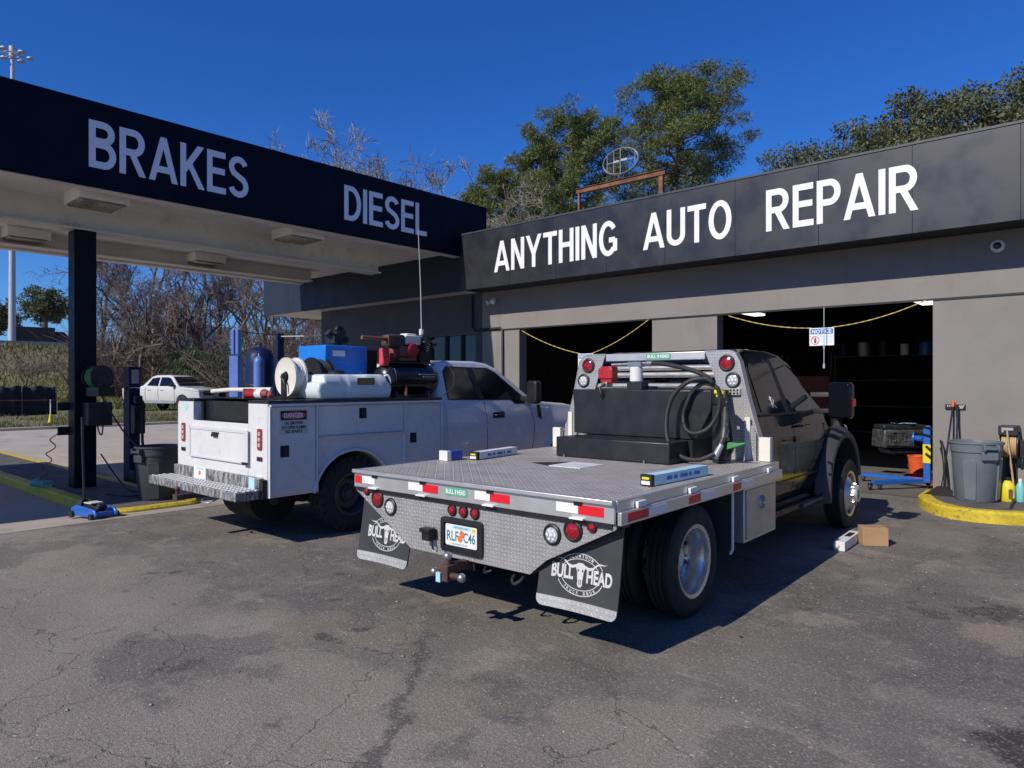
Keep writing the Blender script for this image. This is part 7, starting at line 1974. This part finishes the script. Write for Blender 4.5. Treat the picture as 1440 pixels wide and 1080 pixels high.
# palms with hanging fronds
def palm(loc, seed, label, n=34, L=2.0):
    rng = random.Random(seed)
    root = empty('palm', loc, rng.uniform(0, 6), label, 'palm', 'palms in front of the thicket')
    wv, wf = [], []
    add_branch(wv, wf, [Vector((0, 0, -0.2)), Vector((0.1, 0, 1.0)), Vector((0.12, 0.05, 1.9))], 0.24, 0.2, 8)
    pydata('trunk', wv, wf, 'bark_grey', root, smooth=60)
    vs_, fs = [], []
    for i in range(n):
        a = i * 2.399; el = rng.uniform(-0.5, 1.25)
        d = Vector((math.cos(a) * math.cos(el), math.sin(a) * math.cos(el), math.sin(el)))
        p = Vector((0.12, 0.05, 1.95)); l_ = L * rng.uniform(0.8, 1.15); tip = p + d * l_ * 0.62
        side = d.cross(Vector((0, 0, 1))).normalized(); upv = side.cross(d)
        add_branch(vs_, fs, [p, p + d * l_ * 0.3, tip], 0.02, 0.012, 3)
        for j in range(17):     # fan of hanging leaflets
            ang = -1.5 + 3.0 * j / 16
            q = (d * math.cos(ang) + side * math.sin(ang)).normalized()
            ln = l_ * rng.uniform(0.42, 0.6)
            m_ = tip + q * ln * 0.55; e = tip + q * ln * 0.85 - Vector((0, 0, ln * rng.uniform(0.25, 0.6)))
            w = upv.cross(q).normalized() * 0.03
            k = len(vs_); vs_ += [tuple(tip), tuple(m_ + w), tuple(e), tuple(m_ - w)]; fs.append((k, k + 1, k + 2, k + 3))
    pydata('crown', vs_, fs, 'palm_leaf', root)
    return root
x, y = ray_at(287, 48.5); palm((x, y, vz(x, y)), 1, 'largest shaggy palm behind the parked white pickup', 50, 2.7)
x, y = ray_at(262, 49.5); palm((x, y, vz(x, y)), 2, 'shaggy palm left of the largest one', 38, 2.3)
x, y = ray_at(312, 48); palm((x, y, vz(x, y)), 3, 'shaggy palm right of the largest one', 38, 2.2)
# ------------------------------------------------------------------ background things
# parked pickup
px_, py_ = ray_at(243, 42.5)
PK = empty('parked_pickup', (px_, py_, vz(px_, py_) - 0.02), R(-68), 'white crew cab pickup parked on the grass verge', 'truck')
PK.scale = (1.06, 1.04, 1.13)
def pkw(y, z):
    w = 0.99 - 0.07 * abs((z - 0.95) / 0.5) ** 2.2 if z <= 1.25 else 0.945 - (z - 1.25) * 0.38
    if y > 2.3: w -= 0.12 * sstep(2.3, 2.8, y)
    return w
pp_ = [(-2.75, 0.55), (-2.78, 1.20), (-1.70, 1.24), (-1.25, 1.35), (-0.75, 1.80), (-0.45, 1.88), (0.45, 1.89), (0.75, 1.84), (1.40, 1.28), (2.35, 1.20), (2.72, 1.10), (2.80, 0.85), (2.76, 0.48), (2.30, 0.46)]
pp_ += arch_pts(1.68, 0.40, 0.46, 15, 165, 10) + [(1.15, 0.42), (-1.10, 0.42)] + arch_pts(-1.65, 0.40, 0.46, 15, 165, 10) + [(-2.2, 0.50)]
body = shell(pp_, 1.0, pkw, 0.04, frange(0.6, 1.8, 0.12), frange(-2.5, 2.6, 0.3)).build('body', 'silver_white_paint', PK, smooth=32)
for sgn in (1, -1):
    side_patch([(-0.95, 1.33), (-0.68, 1.72), (-0.12, 1.78), (-0.12, 1.31)], pkw, sgn, 0.004, 0.004).build('rear_window', 'tinted_glass', body, smooth=40)
    side_patch([(-0.02, 1.31), (-0.02, 1.78), (0.52, 1.77), (0.72, 1.70), (1.16, 1.31)], pkw, sgn, 0.004, 0.004).build('front_window', 'tinted_glass', body, smooth=40)
    for y in (-1.02, -0.07, 1.12):
        side_patch([(y - 0.012, 0.55), (y - 0.012, 1.28), (y + 0.012, 1.28), (y + 0.012, 0.55)], pkw, sgn, 0.001, 0.003).build('door_gap', 'sign_black', body)
    for y in (-0.72, 0.22):
        b = MB(); b.box2((sgn * 0.985 - 0.015, y - 0.1, 1.08), (sgn * 0.985 + 0.03, y + 0.1, 1.12)); b.build('door_handle', 'galv', body, bev=0.008)
    b = MB(); b.prism(rrect(0.20, 0.17, 0.03), 'y', -0.07, 0.07); b.build('mirror', 'black_plastic', PK, (sgn * 1.08, 1.05, 1.36), bev=0.02)
    for y in (1.68, -1.65): wheel('wheel', PK, (sgn * 0.86, y, 0.40), 0.40, 0.26, 0.25, 'alloy_far', sgn)
    b = MB(); b.prism([(2.55, 0.92), (2.80, 0.88), (2.78, 1.06), (2.60, 1.10)], 'x', sgn * 0.72 - 0.16, sgn * 0.72 + 0.16); b.build('headlamp', 'lens_clear', PK)
    b = MB(); b.box2((sgn * 0.93 - 0.03, -1.1, 0.40), (sgn * 0.93 + 0.03, 1.1, 0.58)); b.build('sill_cladding', 'galv', PK, bev=0.01)
ws = MB(); ws.poly([(-0.84, 1.355, 1.335), (0.84, 1.355, 1.335), (0.70, 0.815, 1.80), (-0.70, 0.815, 1.80)]); ws.build('windscreen', 'tinted_glass', body)
b = MB(); b.prism(rrect(1.1, 0.24, 0.04, cy=0.95), 'y', 2.78, 2.83); b.build('grille', 'black_plastic', PK)
b = MB(); b.prism([(2.74, 0.42), (2.90, 0.46), (2.90, 0.70), (2.74, 0.76)], 'x', -0.95, 0.95); b.build('bumper', 'silver_white_paint', PK, bev=0.03)

# two post lift, far and near post, with a tank between
def lift_post(loc, rz, label, w=0.28, mat='lift_blue'):
    root = empty('lift_post', loc, rz, label, 'vehicle lift', 'posts of the blue vehicle lift')
    b = MB(); b.prism([(-w / 2, -0.16), (w / 2, -0.16), (w / 2, -0.06), (w * 0.18, -0.06), (w * 0.18, -0.11), (-w * 0.18, -0.11), (-w * 0.18, -0.06), (-w / 2, -0.06)], 'z', 0, 2.75); b.box2((-w / 2, -0.055, 0), (-w / 2 + 0.03, 0.18, 2.748)); b.box2((w / 2 - 0.03, -0.055, 0), (w / 2, 0.18, 2.748)); b.build('column', mat, root)
    for sgn in (-1, 1):
        b = MB(); b.box2((sgn * w * 0.26 - 0.05, -0.10, 2.751), (sgn * w * 0.26 + 0.05, 0.12, 3.55)); b.build('extension', mat, root, bev=0.01)
    b = MB(); b.box2((-w / 2 - 0.05, -0.17, 2.73), (w / 2 + 0.05, -0.161, 2.77)); b.build('cross_plate', 'dark_metal', root)
    b = MB(); b.box2((-w / 2 - 0.12, -0.28, 0), (w / 2 + 0.12, 0.30, 0.025)); b.build('base_plate', mat, root)
    b = MB(); b.box2((-w / 2 - 0.03, -0.20, 0.75), (w / 2 + 0.03, 0.2, 1.25)); b.build('carriage', 'black_steel', root, bev=0.02)
    return root
x, y = ray_at(332, 22.0); A_ = (x, y, -0.14)
lift_post(A_, R(35), 'left post of the blue vehicle lift beyond the service truck')
x, y = ray_at(393.5, 23.6); B_ = (x, y, -0.14)
lift_post(B_, R(80), 'right post of the blue vehicle lift beyond the service truck', 0.24, 'deep_blue')
cb = MB(); cb.tube(smooth_path([(A_[0], A_[1], 3.38), ((A_[0] + B_[0]) / 2, (A_[1] + B_[1]) / 2, 3.34), (B_[0], B_[1], 3.36)], 4), 0.016, 6)
tag(cb.build('lift_cable', 'dark_metal'), 'thin dark cable spanning the two posts of the blue lift', 'cable')
rp = MB(); rp.tube(smooth_path([(B_[0] + 0.05, B_[1], 3.30), (-19.4, 12.6, 3.24), (-18.13, 12.35, 3.22)], 5), 0.016, 6)
tag(rp.build('rope', 'rope_white'), 'pale rope from the blue lift post to the shop wall', 'rope')
x, y = ray_at(366, 24.5)
at_ = empty('storage_tank', (x, y, -0.14), R(20), 'dark blue round topped storage tank behind the lift', 'tank')
b = MB(); b.lathe([(0, 0.0), (0.50, 0.0), (0.50, 2.55), (0.47, 2.80), (0.36, 3.0), (0.18, 3.12), (0, 3.15)], 32); b.build('shell', 'deep_blue', at_, smooth=50)
b = MB(); b.cyl((0, 0, 3.13), (0, 0, 3.25), 0.05, n=12); b.build('vent', 'dark_metal', at_)
for z in (0.9, 1.8):
    b = MB(); b.lathe([(0.503, z - 0.02), (0.512, z), (0.503, z + 0.02)], 32); b.build('band', 'sign_black', at_)
x, y = ray_at(364, 23.2)
gc = empty('gas_cylinder', (x, y, -0.14), 0, 'tall bright blue cylinder standing in front of the dark tank', 'cylinder')
b = MB(); b.lathe([(0, 0), (0.16, 0), (0.165, 0.02), (0.165, 2.55), (0.15, 2.66), (0.08, 2.74), (0.03, 2.76)], 24); b.build('body', 'lift_blue', gc, smooth=50)
b = MB(); b.cyl((0, 0, 2.75), (0, 0, 2.86), 0.03, 0.02, 10); b.build('valve', 'galv', gc)

# cloth barrier, stake and line
sf = empty('barrier_fence', (-43.0, 6.0, 0.05), 0, 'black cloth barrier fence at the foot of the grassy bank', 'fence')
n = 60; vs_, fs = [], []
for i in range(n + 1):
    y = -2.0 + 7.7 * i / n - 0.0
    for j in range(7):
        z = 1.52 * j / 6 - 0.05 * math.sin(i * 0.9) * (j == 6)
        vs_.append((0.07 * math.sin(i * 0.55 + j * 0.5) + 0.05 * math.sin(i * 1.7), y, z))
for i in range(n):
    for j in range(6): fs.append((i * 7 + j, (i + 1) * 7 + j, (i + 1) * 7 + j + 1, i * 7 + j + 1))
o = pydata('cloth', vs_, fs, 'black_cloth', sf, smooth=80)
sm = o.modifiers.new('thickness', 'SOLIDIFY'); sm.thickness = 0.01
for y in frange(-2.0, 5.7, 1.54):
    b = MB(); b.cyl((0.10, y, -0.2), (0.10, y, 1.58), 0.025, n=6); b.build('post', 'bark_grey', sf)
x, y = ray_at(71, 31.0)
mk = empty('marker_stake', (x, y, vz(x, y)), 0, 'white stake with yellow foot at the edge of the lot', 'stake')
b = MB(); b.cyl((0, 0, 0), (0, 0, 1.02), 0.022, n=8); b.build('stake', 'tape_white', mk)
b = MB(); b.lathe([(0.10, 0.0), (0.09, 0.08), (0.04, 0.36), (0.026, 0.42)], 12); b.build('foot', 'yellow_plastic', mk)
ln_ = MB(); ln_.tube([(x + 0.3, y - 9, 1.05), (x, y, vz(x, y) + 1.0), (x - 0.8, y + 3.5, 0.96)], 0.010, 5)
tag(ln_.build('marker_line', 'pink_red'), 'thin pink line strung from the white stake', 'line')

# high mast lamp
x, y = ray_at(17, 76)
hm_ = empty('light_mast', (x, y, bz(x, y) - 0.5), 0, 'tall grey highway light mast with ring of lamps at left', 'lamp mast')
b = MB(); b.cyl((0, 0, 0), (0.15, 0, 33.4), 0.36, 0.18, 14); b.build('pole', 'pole_grey', hm_, smooth=60)
b = MB(); b.cyl((0, 0, 0.0), (0, 0, 1.1), 0.9, 0.8, 12); b.build('foot', 'lot_concrete', hm_)
b = MB(); b.tube([(0.15 + 0.75 * math.cos(a), 0.75 * math.sin(a), 32.8) for a in [2 * PI * k / 20 for k in range(20)]], 0.06, 6, closed=True); b.cyl((0.15, 0, 32.3), (0.15, 0, 33.6), 0.32, n=12); b.build('ring', 'pole_grey', hm_)
for k in range(6):
    a = 2 * PI * k / 6 + 0.3
    b = MB(); b.tube([(0.15 + 0.3 * math.cos(a), 0.3 * math.sin(a), 32.8), (0.15 + 1.3 * math.cos(a), 1.3 * math.sin(a), 32.75 )], 0.04, 6); am = b.build('arm', 'pole_grey', hm_)
    b = MB(); b.lathe([(0, 0.10), (0.25, 0.06), (0.36, -0.12), (0.36, -0.16), (0, -0.16)], 14); b.build('lamp_head', 'pole_grey', am, (0.15 + 1.55 * math.cos(a), 1.55 * math.sin(a), 32.8))

# road vehicles on the embankment
x, y = ray_at(246, 84); tr = empty('box_trailer', (x, y, bz(x, y)), R(8), 'white box trailer on the road behind the thicket', 'trailer')
b = MB(); b.box2((-1.3, -3.2, 1.0), (1.3, 6.5, 3.7)); b.build('box', 'trailer_white', tr, bev=0.03)
b = MB(); b.box2((-1.28, -3.215, 1.02), (-0.02, -3.202, 3.66)); b.build('door', 'trailer_white', tr)
b = MB(); b.box2((0.02, -3.215, 1.02), (1.28, -3.202, 3.66)); b.build('door', 'trailer_white', tr)
for sgn in (-1, 1):
    for yy in (-2.0, -0.8):
        b = MB(); tyre_mb(0.5, 0.3, 0.28, n=20).build('wheel', 'tyre_rubber', tr, (sgn * 1.1, yy, 0.5)); b.bm.free()
x, y = ray_at(62, 80); dk = empty('dark_lorry', (x, y, bz(x, y)), R(-12), 'dark lorry on the road above the grassy bank', 'lorry')
b = MB(); b.prism([(-3.0, 0.9), (-3.0, 2.9), (1.0, 2.9), (1.0, 0.9)], 'x', -1.2, 1.2); b.build('box', 'black_steel', dk, bev=0.04)
b = MB(); b.prism([(1.05, 0.7), (1.05, 2.5), (1.9, 2.45), (2.5, 1.7), (3.2, 1.6), (3.25, 0.7)], 'x', -1.1, 1.1); b.build('cab', 'deep_blue', dk, bev=0.06)
for sgn in (-1, 1):
    b = MB(); b.prism([(1.5, 1.7), (1.5, 2.3), (1.85, 2.3), (2.3, 1.7)], 'x', sgn * 1.104 - 0.003, sgn * 1.104 + 0.003); b.build('window', 'window_glass', dk)
    for yy in (-2.0, 2.3): tyre_mb(0.5, 0.3, 0.28, n=20).build('wheel', 'tyre_rubber', dk, (sgn * 1.0, yy, 0.5))
gr_ = empty('guard_rail', (-83.0, 14.0, bz(-83, 14)), 0, 'pale guard rail along the road on the embankment', 'guard rail')
b = MB(); b.box2((-0.03, -22, 0.55), (0.03, 40, 0.85)); b.build('beam', 'galv', gr_, bev=0.01)
for yy in frange(-22, 40, 4.0):
    b = MB(); b.box2((-0.12, yy - 0.08, -0.8), (-0.032, yy + 0.08, 0.80)); b.build('post', 'galv', gr_)

# old pole sign behind the shop
ps = empty('old_sign_frame', (-15.6, 27.4, 0), 0, 'rusty sign beam on posts with an empty oval ring above the roof', 'sign')
for xx in (0.0, -4.45):
    b = MB(); b.box2((xx - (0.10 if xx == 0 else 0.05), -0.08, 0), (xx + (0.10 if xx == 0 else 0.05), 0.08, 11.05 if xx == 0 else 10.9)); b.build('post', 'rust', ps)
b = MB(); b.box2((-4.6, -0.06, 10.90), (0.20, 0.06, 11.10)); b.box2((-4.6, -0.12, 10.88), (0.20, 0.12, 10.898)); b.box2((-4.6, -0.12, 11.102), (0.20, 0.12, 11.12)); b.build('beam', 'rust', ps)
cx_, cz_ = -2.1, 11.95
b = MB(); b.tube([(cx_ + 0.98 * math.cos(a), 0, cz_ + 0.62 * math.sin(a)) for a in [2 * PI * k / 40 for k in range(40)]], 0.045, 6, closed=True); b.build('ring', 'slate_trim', ps, smooth=60)
b = MB(); b.tube([(cx_ + 0.94 * math.cos(a), -0.06, cz_ + 0.58 * math.sin(a)) for a in [2 * PI * k / 40 for k in range(40)]], 0.016, 5, closed=True); b.build('inner_ring', 'galv', ps, smooth=60)
for dx in (-0.72, -0.36, 0.0, 0.78):
    h_ = 0.58 * math.sqrt(max(0, 1 - (dx / 0.94) ** 2))
    b = MB(); b.cyl((cx_ + dx, -0.05, cz_ - h_), (cx_ + dx, -0.05, cz_ + h_), 0.02, n=6); b.build('rib', 'galv', ps)
b = MB(); b.cyl((cx_ - 0.75, -0.05, cz_), (cx_ + 0.78, -0.05, cz_), 0.024, n=6); b.box2((cx_ - 0.35, -0.09, cz_ - 0.04), (cx_ - 0.06, -0.02, cz_ + 0.05)); b.box2((cx_ + 0.06, -0.09, cz_ - 0.03), (cx_ + 0.38, -0.02, cz_ + 0.07)); b.build('cross_rib', 'galv', ps)
b = MB(); b.cyl((cx_ - 0.1, 0, 11.2), (cx_ - 0.1, 0, 11.36), 0.05, n=8); b.build('neck', 'rust', ps)
for dx in (-1.0, 0.0):
    b = MB(); b.tube([(-1.6 + dx, 0, 11.2), (-1.62 + dx, 0, 11.32)], 0.02, 6); b.build('hook', 'dark_metal', ps)

# unseen oaks added beside and behind the camera: block low sky, fill reflections
for i, (x, y, h_, rx) in enumerate(((19, 2, 12, 5.0), (21, -9, 13, 5.5), (20, 13, 12, 5.0), (13, -20, 13, 5.5), (1, -25, 12, 5.5))):
    oak((x, y, 0), h_, rx, 4.6, 50 + i, 'added leafy oak out of view, blocking low sky, %s along the row' % ordn[i], 110, 36, 'added oaks out of view', 0.42)

# loose grit and dead leaves on the asphalt
rng = random.Random(9)
vs_, fs = [], []
for i in range(1500):
    x, y = rng.uniform(-9, 1.5), rng.uniform(0.8, 11)
    r_ = rng.uniform(0.003, 0.009) * (1.7 if rng.random() < 0.08 else 1)
    z = gz(x, y) + r_ * 0.4; k = len(vs_); a = rng.uniform(0, 6.28)
    vs_ += [(x + r_ * math.cos(a + w) * rng.uniform(0.7, 1.2), y + r_ * math.sin(a + w) * rng.uniform(0.7, 1.2), z) for w in (0, 1.57, 3.14, 4.71)] + [(x, y, z + r_ * 0.6), (x, y, z - r_ * 0.6)]
    for q in range(4):
        fs += [(k + q, k + (q + 1) % 4, k + 4), (k + (q + 1) % 4, k + q, k + 5)]
tag(pydata('loose_grit', vs_, fs, 'pebble'), 'loose pale grit scattered over the asphalt', 'grit', kind='stuff')
vs_, fs = [], []
for i in range(160):
    x, y = rng.uniform(-9, 1.0), rng.uniform(1.2, 11.3)
    leaf_quads(vs_, fs, Vector((x, y, gz(x, y) + 0.012)), 0.001, 1, 0.035, 0.02, rng, 0.1)
    for q in range(-4, 0):
        vx = vs_[q]; vs_[q] = (vx[0], vx[1], gz(x, y) + 0.006 + abs(vx[2] - gz(x, y) - 0.012) * 0.35)
tag(pydata('fallen_leaves', vs_, fs, 'brush_leaf'), 'few dry leaves scattered over the asphalt', 'leaves', kind='stuff')
